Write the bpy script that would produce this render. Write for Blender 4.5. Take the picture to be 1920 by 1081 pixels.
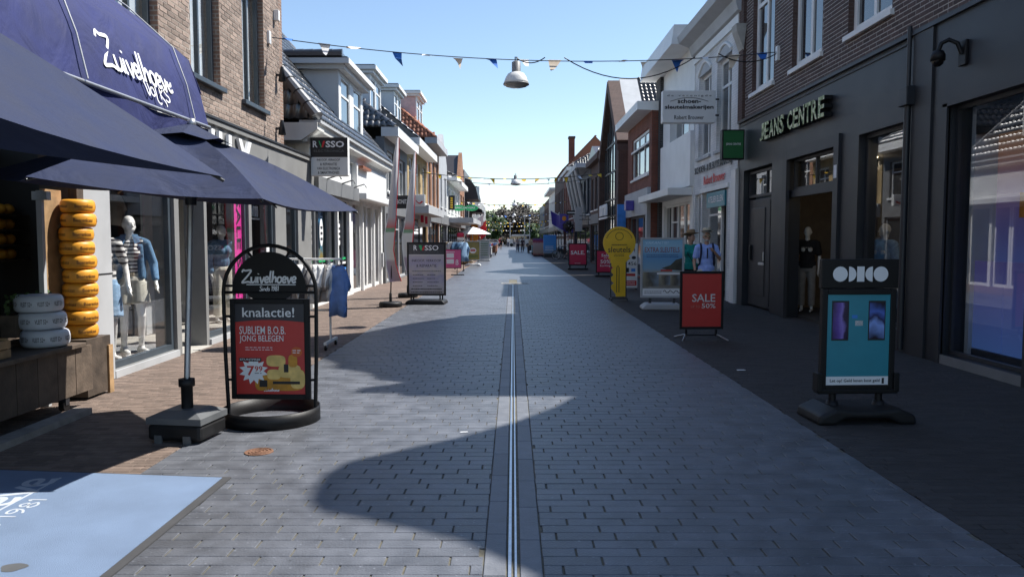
import bpy, bmesh, math, random
from mathutils import Vector, Matrix
rnd = random.Random(7)
R = math.radians
for o in list(bpy.data.objects): bpy.data.objects.remove(o)
SC = bpy.context.scene
COL = SC.collection
# ---------------------------------------------------------------- camera, sky, sun, exposure
cam_d = bpy.data.cameras.new("camera"); cam = bpy.data.objects.new("camera", cam_d); COL.objects.link(cam)
cam_d.sensor_width = 36.0; cam_d.lens = 27.0; cam_d.clip_end = 3000; cam_d.clip_start = 0.05
cam.location = (0, 0, 1.6); cam.rotation_euler = (R(90 - 3.715), 0, 0.0014)
SC.camera = cam
SUN_DIR = Vector((.645, .29, 1.0)).normalized()
world = bpy.data.worlds.new("World"); SC.world = world; world.use_nodes = True
wn = world.node_tree.nodes; wl = world.node_tree.links
for n in list(wn): wn.remove(n)
sky = wn.new("ShaderNodeTexSky"); sky.sky_type = 'NISHITA'; sky.sun_disc = False
sky.sun_elevation = math.asin(SUN_DIR.z); sky.sun_rotation = math.atan2(SUN_DIR.x, SUN_DIR.y)
sky.air_density = 1.0; sky.dust_density = 0.15; sky.ozone_density = 1.5; sky.altitude = 0
bg = wn.new("ShaderNodeBackground"); bg.inputs[1].default_value = 0.113
wo = wn.new("ShaderNodeOutputWorld"); wl.new(sky.outputs[0], bg.inputs[0]); wl.new(bg.outputs[0], wo.inputs[0])
sun_d = bpy.data.lights.new("sun", 'SUN'); sun_d.energy = 5.0; sun_d.angle = R(0.53); sun_d.color = (1.0, .965, .91)
sun = bpy.data.objects.new("sun", sun_d); COL.objects.link(sun); sun.location = (30, 15, 40)
sun.rotation_euler = SUN_DIR.to_track_quat('Z', 'Y').to_euler()
SC.view_settings.view_transform = 'Standard'; SC.view_settings.look = 'None'
SC.view_settings.exposure = 0.76; SC.view_settings.gamma = 1.0; SC.view_settings.use_curve_mapping = False
SC.cycles.max_bounces = 6; SC.cycles.transparent_max_bounces = 12; SC.cycles.glossy_bounces = 3; SC.cycles.diffuse_bounces = 3
SC.cycles.caustics_reflective = False; SC.cycles.caustics_refractive = False

# ---------------------------------------------------------------- materials
MATS = {}
def pbr(name, col, rough=.6, metal=0, var=.12, nscale=6., bump=0., bscale=60., spec=.5, rand=0., coat=0., dirt=0., emit=None, sheen=0., speck=0., wrinkle=0.):
    """plain surface: base colour with noise mottling, per-piece variation, fine bump"""
    if name in MATS: return MATS[name]
    m = bpy.data.materials.new(name); m.use_nodes = True; MATS[name] = m
    nt = m.node_tree; N = nt.nodes; L = nt.links; b = N["Principled BSDF"]
    b.inputs["Roughness"].default_value = rough; b.inputs["Metallic"].default_value = metal
    b.inputs["Specular IOR Level"].default_value = spec
    if coat: b.inputs["Coat Weight"].default_value = coat; b.inputs["Coat Roughness"].default_value = .08
    tc = N.new("ShaderNodeTexCoord")
    geo = N.new("ShaderNodeNewGeometry")
    no = N.new("ShaderNodeTexNoise"); no.inputs["Scale"].default_value = nscale; no.inputs["Detail"].default_value = 5
    L.new(geo.outputs["Position"], no.inputs["Vector"])
    mr = N.new("ShaderNodeMapRange"); mr.inputs[1].default_value = .3; mr.inputs[2].default_value = .7
    mr.inputs[3].default_value = 1 - var; mr.inputs[4].default_value = 1 + var
    L.new(no.outputs[0], mr.inputs[0]); val = mr.outputs[0]
    if rand:
        oi = N.new("ShaderNodeObjectInfo")
        ad = N.new("ShaderNodeMath"); ad.operation = 'ADD'; L.new(oi.outputs["Random"], ad.inputs[0]); L.new(geo.outputs["Random Per Island"], ad.inputs[1])
        fr = N.new("ShaderNodeMath"); fr.operation = 'FRACT'; L.new(ad.outputs[0], fr.inputs[0])
        m2 = N.new("ShaderNodeMapRange"); m2.inputs[3].default_value = 1 - rand; m2.inputs[4].default_value = 1 + rand; L.new(fr.outputs[0], m2.inputs[0])
        mu = N.new("ShaderNodeMath"); mu.operation = 'MULTIPLY'; L.new(val, mu.inputs[0]); L.new(m2.outputs[0], mu.inputs[1]); val = mu.outputs[0]
    mx = N.new("ShaderNodeMix"); mx.data_type = 'RGBA'; mx.blend_type = 'MULTIPLY'; mx.inputs[0].default_value = 1
    mx.inputs[6].default_value = (*col, 1)
    cb = N.new("ShaderNodeCombineColor"); [L.new(val, cb.inputs[i]) for i in range(3)]
    L.new(cb.outputs[0], mx.inputs[7]); out = mx.outputs[2]
    if dirt:
        n2 = N.new("ShaderNodeTexNoise"); n2.inputs["Scale"].default_value = .9; n2.inputs["Detail"].default_value = 8; n2.inputs["Roughness"].default_value = .65
        L.new(geo.outputs["Position"], n2.inputs["Vector"])
        m3 = N.new("ShaderNodeMapRange"); m3.inputs[1].default_value = .5; m3.inputs[2].default_value = .72; m3.inputs[4].default_value = dirt
        L.new(n2.outputs[0], m3.inputs[0])
        mx2 = N.new("ShaderNodeMix"); mx2.data_type = 'RGBA'; L.new(m3.outputs[0], mx2.inputs[0]); L.new(out, mx2.inputs[6])
        mx2.inputs[7].default_value = (col[0]*.45+.01, col[1]*.43+.01, col[2]*.4+.01, 1); out = mx2.outputs[2]
    if speck:   # dust, scratches and trodden-in gum
        for sc_, lo, hi, cc in ((38, .66, .72, [min(1, c*2.1 + .03) for c in col]), (5.2, .70, .73, [c*.42 for c in col])):
            n5 = N.new("ShaderNodeTexNoise"); n5.inputs["Scale"].default_value = sc_; n5.inputs["Detail"].default_value = 3; L.new(geo.outputs["Position"], n5.inputs["Vector"])
            m5 = N.new("ShaderNodeMapRange"); m5.inputs[1].default_value = lo; m5.inputs[2].default_value = hi; m5.inputs[4].default_value = speck; L.new(n5.outputs[0], m5.inputs[0])
            x5 = N.new("ShaderNodeMix"); x5.data_type = 'RGBA'; L.new(m5.outputs[0], x5.inputs[0]); L.new(out, x5.inputs[6]); x5.inputs[7].default_value = (*cc, 1); out = x5.outputs[2]
    L.new(out, b.inputs["Base Color"])
    if bump:
        nb = N.new("ShaderNodeTexNoise"); nb.inputs["Scale"].default_value = bscale; nb.inputs["Detail"].default_value = 6
        L.new(geo.outputs["Position"], nb.inputs["Vector"])
        bp = N.new("ShaderNodeBump"); bp.inputs["Strength"].default_value = bump; bp.inputs["Distance"].default_value = .01
        L.new(nb.outputs[0], bp.inputs["Height"]); L.new(bp.outputs[0], b.inputs["Normal"])
        if wrinkle:
            nw = N.new("ShaderNodeTexNoise"); nw.inputs["Scale"].default_value = 2.6; nw.inputs["Detail"].default_value = 3; nw.inputs["Distortion"].default_value = 1.2; L.new(geo.outputs["Position"], nw.inputs["Vector"])
            b2 = N.new("ShaderNodeBump"); b2.inputs["Strength"].default_value = 1; b2.inputs["Distance"].default_value = wrinkle; L.new(nw.outputs[0], b2.inputs["Height"]); L.new(b2.outputs[0], bp.inputs["Normal"])
        rr = N.new("ShaderNodeMapRange"); rr.inputs[3].default_value = max(.02, rough - .1); rr.inputs[4].default_value = min(1, rough + .1)
        L.new(no.outputs[0], rr.inputs[0]); L.new(rr.outputs[0], b.inputs["Roughness"])
    if emit:
        b.inputs["Emission Color"].default_value = (*emit[0], 1); b.inputs["Emission Strength"].default_value = emit[1]
    if sheen: b.inputs["Sheen Weight"].default_value = sheen
    return m
def brickmat(name, c1, c2, mortar, scale, bw, bh, ms=.01, axes='yz', rough=.85, bump=.6):
    """far masonry whose bricks are too small to tell apart"""
    m = bpy.data.materials.new(name); m.use_nodes = True; nt = m.node_tree; N = nt.nodes; L = nt.links; b = N["Principled BSDF"]
    b.inputs["Roughness"].default_value = rough
    g = N.new("ShaderNodeNewGeometry"); s = N.new("ShaderNodeSeparateXYZ"); L.new(g.outputs["Position"], s.inputs[0])
    c = N.new("ShaderNodeCombineXYZ")
    if axes == 'yz':
        a = N.new("ShaderNodeMath"); a.operation = 'ADD'; L.new(s.outputs[0], a.inputs[0]); L.new(s.outputs[1], a.inputs[1])
        L.new(a.outputs[0], c.inputs[0]); L.new(s.outputs[2], c.inputs[1])
    else:
        L.new(s.outputs[0], c.inputs[0]); L.new(s.outputs[1], c.inputs[1])
    t = N.new("ShaderNodeTexBrick"); t.inputs["Scale"].default_value = 1; t.inputs["Brick Width"].default_value = bw; t.inputs["Row Height"].default_value = bh
    t.inputs["Mortar Size"].default_value = ms; t.inputs["Color1"].default_value = (*c1, 1); t.inputs["Color2"].default_value = (*c2, 1); t.inputs["Mortar"].default_value = (*mortar, 1)
    L.new(c.outputs[0], t.inputs["Vector"])
    no = N.new("ShaderNodeTexNoise"); no.inputs["Scale"].default_value = 1.5; no.inputs["Detail"].default_value = 7; L.new(g.outputs["Position"], no.inputs["Vector"])
    mr = N.new("ShaderNodeMapRange"); mr.inputs[1].default_value = .3; mr.inputs[2].default_value = .7; mr.inputs[3].default_value = .8; mr.inputs[4].default_value = 1.2; L.new(no.outputs[0], mr.inputs[0])
    mx = N.new("ShaderNodeMix"); mx.data_type = 'RGBA'; mx.blend_type = 'MULTIPLY'; mx.inputs[0].default_value = 1
    cb = N.new("ShaderNodeCombineColor"); [L.new(mr.outputs[0], cb.inputs[i]) for i in range(3)]
    L.new(t.outputs["Color"], mx.inputs[6]); L.new(cb.outputs[0], mx.inputs[7]); L.new(mx.outputs[2], b.inputs["Base Color"])
    bp = N.new("ShaderNodeBump"); bp.inputs["Strength"].default_value = bump; bp.inputs["Distance"].default_value = .01; bp.invert = True
    L.new(t.outputs["Fac"], bp.inputs["Height"]); L.new(bp.outputs[0], b.inputs["Normal"])
    return m
def glassmat(name, tint=(1, 1, 1), trans=1.0, rough=.0):
    """thin pane: clear straight through, mirror by Fresnel"""
    m = bpy.data.materials.new(name); m.use_nodes = True; nt = m.node_tree; N = nt.nodes; L = nt.links
    for n in list(N): N.remove(n)
    o = N.new("ShaderNodeOutputMaterial"); t = N.new("ShaderNodeBsdfTransparent"); t.inputs[0].default_value = (*tint, 1)
    g = N.new("ShaderNodeBsdfGlossy"); g.inputs["Roughness"].default_value = rough; g.inputs[0].default_value = (1, 1, 1, 1)
    f = N.new("ShaderNodeFresnel"); ge = N.new("ShaderNodeNewGeometry"); io = N.new("ShaderNodeMapRange"); io.inputs[3].default_value = 1.5; io.inputs[4].default_value = 1/1.5
    L.new(ge.outputs["Backfacing"], io.inputs[0]); L.new(io.outputs[0], f.inputs[0])
    mx = N.new("ShaderNodeMixShader"); L.new(f.outputs[0], mx.inputs[0]); L.new(t.outputs[0], mx.inputs[1]); L.new(g.outputs[0], mx.inputs[2]); L.new(mx.outputs[0], o.inputs[0])
    return m
def rampmat(name, stops, axis=2, z0=0., z1=1., rough=.4, emit=0., noise=0.):
    """print whose colour runs along one object axis (posters, stripes)"""
    m = bpy.data.materials.new(name); m.use_nodes = True; nt = m.node_tree; N = nt.nodes; L = nt.links; b = N["Principled BSDF"]
    b.inputs["Roughness"].default_value = rough
    tc = N.new("ShaderNodeTexCoord"); s = N.new("ShaderNodeSeparateXYZ"); L.new(tc.outputs["Object"], s.inputs[0])
    mr = N.new("ShaderNodeMapRange"); mr.inputs[1].default_value = z0; mr.inputs[2].default_value = z1; L.new(s.outputs[axis], mr.inputs[0])
    v = mr.outputs[0]
    if noise:
        no = N.new("ShaderNodeTexNoise"); no.inputs["Scale"].default_value = 5; no.inputs["Detail"].default_value = 6; L.new(tc.outputs["Object"], no.inputs["Vector"])
        ma = N.new("ShaderNodeMath"); ma.operation = 'MULTIPLY_ADD'; L.new(no.outputs[0], ma.inputs[0]); ma.inputs[1].default_value = noise; L.new(v, ma.inputs[2])
        m4 = N.new("ShaderNodeMath"); m4.operation = 'SUBTRACT'; L.new(ma.outputs[0], m4.inputs[0]); m4.inputs[1].default_value = noise * .5; v = m4.outputs[0]
    r = N.new("ShaderNodeValToRGB"); el = r.color_ramp.elements
    while len(el) < len(stops): el.new(.5)
    for e, (p, c) in zip(el, stops): e.position = p; e.color = (*c, 1)
    L.new(v, r.inputs[0]); L.new(r.outputs[0], b.inputs["Base Color"])
    if emit: L.new(r.outputs[0], b.inputs["Emission Color"]); b.inputs["Emission Strength"].default_value = emit
    return m
def stripemat(name, ca, cb_, period, duty=.5, axis=2, rough=.8):
    m = bpy.data.materials.new(name); m.use_nodes = True; nt = m.node_tree; N = nt.nodes; L = nt.links; b = N["Principled BSDF"]
    b.inputs["Roughness"].default_value = rough
    tc = N.new("ShaderNodeTexCoord"); s = N.new("ShaderNodeSeparateXYZ"); L.new(tc.outputs["Object"], s.inputs[0])
    d = N.new("ShaderNodeMath"); d.operation = 'DIVIDE'; L.new(s.outputs[axis], d.inputs[0]); d.inputs[1].default_value = period
    fr = N.new("ShaderNodeMath"); fr.operation = 'FRACT'; L.new(d.outputs[0], fr.inputs[0])
    gt = N.new("ShaderNodeMath"); gt.operation = 'GREATER_THAN'; L.new(fr.outputs[0], gt.inputs[0]); gt.inputs[1].default_value = duty
    mx = N.new("ShaderNodeMix"); mx.data_type = 'RGBA'; L.new(gt.outputs[0], mx.inputs[0]); mx.inputs[6].default_value = (*ca, 1); mx.inputs[7].default_value = (*cb_, 1)
    L.new(mx.outputs[2], b.inputs["Base Color"]); return m
M = {}
M['paver'] = pbr('bluestone_paver', (.104, .110, .125), .42, var=.28, nscale=5, bump=.45, bscale=90, rand=.10, dirt=.65, spec=.55, speck=.8)
M['joint'] = pbr('paver_joint', (.13, .12, .09), .95, var=.3, nscale=30)
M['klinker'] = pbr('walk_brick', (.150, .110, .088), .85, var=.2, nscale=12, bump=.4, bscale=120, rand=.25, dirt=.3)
M['klinker_shade_tone'] = pbr('walk_brick_shade_tone', (.034, .031, .031), .85, var=.2, nscale=12, bump=.4, bscale=120, rand=.2, dirt=.3)  # same bricks as the left walk, street shade put into their colour
M['kjoint'] = pbr('walk_joint', (.05, .04, .034), .95, var=.3, nscale=30)
M['slab'] = pbr('channel_slab', (.142, .15, .168), .55, var=.15, nscale=10, bump=.3, rand=.12, dirt=.4)
M['steel'] = pbr('brushed_steel', (.6, .62, .65), .4, 1, var=.1, nscale=30)
M['galv'] = pbr('galvanised_metal', (.42, .43, .45), .45, .9, var=.12)
M['black'] = pbr('black_powder_coat', (.007, .007, .008), .5, spec=.3, var=.2, bump=.08)
M['blackplastic'] = pbr('black_plastic', (.010, .010, .011), .55, spec=.35, var=.25, nscale=8, bump=.15, bscale=150, dirt=.3)
M['greyplastic'] = pbr('grey_plastic', (.11, .115, .12), .5, var=.15, bump=.15, bscale=150, dirt=.2)
M['anthra'] = pbr('anthracite_cladding', (.017, .020, .026), .45, var=.2, nscale=2, bump=.08, dirt=.3, speck=.12)
M['anthra2'] = pbr('anthracite_paint', (.024, .026, .031), .5, var=.12, nscale=3)
M['frame_blue'] = pbr('blue_grey_window_frame', (.05, .065, .08), .4, var=.1)
M['white'] = pbr('white_paint', (.78, .78, .76), .5, var=.05, nscale=2, bump=.05, dirt=.12)
M['whitetext'] = pbr('white_print', (.82, .82, .82), .5, var=.02)
M['offwhite'] = pbr('off_white_render', (.66, .66, .63), .75, var=.08, nscale=3, bump=.15, dirt=.2)
M['greywall'] = pbr('grey_wall_panel', (.21, .21, .205), .7, var=.1, nscale=2, bump=.1, dirt=.3)
M['lightgrey'] = pbr('light_grey_paint', (.42, .43, .44), .6, var=.08, nscale=2, dirt=.2)
M['midgrey'] = pbr('mid_grey_paint', (.17, .175, .18), .6, var=.1, nscale=2, dirt=.2)
M['stone'] = pbr('pale_stone', (.40, .38, .34), .75, var=.12, bump=.2, dirt=.3)
M['brickL'] = pbr('weathered_red_brick', (.285, .215, .175), .85, var=.22, nscale=20, bump=.5, bscale=110, rand=.32, dirt=.25)
M['mortarL'] = pbr('pale_mortar', (.44, .39, .34), .95, var=.15, nscale=20, bump=.3)
M['brickR'] = pbr('dark_brown_brick', (.078, .050, .045), .8, var=.2, nscale=20, bump=.4, bscale=110, rand=.25)
M['mortarR'] = pbr('grey_mortar', (.46, .44, .42), .95, var=.15, nscale=20)
M['redbrick'] = brickmat('red_brick_far', (.25, .075, .045), (.19, .055, .035), (.13, .08, .06), 1, .21, .065)
M['brownbrick'] = brickmat('brown_brick_far', (.09, .05, .04), (.07, .04, .032), (.1, .07, .06), 1, .21, .065)
M['blackbrick'] = brickmat('black_brick_far', (.035, .033, .032), (.025, .024, .024), (.09, .09, .09), 1, .21, .065)
M['yellowbrick'] = brickmat('yellow_brick_far', (.47, .33, .14), (.40, .27, .11), (.3, .25, .17), 1, .21, .065)
M['orangebrick'] = brickmat('orange_brick_far', (.36, .16, .08), (.30, .13, .065), (.25, .18, .13), 1, .21, .065)
M['whitebrick'] = brickmat('white_painted_brick', (.72, .72, .71), (.68, .68, .67), (.6, .6, .6), 1, .21, .065, bump=.35)
M['roadfar'] = brickmat('bluestone_far', (.112, .12, .137), (.10, .108, .124), (.08, .08, .085), 1, .32, .105, .006, axes='xy', rough=.42, bump=.25)
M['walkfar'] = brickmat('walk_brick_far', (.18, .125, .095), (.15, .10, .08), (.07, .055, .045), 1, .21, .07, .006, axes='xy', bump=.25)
M['walkfarR'] = brickmat('walk_brick_far_shade_tone', (.055, .045, .04), (.045, .037, .033), (.03, .025, .022), 1, .21, .07, .006, axes='xy', bump=.25)  # far right walk, shade of this side painted into the brick colour
M['ground'] = pbr('ground_soil', (.12, .11, .1), .95, var=.2)
M['tileblack'] = pbr('glazed_black_tile', (.026, .027, .03), .36, var=.25, nscale=9, bump=.1, bscale=40, rand=.35, spec=1.0, coat=.9)
MATS['glazed_black_tile'].node_tree.nodes['Principled BSDF'].inputs['Coat Roughness'].default_value = .33
M['tilebrown'] = pbr('brown_black_tile', (.045, .038, .036), .36, var=.25, nscale=9, rand=.3, spec=.8)
M['tileorange'] = pbr('orange_clay_tile', (.34, .12, .06), .6, var=.2, nscale=9, rand=.3)
M['navy'] = pbr('navy_canvas', (.0115, .018, .098), .8, var=.16, nscale=5, bump=.25, bscale=500, wrinkle=.035, dirt=.15)
M['navy2'] = pbr('faded_navy_parasol_cloth', (.0105, .0185, .056), .85, var=.16, nscale=5, bump=.25, bscale=500, wrinkle=.03, dirt=.2)
M['mat'] = pbr('blue_entrance_mat', (.150, .21, .315), .97, var=.1, nscale=3, bump=.6, bscale=260, dirt=.1)
M['rubber'] = pbr('mat_rubber_edge', (.05, .05, .052), .8)
M['wood_dark'] = pbr('dark_weathered_wood', (.085, .062, .045), .75, var=.35, nscale=8, bump=.4, bscale=40, rand=.3)
M['wood'] = pbr('crate_pine_wood', (.38, .24, .12), .7, var=.25, nscale=9, bump=.25, bscale=50, rand=.2)
M['woodgrey'] = pbr('silvered_wood', (.24, .22, .2), .8, var=.25, nscale=8, bump=.3, bscale=50)
M['cheese'] = pbr('yellow_cheese_wax', (.74, .33, .03), .45, var=.2, nscale=7, spec=.5, bump=.05, bscale=30)
M['cheesewhite'] = pbr('grey_white_cheese_coat', (.56, .59, .64), .45, var=.08, nscale=7, bump=.08)
M['cheeseink'] = pbr('cheese_ink', (.10, .035, .01), .5)
M['ink'] = pbr('black_ink', (.012, .012, .014), .5)
M['glass'] = glassmat('shop_glass')
M['glassR'] = glassmat('tinted_shop_glass', (.85, .87, .9))
M['winglass'] = pbr('window_glass', (.03, .036, .042), .03, var=.3, nscale=.8, spec=.9, coat=.6)
M['curtain'] = pbr('pale_net_curtain', (.5, .52, .5), .9, var=.15, nscale=5)
M['dark'] = pbr('dark_interior', (.02, .019, .018), .9, var=.2)
M['darkwarm'] = pbr('dark_shop_interior', (.042, .039, .036), .85, var=.2, nscale=2)
M['tanwall'] = pbr('tan_shop_wall', (.17, .13, .09), .8, var=.1)
M['mannequin'] = pbr('gloss_white_mannequin', (.84, .83, .79), .25, var=.03, coat=.2)
M['denim'] = pbr('blue_denim', (.095, .19, .31), .9, var=.25, nscale=25, bump=.3, bscale=300)
M['denimlight'] = pbr('light_blue_denim', (.24, .38, .55), .9, var=.2, nscale=25, bump=.3, bscale=300)
M['beige'] = pbr('beige_cotton', (.55, .53, .45), .9, var=.12, nscale=12, bump=.3, bscale=120)
M['stripe'] = stripemat('breton_stripe', (.78, .77, .74), (.02, .02, .028), .046, .55)
M['stripe2'] = stripemat('breton_stripe_wide', (.78, .77, .74), (.02, .02, .028), .07, .55)
M['red'] = pbr('sale_poster_red', (.52, .035, .03), .35, var=.05)
M['red2'] = pbr('crimson_poster', (.56, .012, .07), .35, var=.05)
M['pink'] = pbr('hot_pink_print', (.80, .04, .36), .5, var=.04)
M['pinkposter'] = pbr('pink_poster', (.72, .10, .27), .45, var=.08, nscale=4)
M['teal'] = pbr('teal_poster', (.03, .25, .32), .35, var=.06)
M['green'] = pbr('sign_green', (.015, .13, .035), .4, var=.06)
M['green2'] = pbr('bright_green_sign', (.02, .40, .13), .4)
M['yellow'] = pbr('key_sign_yellow', (.82, .50, .014), .45, var=.07, nscale=4)
M['bunt_y'] = pbr('yellow_pennant', (.80, .50, .03), .7)
M['bunt_w'] = pbr('white_pennant', (.78, .77, .76), .7)
M['bunt_c'] = pbr('cream_pennant', (.80, .66, .50), .7)
M['bunt_b'] = pbr('blue_pennant', (.03, .16, .55), .7)
M['rust'] = pbr('rusty_iron', (.17, .085, .05), .9, var=.3, nscale=40, bump=.5)
M['skin'] = pbr('skin', (.46, .27, .19), .55, var=.08)
M['straw'] = pbr('straw_hat_weave', (.58, .50, .36), .9, var=.15, nscale=60, bump=.4, bscale=200)
M['strawbrown'] = pbr('brown_straw_weave', (.30, .19, .10), .9, var=.15, nscale=60, bump=.4, bscale=200)
M['blueshirt'] = pbr('pale_blue_shirt', (.34, .47, .92), .85, var=.1, nscale=12, bump=.3, bscale=90)
M['tealtop'] = pbr('teal_blouse', (.01, .27, .22), .85, var=.15, nscale=12)
M['blacktextile'] = pbr('black_cloth', (.015, .015, .018), .9, var=.2)
M['navytextile'] = pbr('navy_cloth', (.02, .025, .06), .9, var=.2)
M['hair'] = pbr('brown_hair', (.06, .035, .02), .7)
M['greyhair'] = pbr('grey_hair', (.4, .38, .36), .7)
M['lens'] = pbr('dark_sunglass_lens', (.01, .008, .008), .1)
M['redplastic'] = pbr('red_accent', (.6, .02, .03), .4)
M['lampwhite'] = pbr('white_enamel', (.72, .72, .70), .3, var=.05)
M['lampgrey'] = pbr('lamp_housing_grey', (.22, .22, .22), .5)
M['lampglass'] = pbr('frosted_lamp_glass', (.35, .35, .33), .15, var=.1)
M['bluepanel'] = pbr('bright_blue_board', (.04, .22, .62), .5, var=.25, nscale=3)
M['purple'] = pbr('purple_sign', (.07, .05, .32), .4)
M['orange'] = pbr('orange_banner', (.75, .27, .02), .7, var=.15)
M['clothblue'] = pbr('cornflower_cloth', (.13, .24, .52), .9, var=.15, nscale=10, bump=.3, bscale=60)
M['clothwhite'] = pbr('white_cloth', (.7, .69, .66), .9, var=.1, nscale=10, bump=.3, bscale=60)
M['clothgrey'] = pbr('taupe_cloth', (.28, .26, .24), .9, var=.15, nscale=10, bump=.3, bscale=60)
M['clothdark'] = pbr('charcoal_cloth', (.05, .05, .055), .9, var=.2, nscale=10)
M['clothsand'] = pbr('sand_cloth', (.50, .40, .26), .9, var=.15, nscale=10)
M['leaf'] = pbr('tree_leaf', (.045, .085, .022), .7, var=.3, nscale=.6, rand=.45)
M['leafdark'] = pbr('copper_beech_leaf', (.035, .028, .020), .7, var=.3, nscale=.6, rand=.5)
M['bark'] = pbr('tree_bark', (.08, .065, .05), .95, var=.3, bump=.5, bscale=20)
M['car'] = pbr('silver_car_paint', (.5, .5, .52), .3, .3, coat=.5)
M['tyre'] = pbr('tyre_rubber', (.015, .015, .015), .85)
M['paper'] = pbr('white_paper', (.8, .8, .8), .8)
M['spot'] = pbr('lit_ceiling_spot', (.9, .8, .6), .5, emit=((1, .78, .45), 6.0))
M['spotcool'] = pbr('lit_window_display', (.9, .9, .9), .5, emit=((1, .97, .9), 3.0))

# ---------------------------------------------------------------- mesh builder
class MB:
    def __init__(s): s.v = []; s.f = []; s.mi = []; s.cur = 0; s.sm = []
    def add(s, vs, fs, smooth=False):
        b = len(s.v); s.v += [tuple(v) for v in vs]; s.f += [tuple(i + b for i in f) for f in fs]; s.mi += [s.cur] * len(fs); s.sm += [smooth] * len(fs); return s
    def box(s, x0, x1, y0, y1, z0, z1):
        x0, x1 = min(x0, x1), max(x0, x1); y0, y1 = min(y0, y1), max(y0, y1); z0, z1 = min(z0, z1), max(z0, z1)
        return s.add([(x0,y0,z0),(x1,y0,z0),(x1,y1,z0),(x0,y1,z0),(x0,y0,z1),(x1,y0,z1),(x1,y1,z1),(x0,y1,z1)],
                     [(3,2,1,0),(4,5,6,7),(0,1,5,4),(1,2,6,5),(2,3,7,6),(3,0,4,7)])
    def bbox(s, x0, x1, y0, y1, z0, z1, b=.008):
        """box with chamfered edges"""
        bm = bmesh.new(); bmesh.ops.create_cube(bm, size=1)
        for v in bm.verts: v.co = (x0 + (v.co.x + .5) * (x1 - x0), y0 + (v.co.y + .5) * (y1 - y0), z0 + (v.co.z + .5) * (z1 - z0))
        bmesh.ops.bevel(bm, geom=list(bm.edges), offset=b, segments=2, affect='EDGES', profile=.5)
        bm.verts.index_update(); s.add([v.co[:] for v in bm.verts], [[v.index for v in f.verts] for f in bm.faces]); bm.free(); return s
    def prism(s, poly, axis, a0, a1):
        """polygon of (p,q) pairs extruded along axis: 'x'->(y,z), 'y'->(x,z), 'z'->(x,y)"""
        def P(p, a): return {'x': (a, p[0], p[1]), 'y': (p[0], a, p[1]), 'z': (p[0], p[1], a)}[axis]
        n = len(poly); vs = [P(p, a0) for p in poly] + [P(p, a1) for p in poly]
        area = sum(poly[i][0] * poly[(i+1) % n][1] - poly[(i+1) % n][0] * poly[i][1] for i in range(n))
        flip = (area > 0) != (axis == 'y')
        if a1 < a0: flip = not flip
        c0 = tuple(range(n)); c1 = tuple(range(n, 2 * n))
        fs = [c0[::-1], c1] + [(i, (i+1) % n, (i+1) % n + n, i + n) for i in range(n)]
        if not flip: fs = [f[::-1] for f in fs]

        return s.add(vs, fs)
    def tube(s, pts, r, n=8, caps=True, smooth=True):
        pts = [Vector(p) for p in pts]; rs = r if isinstance(r, (list, tuple)) else [r] * len(pts)
        vs = []; fs = []; prev = None
        for i, p in enumerate(pts):
            t = (pts[min(i+1, len(pts)-1)] - pts[max(i-1, 0)]).normalized()
            if prev is None: a = t.orthogonal().normalized()
            else: a = (prev - t * prev.dot(t)).normalized()
            prev = a; b = t.cross(a)
            for k in range(n):
                an = 2 * math.pi * k / n; vs.append(p + (a * math.cos(an) + b * math.sin(an)) * rs[i])
        for i in range(len(pts) - 1):
            for k in range(n): fs.append((i*n+k, i*n+(k+1) % n, (i+1)*n+(k+1) % n, (i+1)*n+k))
        s.add(vs, fs, smooth)
        if caps:
            m = len(vs)
            s.add(vs[:n], [tuple(range(n))[::-1]]); s.add(vs[m-n:], [tuple(range(n))])
        return s
    def lathe(s, prof, n=24, c=(0, 0, 0), smooth=True):
        """profile of (r,z) turned about z through c"""
        vs = []; fs = []
        for (r, z) in prof:
            for k in range(n):
                a = 2 * math.pi * k / n; vs.append((c[0] + r * math.cos(a), c[1] + r * math.sin(a), c[2] + z))
        for i in range(len(prof) - 1):
            for k in range(n): fs.append((i*n+k, i*n+(k+1) % n, (i+1)*n+(k+1) % n, (i+1)*n+k))
        return s.add(vs, fs, smooth)
    def ell(s, c, r, n=12, m=8):
        vs = [(c[0], c[1], c[2] - r[2])]; fs = []
        for i in range(1, m):
            t = -math.pi/2 + math.pi * i / m
            for k in range(n):
                a = 2 * math.pi * k / n; vs.append((c[0] + r[0]*math.cos(t)*math.cos(a), c[1] + r[1]*math.cos(t)*math.sin(a), c[2] + r[2]*math.sin(t)))
        vs.append((c[0], c[1], c[2] + r[2])); T = len(vs) - 1
        for k in range(n): fs.append((0, 1 + (k+1) % n, 1 + k)); fs.append((T, 1 + (m-2)*n + k, 1 + (m-2)*n + (k+1) % n))
        for i in range(m - 2):
            for k in range(n): fs.append((1+i*n+k, 1+i*n+(k+1) % n, 1+(i+1)*n+(k+1) % n, 1+(i+1)*n+k))
        return s.add(vs, fs, True)
    def cap(s, p0, p1, r0, r1, n=10):
        """tapered limb with round ends"""
        p0 = Vector(p0); p1 = Vector(p1); d = (p1 - p0); L_ = d.length; d = d / max(L_, 1e-6)
        pts = []; rs = []
        for a in (-80, -50, -20): pts.append(p0 + d * (r0 * math.sin(R(a)))); rs.append(r0 * math.cos(R(a)))
        for a in (20, 50, 80): pts.append(p1 + d * (r1 * math.sin(R(a)))); rs.append(r1 * math.cos(R(a)))
        return s.tube(pts, rs, n)
    def quad(s, a, b, c, d): return s.add([a, b, c, d], [(0, 1, 2, 3)])
    def xf(s, mat):
        s.v = [tuple(mat @ Vector(v)) for v in s.v]; return s
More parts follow.
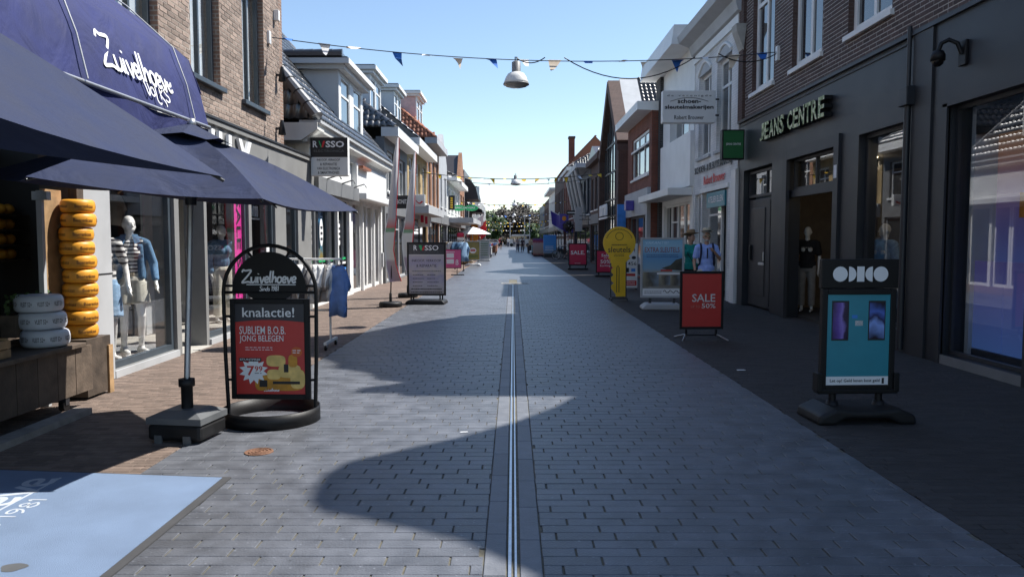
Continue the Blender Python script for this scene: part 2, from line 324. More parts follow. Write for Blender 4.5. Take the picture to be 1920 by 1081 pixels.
    def mesh(s, name, mats):
        mats = list(mats) if isinstance(mats, (list, tuple)) else [mats]
        while s.mi and len(mats) <= max(s.mi): mats.append(mats[-1])
        me = bpy.data.meshes.new(name); me.from_pydata(s.v, [], s.f)
        for m in (mats if isinstance(mats, (list, tuple)) else [mats]): me.materials.append(m)
        me.polygons.foreach_set("material_index", s.mi); me.polygons.foreach_set("use_smooth", s.sm); me.update(); return me
def sm(mats):
    if isinstance(mats, str): return M[mats]
    if isinstance(mats, (list, tuple)): return [sm(x) for x in mats]
    return mats
def obj(name, me, parent=None, loc=None):
    o = bpy.data.objects.new(name, me); COL.objects.link(o)
    if parent is not None: o.parent = parent
    if loc is not None: o.location = loc
    return o
def absloc(p):
    v = Vector((0, 0, 0))
    while p is not None: v += p.location; p = p.parent
    return v
def part(name, mb, mat, parent, local=False, label=None, kind=None):
    """mesh child; mb is in world coordinates unless local"""
    o = obj(name, mb.mesh(name, sm(mat)), parent)
    if not local and parent is not None: o.location = -absloc(parent)
    if label: o['label'] = label
    if kind: o['kind'] = kind
    return o
def thing(name, label, cat, loc=(0, 0, 0), rz=0, group=None):
    e = obj(name, None); e.location = loc; e.rotation_euler = (0, 0, rz); e.empty_display_size = .2
    e['label'] = label; e['category'] = cat
    if group: e['group'] = group
    return e
def solo(name, mb, mat, label, cat, group=None, loc=(0, 0, 0), rz=0):
    o = obj(name, mb.mesh(name, sm(mat)), None, loc); o.rotation_euler = (0, 0, rz); o['label'] = label; o['category'] = cat
    if group: o['group'] = group
    return o
def struct(name, mb, mat, kind='structure'):
    o = obj(name, mb.mesh(name, sm(mat))); o['kind'] = kind; return o
def dup(root, loc, rz=None, label=None):
    def cp(o, par):
        c = o.copy(); COL.objects.link(c)
        if par is not None: c.parent = par
        for ch in o.children: cp(ch, c)
        return c
    r = cp(root, None); r.location = loc
    if rz is not None: r.rotation_euler = (0, 0, rz)
    if label: r['label'] = label
    return r
# ---------------------------------------------------------------- lettering
_tc = {}
def text_geo(s, bold=0.):
    k = (s, bold)
    if k in _tc: return _tc[k]
    cu = bpy.data.curves.new("t", 'FONT'); cu.body = s; cu.offset = bold; cu.resolution_u = 2; cu.fill_mode = 'FRONT'
    o = bpy.data.objects.new("t", cu); me = bpy.data.meshes.new_from_object(o)
    vs = [v.co[:] for v in me.vertices]; fs = [tuple(p.vertices) for p in me.polygons]
    bpy.data.objects.remove(o); bpy.data.curves.remove(cu); bpy.data.meshes.remove(me)
    if vs:
        x0 = min(v[0] for v in vs); x1 = max(v[0] for v in vs); y0 = min(v[1] for v in vs); y1 = max(v[1] for v in vs)
        vs = [((v[0]-x0)/(x1-x0+1e-9), (v[1]-y0)/(y1-y0+1e-9)) for v in vs]
    _tc[k] = (vs, fs); return _tc[k]
def put2d(mb, vs, fs, o, rt, up, depth=0.):
    o = Vector(o); rt = Vector(rt); up = Vector(up); P = [o + rt * v[0] + up * v[1] for v in vs]
    n = rt.cross(up).normalized()
    mb.add(P, fs)
    if depth:   # raised letters: sides from boundary edges plus back
        from collections import Counter
        ec = Counter()
        for f in fs:
            for i in range(len(f)):
                ec[(f[i], f[(i+1) % len(f)])] += 1
        bd = [e for e in ec if (e[1], e[0]) not in ec]
        Q = [p - n * depth for p in P]
        k = len(P); mb.cur = 1; mb.add(P + Q, [(a + 0, a + k, b + k, b) for a, b in bd]); mb.cur = 0
def txt(mb, s, o, rt, up, w, h, bold=0., depth=0., center=True, shear=0.):
    """text fitted to w x h, its lower-left (or lower-middle) at o; rt, up are unit vectors"""
    vs, fs = text_geo(s, bold)
    vs = [((v[0] - (.5 if center else 0)) * w + shear * v[1] * h, v[1] * h) for v in vs]
    put2d(mb, vs, fs, o, rt, up, depth); return mb
def catmull(p, n=5):
    out = []
    for i in range(len(p) - 1):
        a = p[max(i-1, 0)]; b = p[i]; c = p[i+1]; d = p[min(i+2, len(p)-1)]
        for k in range(n):
            t = k / n
            out.append(tuple(.5 * (2*b[j] + (c[j]-a[j])*t + (2*a[j]-5*b[j]+4*c[j]-d[j])*t*t + (3*b[j]-a[j]-3*c[j]+d[j])*t**3) for j in range(2)))
    return out + [tuple(p[-1])]
GL = {'Z': ([[(.02,.86),(.12,1.06),(.3,1.0),(.78,1.03),(.55,.6),(.12,.04),(.3,.02),(.6,.08),(.92,.0)]], .86),
 'u': ([[(0,.5),(.03,.15),(.16,.02),(.34,.16),(.4,.5)],[(.4,.5),(.41,.1),(.5,.02)]], .54),
 'i': ([[(.02,.5),(.03,.1),(.13,.02)],[(.03,.7),(.05,.76)]], .2),
 'v': ([[(0,.5),(.16,.02),(.22,.04),(.38,.5)]], .42),
 'e': ([[(.03,.24),(.26,.27),(.31,.4),(.2,.5),(.06,.42),(.02,.2),(.14,.02),(.36,.1)]], .4),
 'l': ([[(.06,1.0),(.04,.5),(.05,.12),(.16,.02)]], .22),
 'h': ([[(.05,1.0),(.04,.0)],[(.05,.25),(.2,.48),(.33,.4),(.35,.02)]], .45),
 'o': ([[(.2,.5),(.05,.4),(.03,.15),(.18,.0),(.35,.12),(.36,.38),(.2,.5)]], .44),
 'n': ([[(.03,.5),(.03,.0)],[(.03,.3),(.18,.5),(.32,.4),(.34,.02)]], .44),
 'd': ([[(.34,.4),(.2,.5),(.05,.38),(.04,.12),(.18,.0),(.34,.14)],[(.36,1.0),(.35,.02)]], .46),
 's': ([[(.3,.44),(.16,.5),(.05,.4),(.25,.24),(.26,.08),(.12,.0),(.0,.06)]], .36),
 'S': ([[(.4,.85),(.22,1.0),(.05,.85),(.15,.6),(.38,.4),(.38,.12),(.18,.0),(.0,.12)]], .5),
 'V': ([[(.0,.95),(.1,.6),(.16,.1),(.26,.0),(.34,.4),(.3,.9)]], .42),
 'O': ([[(.2,.7),(.04,.5),(.06,.15),(.22,.05),(.36,.25),(.32,.6),(.2,.7)]], .44),
 'L': ([[(.08,.95),(.06,.3),(.02,-.2),(.2,-.42),(.35,-.3)]], .38),
 'K': ([[(.06,.9),(.06,.0)],[(.36,.8),(.08,.4),(.38,-.1),(.42,-.45)]], .46),
 '1': ([[(.02,.8),(.12,1.0),(.12,.0)]], .26), '9': ([[(.34,.7),(.2,.52),(.05,.65),(.08,.92),(.25,1.0),(.36,.8),(.3,.3),(.1,.0)]], .45),
 '8': ([[(.2,.52),(.06,.72),(.2,1.0),(.34,.75),(.2,.52),(.02,.25),(.2,.0),(.38,.25),(.2,.52)]], .46), ' ': ([], .3)}
def script(mb, s, o, rt, up, w, h, sw=.1, shear=.0):
    """brush lettering drawn as ribbons, fitted to width w, capital height h"""
    tot = sum(GL[c][1] for c in s); kx = w / tot; x = 0
    for c in s:
        st, adv = GL[c]
        for p in st:
            q = catmull([((x + a) * kx + shear * b * h, b * h) for a, b in p]); n = len(q); vs = []; fs = []
            for i, (a, b) in enumerate(q):
                t = (q[min(i+1, n-1)][0] - q[max(i-1, 0)][0], q[min(i+1, n-1)][1] - q[max(i-1, 0)][1]); l = math.hypot(*t) or 1
                k = sw * h * .5 * (.85 if i in (0, n-1) else 1)
                vs += [(a - t[1]/l*k, b + t[0]/l*k), (a + t[1]/l*k, b - t[0]/l*k)]
            for i in range(n - 1): fs.append((2*i, 2*i+1, 2*i+3, 2*i+2))
            put2d(mb, vs, fs, o, rt, up)
        x += adv
    return mb
X = Vector((1, 0, 0)); Y = Vector((0, 1, 0)); Z = Vector((0, 0, 1))
# ================================================================= GROUND
struct('ground', MB().quad((-900,-300,-.06),(900,-300,-.06),(900,2000,-.06),(-900,2000,-.06)), 'ground')
ROAD_L, ROAD_R, FL, FR = -2.55, 2.5, -4.58, 5.5
mb = MB(); mb.box(ROAD_L, ROAD_R, -6, 30, -.05, -.008); road = struct('road', mb, 'joint')
struct('far_road', MB().box(ROAD_L, ROAD_R, 30, 260, -.05, 0), M['roadfar'])
mb = MB(); mb.box(-7.5, ROAD_L, -6, 24, -.052, -.014); walkL = struct('left_pavement', mb, 'kjoint')
struct('far_left_pavement', MB().box(-9, ROAD_L, 24, 260, -.052, 0), M['walkfar'])
mb = MB(); mb.box(ROAD_R, 8, -6, 20, -.052, -.014); walkR = struct('right_pavement', mb, 'kjoint')
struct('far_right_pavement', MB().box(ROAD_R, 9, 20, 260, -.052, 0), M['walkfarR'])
def block_mesh(name, mat, lx, ly, top=0., bot=-.03, b=.003):
    """one paving block, chamfered top, centred in plan"""
    x, y = lx/2, ly/2
    vs = [(-x,-y,bot),(x,-y,bot),(x,y,bot),(-x,y,bot),(-x,-y,top-b),(x,-y,top-b),(x,y,top-b),(-x,y,top-b),(-x+b,-y+b,top),(x-b,-y+b,top),(x-b,y-b,top),(-x+b,y-b,top)]
    fs = [(8,9,10,11),(4,5,9,8),(5,6,10,9),(6,7,11,10),(7,4,8,11),(0,1,5,4),(1,2,6,5),(2,3,7,6),(3,0,4,7)]
    return vs, fs
def pave(parent, x0, x1, y0, y1, lx, ly, jx, jy, mat, name, limit, skip=None, jit=.0012):
    """running-bond courses across the street; nearest blocks singly, the rest joined"""
    cells = []; k = 0; y = y0
    while y < y1:
        off = (0, .5, .22, .72)[k % 4] * lx * (1 if k % 2 else .9) + rnd.uniform(-.02, .02); x = x0 - off
        while x < x1:
            a, b = max(x, x0), min(x + lx, x1)
            if b - a > .035 and not (skip and skip((a+b)/2, y + ly/2)): cells.append((a + jx/2, b - jx/2, y + jy/2, y + ly - jy/2))
            x += lx
        y += ly; k += 1
    def show(c):
        cx, cy = (c[0]+c[1])/2, (c[2]+c[3])/2
        return (0 if (cy > 3.3 and abs(cx/cy) < .67) else 1, cx*cx + cy*cy)
    cells.sort(key=show)
    cache = {}; big = MB()
    for i, c in enumerate(cells):
        l, w = round(c[1]-c[0], 2), c[3]-c[2]
        dz = rnd.uniform(-jit, jit); cx, cy = (c[0]+c[1])/2, (c[2]+c[3])/2
        if i < limit:
            if l not in cache:
                vs, fs = block_mesh(name, mat, l, w); cache[l] = MB().add(vs, fs).mesh(name, M[mat])
            o = obj(name, cache[l], parent, (cx, cy, dz)); o.rotation_euler = (rnd.uniform(-1, 1)*.0025, rnd.uniform(-1, 1)*.001, rnd.uniform(-1, 1)*.003)
        else:
            vs, fs = block_mesh(name, mat, c[1]-c[0], w); tx = rnd.uniform(-1, 1)*.0025
            big.add([(v[0]+cx, v[1]+cy, v[2]+dz+v[1]*tx) for v in vs], fs)
    o = part(name + '_field', big, mat, parent); o['kind'] = 'stuff'
pave(road, ROAD_L, -.145, 2.0, 30, .32, .105, .0055, .0032, 'paver', 'paver', 170)
pave(road, .145, ROAD_R, 2.0, 30, .32, .105, .007, .0035, 'paver', 'paver', 130)
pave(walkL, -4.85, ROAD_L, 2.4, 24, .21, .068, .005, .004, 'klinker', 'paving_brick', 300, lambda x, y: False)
pave(walkR, ROAD_R, 5.75, 3.0, 20, .21, .068, .005, .004, 'klinker_shade_tone', 'paving_brick', 300)
# slot drain down the middle
dr = thing('slot_drain', 'long steel slot drain running down the middle of the street', 'drain', (0, 2, 0))
n = 0; y = 2.0
for s in (-1, 1):
    y = 2.0
    while y < 27:
        l = .5 + (0 if s > 0 else .02)
        vs, fs = block_mesh('s', 0, .108, l - .006)
        o = obj('channel_slab', MB().add([(v[0] + s*.089, v[1] + y + l/2, v[2]) for v in vs], fs).mesh('channel_slab', M['slab']), dr, (0, -2, rnd.uniform(-.001, .001)))
        y += l
part('steel_edge', MB().box(-.024, -.008, 2, 27, -.03, .003), 'steel', dr)
part('steel_edge', MB().box(.008, .019, 2, 27, -.03, .003), 'steel', dr)
part('slot', MB().box(-.009, .009, 2, 27, -.035, -.02), 'ink', dr)
t = thing('cross_drain', 'pale stone channel lying across the street at the end of the slot drain', 'drain', (.08, 27.4, 0))
part('stone_channel', MB().bbox(-.42, .58, 27.22, 27.58, -.02, .012, .005), 'stone', t)
part('grate', MB().box(-.36, .52, 27.36, 27.44, .0, .016), 'black', t)
t = thing('drain_cover', 'small round rusty iron cover set in the grey pavers', 'cover', (-1.91, 5.68, 0))
part('rim', MB().lathe([(.105, -.01), (.105, .006), (.09, .008), (.088, .003), (.0001, .003)], 28, (-1.91, 5.68, 0), False), 'rust', t)
mb = MB()
for r in (.07, .045, .02): mb.lathe([(r + .008, .003), (r + .007, .008), (r - .007, .008), (r - .008, .003)], 24, (-1.91, 5.68, 0), False)
part('raised_ring', mb, 'rust', t)
# entrance mat
t = thing('entrance_mat', 'large pale blue carpet mat with white lettering in front of the cheese shop', 'mat', (-3.2, 3.5, 0))
part('carpet', MB().prism([(-4.55, 1.5), (-1.97, 1.5), (-1.94, 5.03), (-4.55, 5.3)], 'z', -.001, .012), 'mat', t)
part('rubber_border', MB().prism([(-1.97, 1.5), (-1.925, 1.5), (-1.885, 5.045), (-4.55, 5.325), (-4.55, 5.3), (-1.94, 5.03)], 'z', -.001, .009), 'rubber', t)
mb = MB(); d = Vector((-.18, -1, 0)).normalized()  # reading from the shop: letters run towards the far edge
script(mb, 'Zuivelhoeve', (-3.05, 2.9, .0135), (.02, 1, 0), (-1, .02, 0), 2.12, .34, .12)
script(mb, 'Sinds 1981', (-2.86, 3.72, .0135), (.02, 1, 0), (-1, .02, 0), .9, .10, .15)
mb.box(-3.02, -3.005, 3.4, 5.02, .012, .0138)
part('lettering', mb, pbr('worn_mat_print', (.42, .46, .52), .9), t)
part('stain', MB().add([(-2.42 + .06*math.cos(a)*(1+.2*math.sin(3*a)), 3.62 + .05*math.sin(a), .0132) for a in [i*math.pi/8 for i in range(16)]], [tuple(range(16))]), 'greyplastic', t)
# small litter
solo('paper_scrap', MB().prism([(0,0),(.11,.01),(.1,.05),(.01,.045)], 'z', 0, .004), 'paper', 'small white scrap of paper lying on the dark pavement by the red sale board', 'litter', None, (2.72, 9.25, .003))
solo('paper_scrap', MB().prism([(0,0),(.07,.01),(.06,.025),(.01,.02)], 'z', 0, .004), 'paper', 'tiny white scrap lying on the sunlit grey pavers left of the drain', 'litter', None, (-.44, 6.25, .003))

# ================================================================= BUILDING KIT
def walls(name, parent, xp, out, y0, y1, z0, z1, ops, mat, t=.3):
    """a street wall at x = xp facing out, cut round its openings (y0,y1,z0,z1)"""
    ys = sorted({y0, y1, *[v for o in ops for v in o[:2] if y0 < v < y1]}); zs = sorted({z0, z1, *[v for o in ops for v in o[2:] if z0 < v < z1]})
    mb = MB()
    for a, b in zip(ys, ys[1:]):
        run = None
        for c, d in zip(zs, zs[1:]):
            solid = not any(o[0] < (a+b)/2 < o[1] and o[2] < (c+d)/2 < o[3] for o in ops)
            if solid: run = (run[0], d) if run else (c, d)
            elif run: mb.box(xp, xp - out*t, a, b, *run); run = None
        if run: mb.box(xp, xp - out*t, a, b, *run)
    return part(name, mb, mat, parent)
def window(parent, xp, out, y0, y1, z0, z1, fm='white', vb=(), hb=(), fw=.07, rec=.1, glass='winglass', sill=None, curtain=False, name='window', fd=.07):
    """frame as a part, each pane (and the sill) a sub-part; vb, hb are bar positions 0..1"""
    xf = xp - out*rec; mb = MB(); ys = [y0] + [y0 + (y1-y0)*v for v in vb] + [y1]; zs = [z0] + [z0 + (z1-z0)*v for v in hb] + [z1]
    mb.box(xf, xf-out*fd, y0+.002, y0+fw, z0+.002, z1-.002); mb.box(xf, xf-out*fd, y1-fw, y1-.002, z0+.002, z1-.002)
    mb.box(xf, xf-out*fd, y0+fw, y1-fw, z0+.002, z0+fw); mb.box(xf, xf-out*fd, y0+fw, y1-fw, z1-fw, z1-.002)
    for v in ys[1:-1]: mb.box(xf-out*.004, xf-out*fd, v-fw*.35, v+fw*.35, z0+fw, z1-fw)
    for v in zs[1:-1]: mb.box(xf-out*.002, xf-out*(fd-.003), y0+fw, y1-fw, v-fw*.35, v+fw*.35)
    f = part(name, mb, fm, parent)
    for a, b in zip(ys, ys[1:]):
        for c, d in zip(zs, zs[1:]): part('pane', MB().box(xf-out*fd*.5, xf-out*(fd*.5+.008), a+.02, b-.02, c+.02, d-.02), glass, f)
    if sill: part('sill', MB().bbox(*sorted((xp+out*.07, xp-out*rec)), y0-.06, y1+.06, z0-.09, z0-.003, .008), sill, f)
    if curtain: part('curtain', MB().box(xf-out*(fd+.06), xf-out*(fd+.07), y0+.01, y1-.01, z0+.01, z1-.01), 'curtain', f)
    return f
def lay_bricks(parent, xp, out, y0, y1, z0, z1, ops, mat, limit=300, top=None, bl=.21, bh=.054, j=.017, proud=.005, frame=lambda y, z: True):
    """running-bond bricks standing proud of the mortar; the largest in view singly, the rest joined"""
    cells = []; k = 0; z = z0
    while z + bh <= z1:
        y = y0 - (bl + j) * (.5 if k % 2 else 0)
        while y < y1:
            segs = [(max(y, y0), min(y + bl, y1))]
            for o in ops:
                if o[2] - .01 < z + bh and z < o[3] + .01:
                    segs = [q for s in segs for q in ((s[0], min(s[1], o[0])), (max(s[0], o[1]), s[1])) if q[1] - q[0] > .03]
            for s in segs:
                if s[1] - s[0] > .03 and (top is None or z + bh < top((s[0]+s[1])/2)): cells.append((s[0], s[1], z))
            y += bl + j
        z += bh + j; k += 1
    cells.sort(key=lambda c: (0 if frame((c[0]+c[1])/2, c[2]) else 1, c[0]))
    me = MB().box(0, .03, -.5, .5, 0, bh).mesh('brick', M[mat]); big = MB(); base = absloc(parent)
    for i, (a, b, z) in enumerate(cells):
        pr = proud + rnd.uniform(-.002, .002)
        xa = xp + out*pr if out < 0 else xp + pr - .03
        if i < limit:
            o = obj('brick', me, parent, Vector((xa, (a+b)/2, z)) - base); o.scale = (1, b-a, 1)
        else: big.box(xa, xa + .03, a, b, z, z + bh)
    if big.v: o = part('brickwork', big, mat, parent); o['kind'] = 'stuff'
def tile_geo(tw, th):
    P = [(0, .022), (.16, .0), (.40, .004), (.62, .048), (.80, .062), (1.04, .036)]; vs = []
    for y, dz in ((0, .022), (th*1.12, 0.)): vs += [(p[0]*tw, y, p[1] + dz) for p in P]
    vs += [(p[0]*tw, .001, p[1] - .012) for p in P]; n = len(P)
    return vs, [(i, i+1, n+i+1, n+i) for i in range(n-1)] + [(2*n+i, 2*n+i+1, i+1, i) for i in range(n-1)]
def tiles(parent, P0, U, V, nu, nv, mat, limit=300, tw=.22, th=.32, keep=None, name='roof_tile', eye=Vector((0, 0, 1.6))):
    """pantile courses on the plane through P0 with U along the eave and V up the slope"""
    U = Vector(U).normalized(); V = Vector(V).normalized(); N = U.cross(V).normalized(); V = N.cross(U).normalized(); P0 = Vector(P0)
    rot = Matrix((U, V, N)).transposed(); vs, fs = tile_geo(tw, th); me = None; C = []
    for j in range(nv):
        for i in range(nu):
            u, v = (i + .5) * tw, (j + .5) * th
            if keep is None or keep(u, v): C.append((P0 + U*(i*tw) + V*(j*th)))
    C.sort(key=lambda p: (p - eye).length); big = MB(); base = absloc(parent)
    for k, p in enumerate(C):
        if k < limit:
            if me is None: me = MB().add(vs, fs, True).mesh(name, M[mat])
            o = obj(name, me, parent, p - base); o.rotation_euler = (rot @ Matrix.Rotation(rnd.uniform(-.012, .012), 3, 'X')).to_euler()
        else: big.add([p + rot @ Vector(v) for v in vs], fs, True)
    if big.v: o = part(name + '_field', big, mat, parent); o['kind'] = 'stuff'
def ridge(parent, a, b, mat, r=.11, name='ridge_tile', step=.36, limit=60):
    """half-round ridge tiles overlapping from a (low) to b (high)"""
    a = Vector(a); b = Vector(b); d = (b - a); L_ = d.length; d.normalize(); n = max(1, int(L_ / step)); side = d.cross(Z).normalized(); up = side.cross(d)
    for i in range(n):
        vs = []; fs = []
        for s, k in ((a + d * (i*L_/n), 1.12), (a + d * ((i+1.12)*L_/n), .92)):
            for q in range(7):
                an = math.pi * q / 6; vs.append(s + side * (math.cos(an) * r * k) + up * (math.sin(an) * r * k * .9))
        fs = [(q, q+1, q+8, q+7) for q in range(6)] + [tuple(range(7))[::-1]]
        part(name, MB().add(vs, fs, False), mat, parent)
def hip_roof(parent, x_e, x_r, y0, y1, z0, z1, mat, out, hip0=True, hip1=True, limit=300, hf=.75):
    """eave at x_e facing the street, ridge line at x_r; hipped or gabled ends; tiled on the street slope and the near end"""
    hd = abs(x_r - x_e); ya = y0 + (hd*hf if hip0 else 0); yb = y1 - (hd*.75 if hip1 else 0)
    if yb < ya: ya = yb = (ya + yb) / 2
    xb = x_r + (x_r - x_e)
    A = (x_e, y0, z0); B = (x_e, y1, z0); C = (x_r, yb, z1); D = (x_r, ya, z1); E = (xb, y0, z0); F = (xb, y1, z0)
    part('roof_deck', MB().add([A, B, C, D, E, F], [(0,1,2,3), (4,0,3), (1,5,2), (5,4,3,2), (0,4,5,1)]), mat, parent)
    up = Vector((x_r - x_e, 0, z1 - z0)); SL = up.length
    def keep(u, v):
        f = v / SL; y = (y0 + u) if out > 0 else (y1 - u)
        return f < 1 and y0 + (ya - y0)*f - .05 < y < y1 + (yb - y1)*f + .05
    nu = int((y1-y0)/.22) + 1; nv = int(SL/.32) + 1; n = Vector((0, out, 0)).cross(up).normalized() * .01
    tiles(parent, Vector((x_e, y0 if out > 0 else y1, z0)) + n, (0, out, 0), up, nu, nv, mat, limit, keep=keep)
    if hip0:
        w = abs(xb - x_e); up2 = Vector((0, ya - y0, z1 - z0)); S2 = up2.length
        def k2(u, v): f = v / S2; return f < 1 and w*.5*f - .05 < u < w - w*.5*f + .05
        P = Vector((min(x_e, xb), y0, z0)); n2 = X.cross(up2).normalized() * .01
        tiles(parent, P + n2, X, up2, int(w/.22) + 1, int(S2/.32) + 1, mat, limit // 3, keep=k2, name='hip_tile')
        ridge(parent, A, D, mat)
    if hip1: ridge(parent, B, C, mat)
    if yb - ya > .3: ridge(parent, D, C, mat)
def dormer(parent, xf, out, y0, y1, z0, z1, depth, wm='white', pm='lightgrey', panes=2, over=.3, st=.09):
    """box dormer with cheeks, cornice and a row of tall sashes"""
    cheek = part('dormer', MB().box(xf - out*.06, xf - out*depth, y0, y1, z0 - .6, z1), pm, parent)
    f = MB().box(xf, xf - out*.06, y0 - .02, y1 + .02, z0 - .15, z0 + .02); f.box(xf, xf - out*.06, y0 - .02, y1 + .02, z1 - .1, z1 - .002)
    n = panes; g = (y1 - y0) / n
    for i in range(n + 1): yy = y0 + g*i; f.box(xf - out*.001, xf - out*.06, max(y0 - .018, yy - st), min(y1 + .018, yy + st), z0 + .02, z1 - .1)
    part('dormer_front', f, wm, cheek)
    for i in range(n):
        w = MB(); a, b = y0 + g*i + st, y0 + g*(i+1) - st; zc = z0 + .02 + (z1 - z0 - .12)*.68
        w.box(xf - out*.02, xf - out*.055, a, a + .05, z0 + .02, z1 - .1); w.box(xf - out*.02, xf - out*.055, b - .05, b, z0 + .02, z1 - .1)
        w.box(xf - out*.019, xf - out*.05, a + .05, b - .05, zc - .03, zc + .03); w.box(xf - out*.02, xf - out*.055, a + .05, b - .05, z1 - .16, z1 - .1)
        part('sash', w, wm, cheek); part('pane', MB().box(xf - out*.045, xf - out*.058, a + .04, b - .04, z0 + .02, z1 - .1), 'winglass', cheek)
    c = MB(); xs = sorted((xf + out*over, xf - out*depth))
    c.box(*xs, y0 - over*.8, y1 + over*.8, z1 + .12, z1 + .26); xs = sorted((xf + out*over*.55, xf - out*depth)); c.box(*xs, y0 - over*.45, y1 + over*.45, z1, z1 + .12)
    part('dormer_cornice', c, wm, cheek)
    part('dormer_roof', MB().box(*sorted((xf + out*(over-.05), xf - out*depth)), y0 - over*.7, y1 + over*.7, z1 + .26, z1 + .3), 'anthra', cheek)
def shopfront(parent, xp, out, y0, y1, z0, z1, fm='anthra2', n=3, glass='glass', door=None, fw=.07, rec=.08):
    g = (y1 - y0) / n
    for i in range(n):
        a, b = y0 + g*i + .01, y0 + g*(i+1) - .01
        w = window(parent, xp, out, a, b, z0 if door != i else .03, z1, fm, fw=fw, rec=rec, glass=glass, hb=(.78,) if door == i else (), name='door' if door == i else 'shop_window')
        if door == i: part('handle', MB().box(xp - out*(rec-.03), xp - out*(rec-.06), a + .12, a + .15, .9, 1.3), 'steel', w)
def shell(parent, xp, out, y0, y1, z1, depth=9, t=.3, mat='dark', floor='darkwarm', floors=(2.9,), sides='offwhite'):
    """the body behind a facade: side and back walls, floors, and a lightless room behind the windows"""
    xs = lambda a, b: sorted((xp - out*a, xp - out*b))
    mb = MB(); mb.box(*xs(t, depth), y0 + .001, y0 + .2, 0, z1); mb.box(*xs(t, depth), y1 - .2, y1 - .001, 0, z1); mb.box(*xs(depth - .2, depth), y0 + .2, y1 - .2, 0, z1)
    part('party_wall', mb, sides, parent)
    mb = MB(); mb.box(*xs(t + .001, depth - .21), y0 + .201, y1 - .201, -.02, .04)
    for f in floors: mb.box(*xs(t + .001, depth - .21), y0 + .201, y1 - .201, f, f + .3)
    part('floor', mb, floor, parent)
# ================================================================= LEFT SIDE, NEAR
# --- brick building: cheese shop and clothing shop under one brick upper storey
B = thing('brick_shop_building', 'weathered red brick building with tall dark framed upper windows above the cheese and clothing shops', 'building', (-4.58, 11, 0))
gops = [(6.7, 7.95, .65, 2.6), (8.72, 10.42, .09, 2.55), (10.56, 11.42, 0, 2.55), (11.52, 13.36, .09, 2.55), (13.5, 14.85, .09, 2.55), (15.55, 16.42, .09, 2.6)]
uops = [(9.0, 10.1, 3.95, 6.5), (11.08, 12.2, 3.95, 6.5), (13.2, 14.35, 3.95, 6.5), (6.9, 8.0, 3.95, 6.5)]
walls('timber_shop_wall', B, FL, 1, 1.5, 8.1, 0, 3.02, gops, 'wood_dark')
walls('ground_floor_wall', B, FL - .002, 1, 8.72, 17.5, 0, 3.02, gops, 'greywall')
part('pillar', MB().bbox(-4.95, -4.545, 8.1, 8.7, 0, 3.02, .01), 'lightgrey', B)
part('pillar_joint', MB().box(-4.7, -4.541, 8.12, 8.705, 1.2, 1.215), 'ink', B)
walls('brick_wall', B, FL, 1, 1.5, 15.3, 3.4, 8.6, uops, 'mortarL')
rvm = brickmat('reveal_brick', (.27, .16, .11), (.22, .125, .09), (.33, .28, .24), 1, .21, .062)
for o in uops:
    for y in (o[0] + .002, o[1] - .012): part('brick_reveal', MB().box(FL + .004, FL - .12, y, y + .01, o[2], o[3]), rvm, B)
lay_bricks(B, FL, 1, 7.2, 15.3, 3.42, 6.6, uops, 'brickL', 300, frame=lambda y, z: -4.58/y*1440 + 962 > 205 and (z-1.6)/y*1440 < 450 and not (y < 12.1 and z < 3.75))
# end wall of the upper storey, facing down the street
part('brick_end', MB().box(-4.58, -12, 15.3, 15.5, 3.4, 8.6), brickmat('end_brick', (.27, .16, .11), (.22, .125, .09), (.33, .28, .24), 1, .21, .062), B)
part('flat_roof', MB().box(-12, -4.4, 1.4, 15.6, 8.6, 8.8), 'anthra', B)
part('ground_floor_roof', MB().box(-12, -4.62, 15.5, 17.5, 3.34, 3.4), 'anthra', B)
for i, o in enumerate(uops):
    f = window(B, FL, 1, *o, fm='frame_blue', vb=(.5,), hb=(.8,), fw=.07, rec=.1, glass='glass', curtain=True)
    part('sill', MB().bbox(-4.72, -4.50, o[0] - .08, o[1] + .08, o[2] - .08, o[2] - .003, .01), 'frame_blue', f)
fas = MB()
fas.box(-4.6, -4.50, 8.1, 17.5, 2.62, 3.30); fas.box(-4.6, -4.46, 8.1, 17.55, 3.30, 3.40)
part('fascia', fas, 'greywall', B)
part('fascia_coping', MB().box(-4.6, -4.44, 8.1, 17.56, 3.38, 3.415), 'anthra2', B)
mb = MB()
for s, y0, w in (('N', 9.7, .55), ('E', 10.4, .42), ('U', 11.05, .5), ('U', 11.72, .52), ('V', 12.55, .62)): txt(mb, s, (-4.44, y0, 2.80), Y, Z, w, .42, .03, .05, False)
part('fascia_letters', mb, 'whitetext', B)
for o in gops[1:2] + gops[3:]: window(B, FL, 1, *o, fm='frame_blue', fw=.08, rec=.05, glass='glass', name='shop_window')
mb = MB(); mb.box(-4.62, -4.72, 10.47, 10.56, 0, 2.55); part('entrance_post', mb, 'frame_blue', B)
dleaf = part('open_door', MB().box(-4.75, -5.5, 11.44, 11.49, .02, 2.4), 'glass', B); part('door_handle', MB().tube([(-4.85, 11.40, .95), (-4.85, 11.40, 1.45)], .014), 'steel', dleaf)
part('plinth', MB().box(-4.62, -4.55, 8.72, 10.42, 0, .085), 'lightgrey', B)
part('plinth', MB().box(-4.62, -4.55, 11.52, 14.85, 0, .085), 'lightgrey', B)
part('threshold', MB().box(-5.6, -4.5, 10.57, 11.41, -.01, .008), 'stone', B)
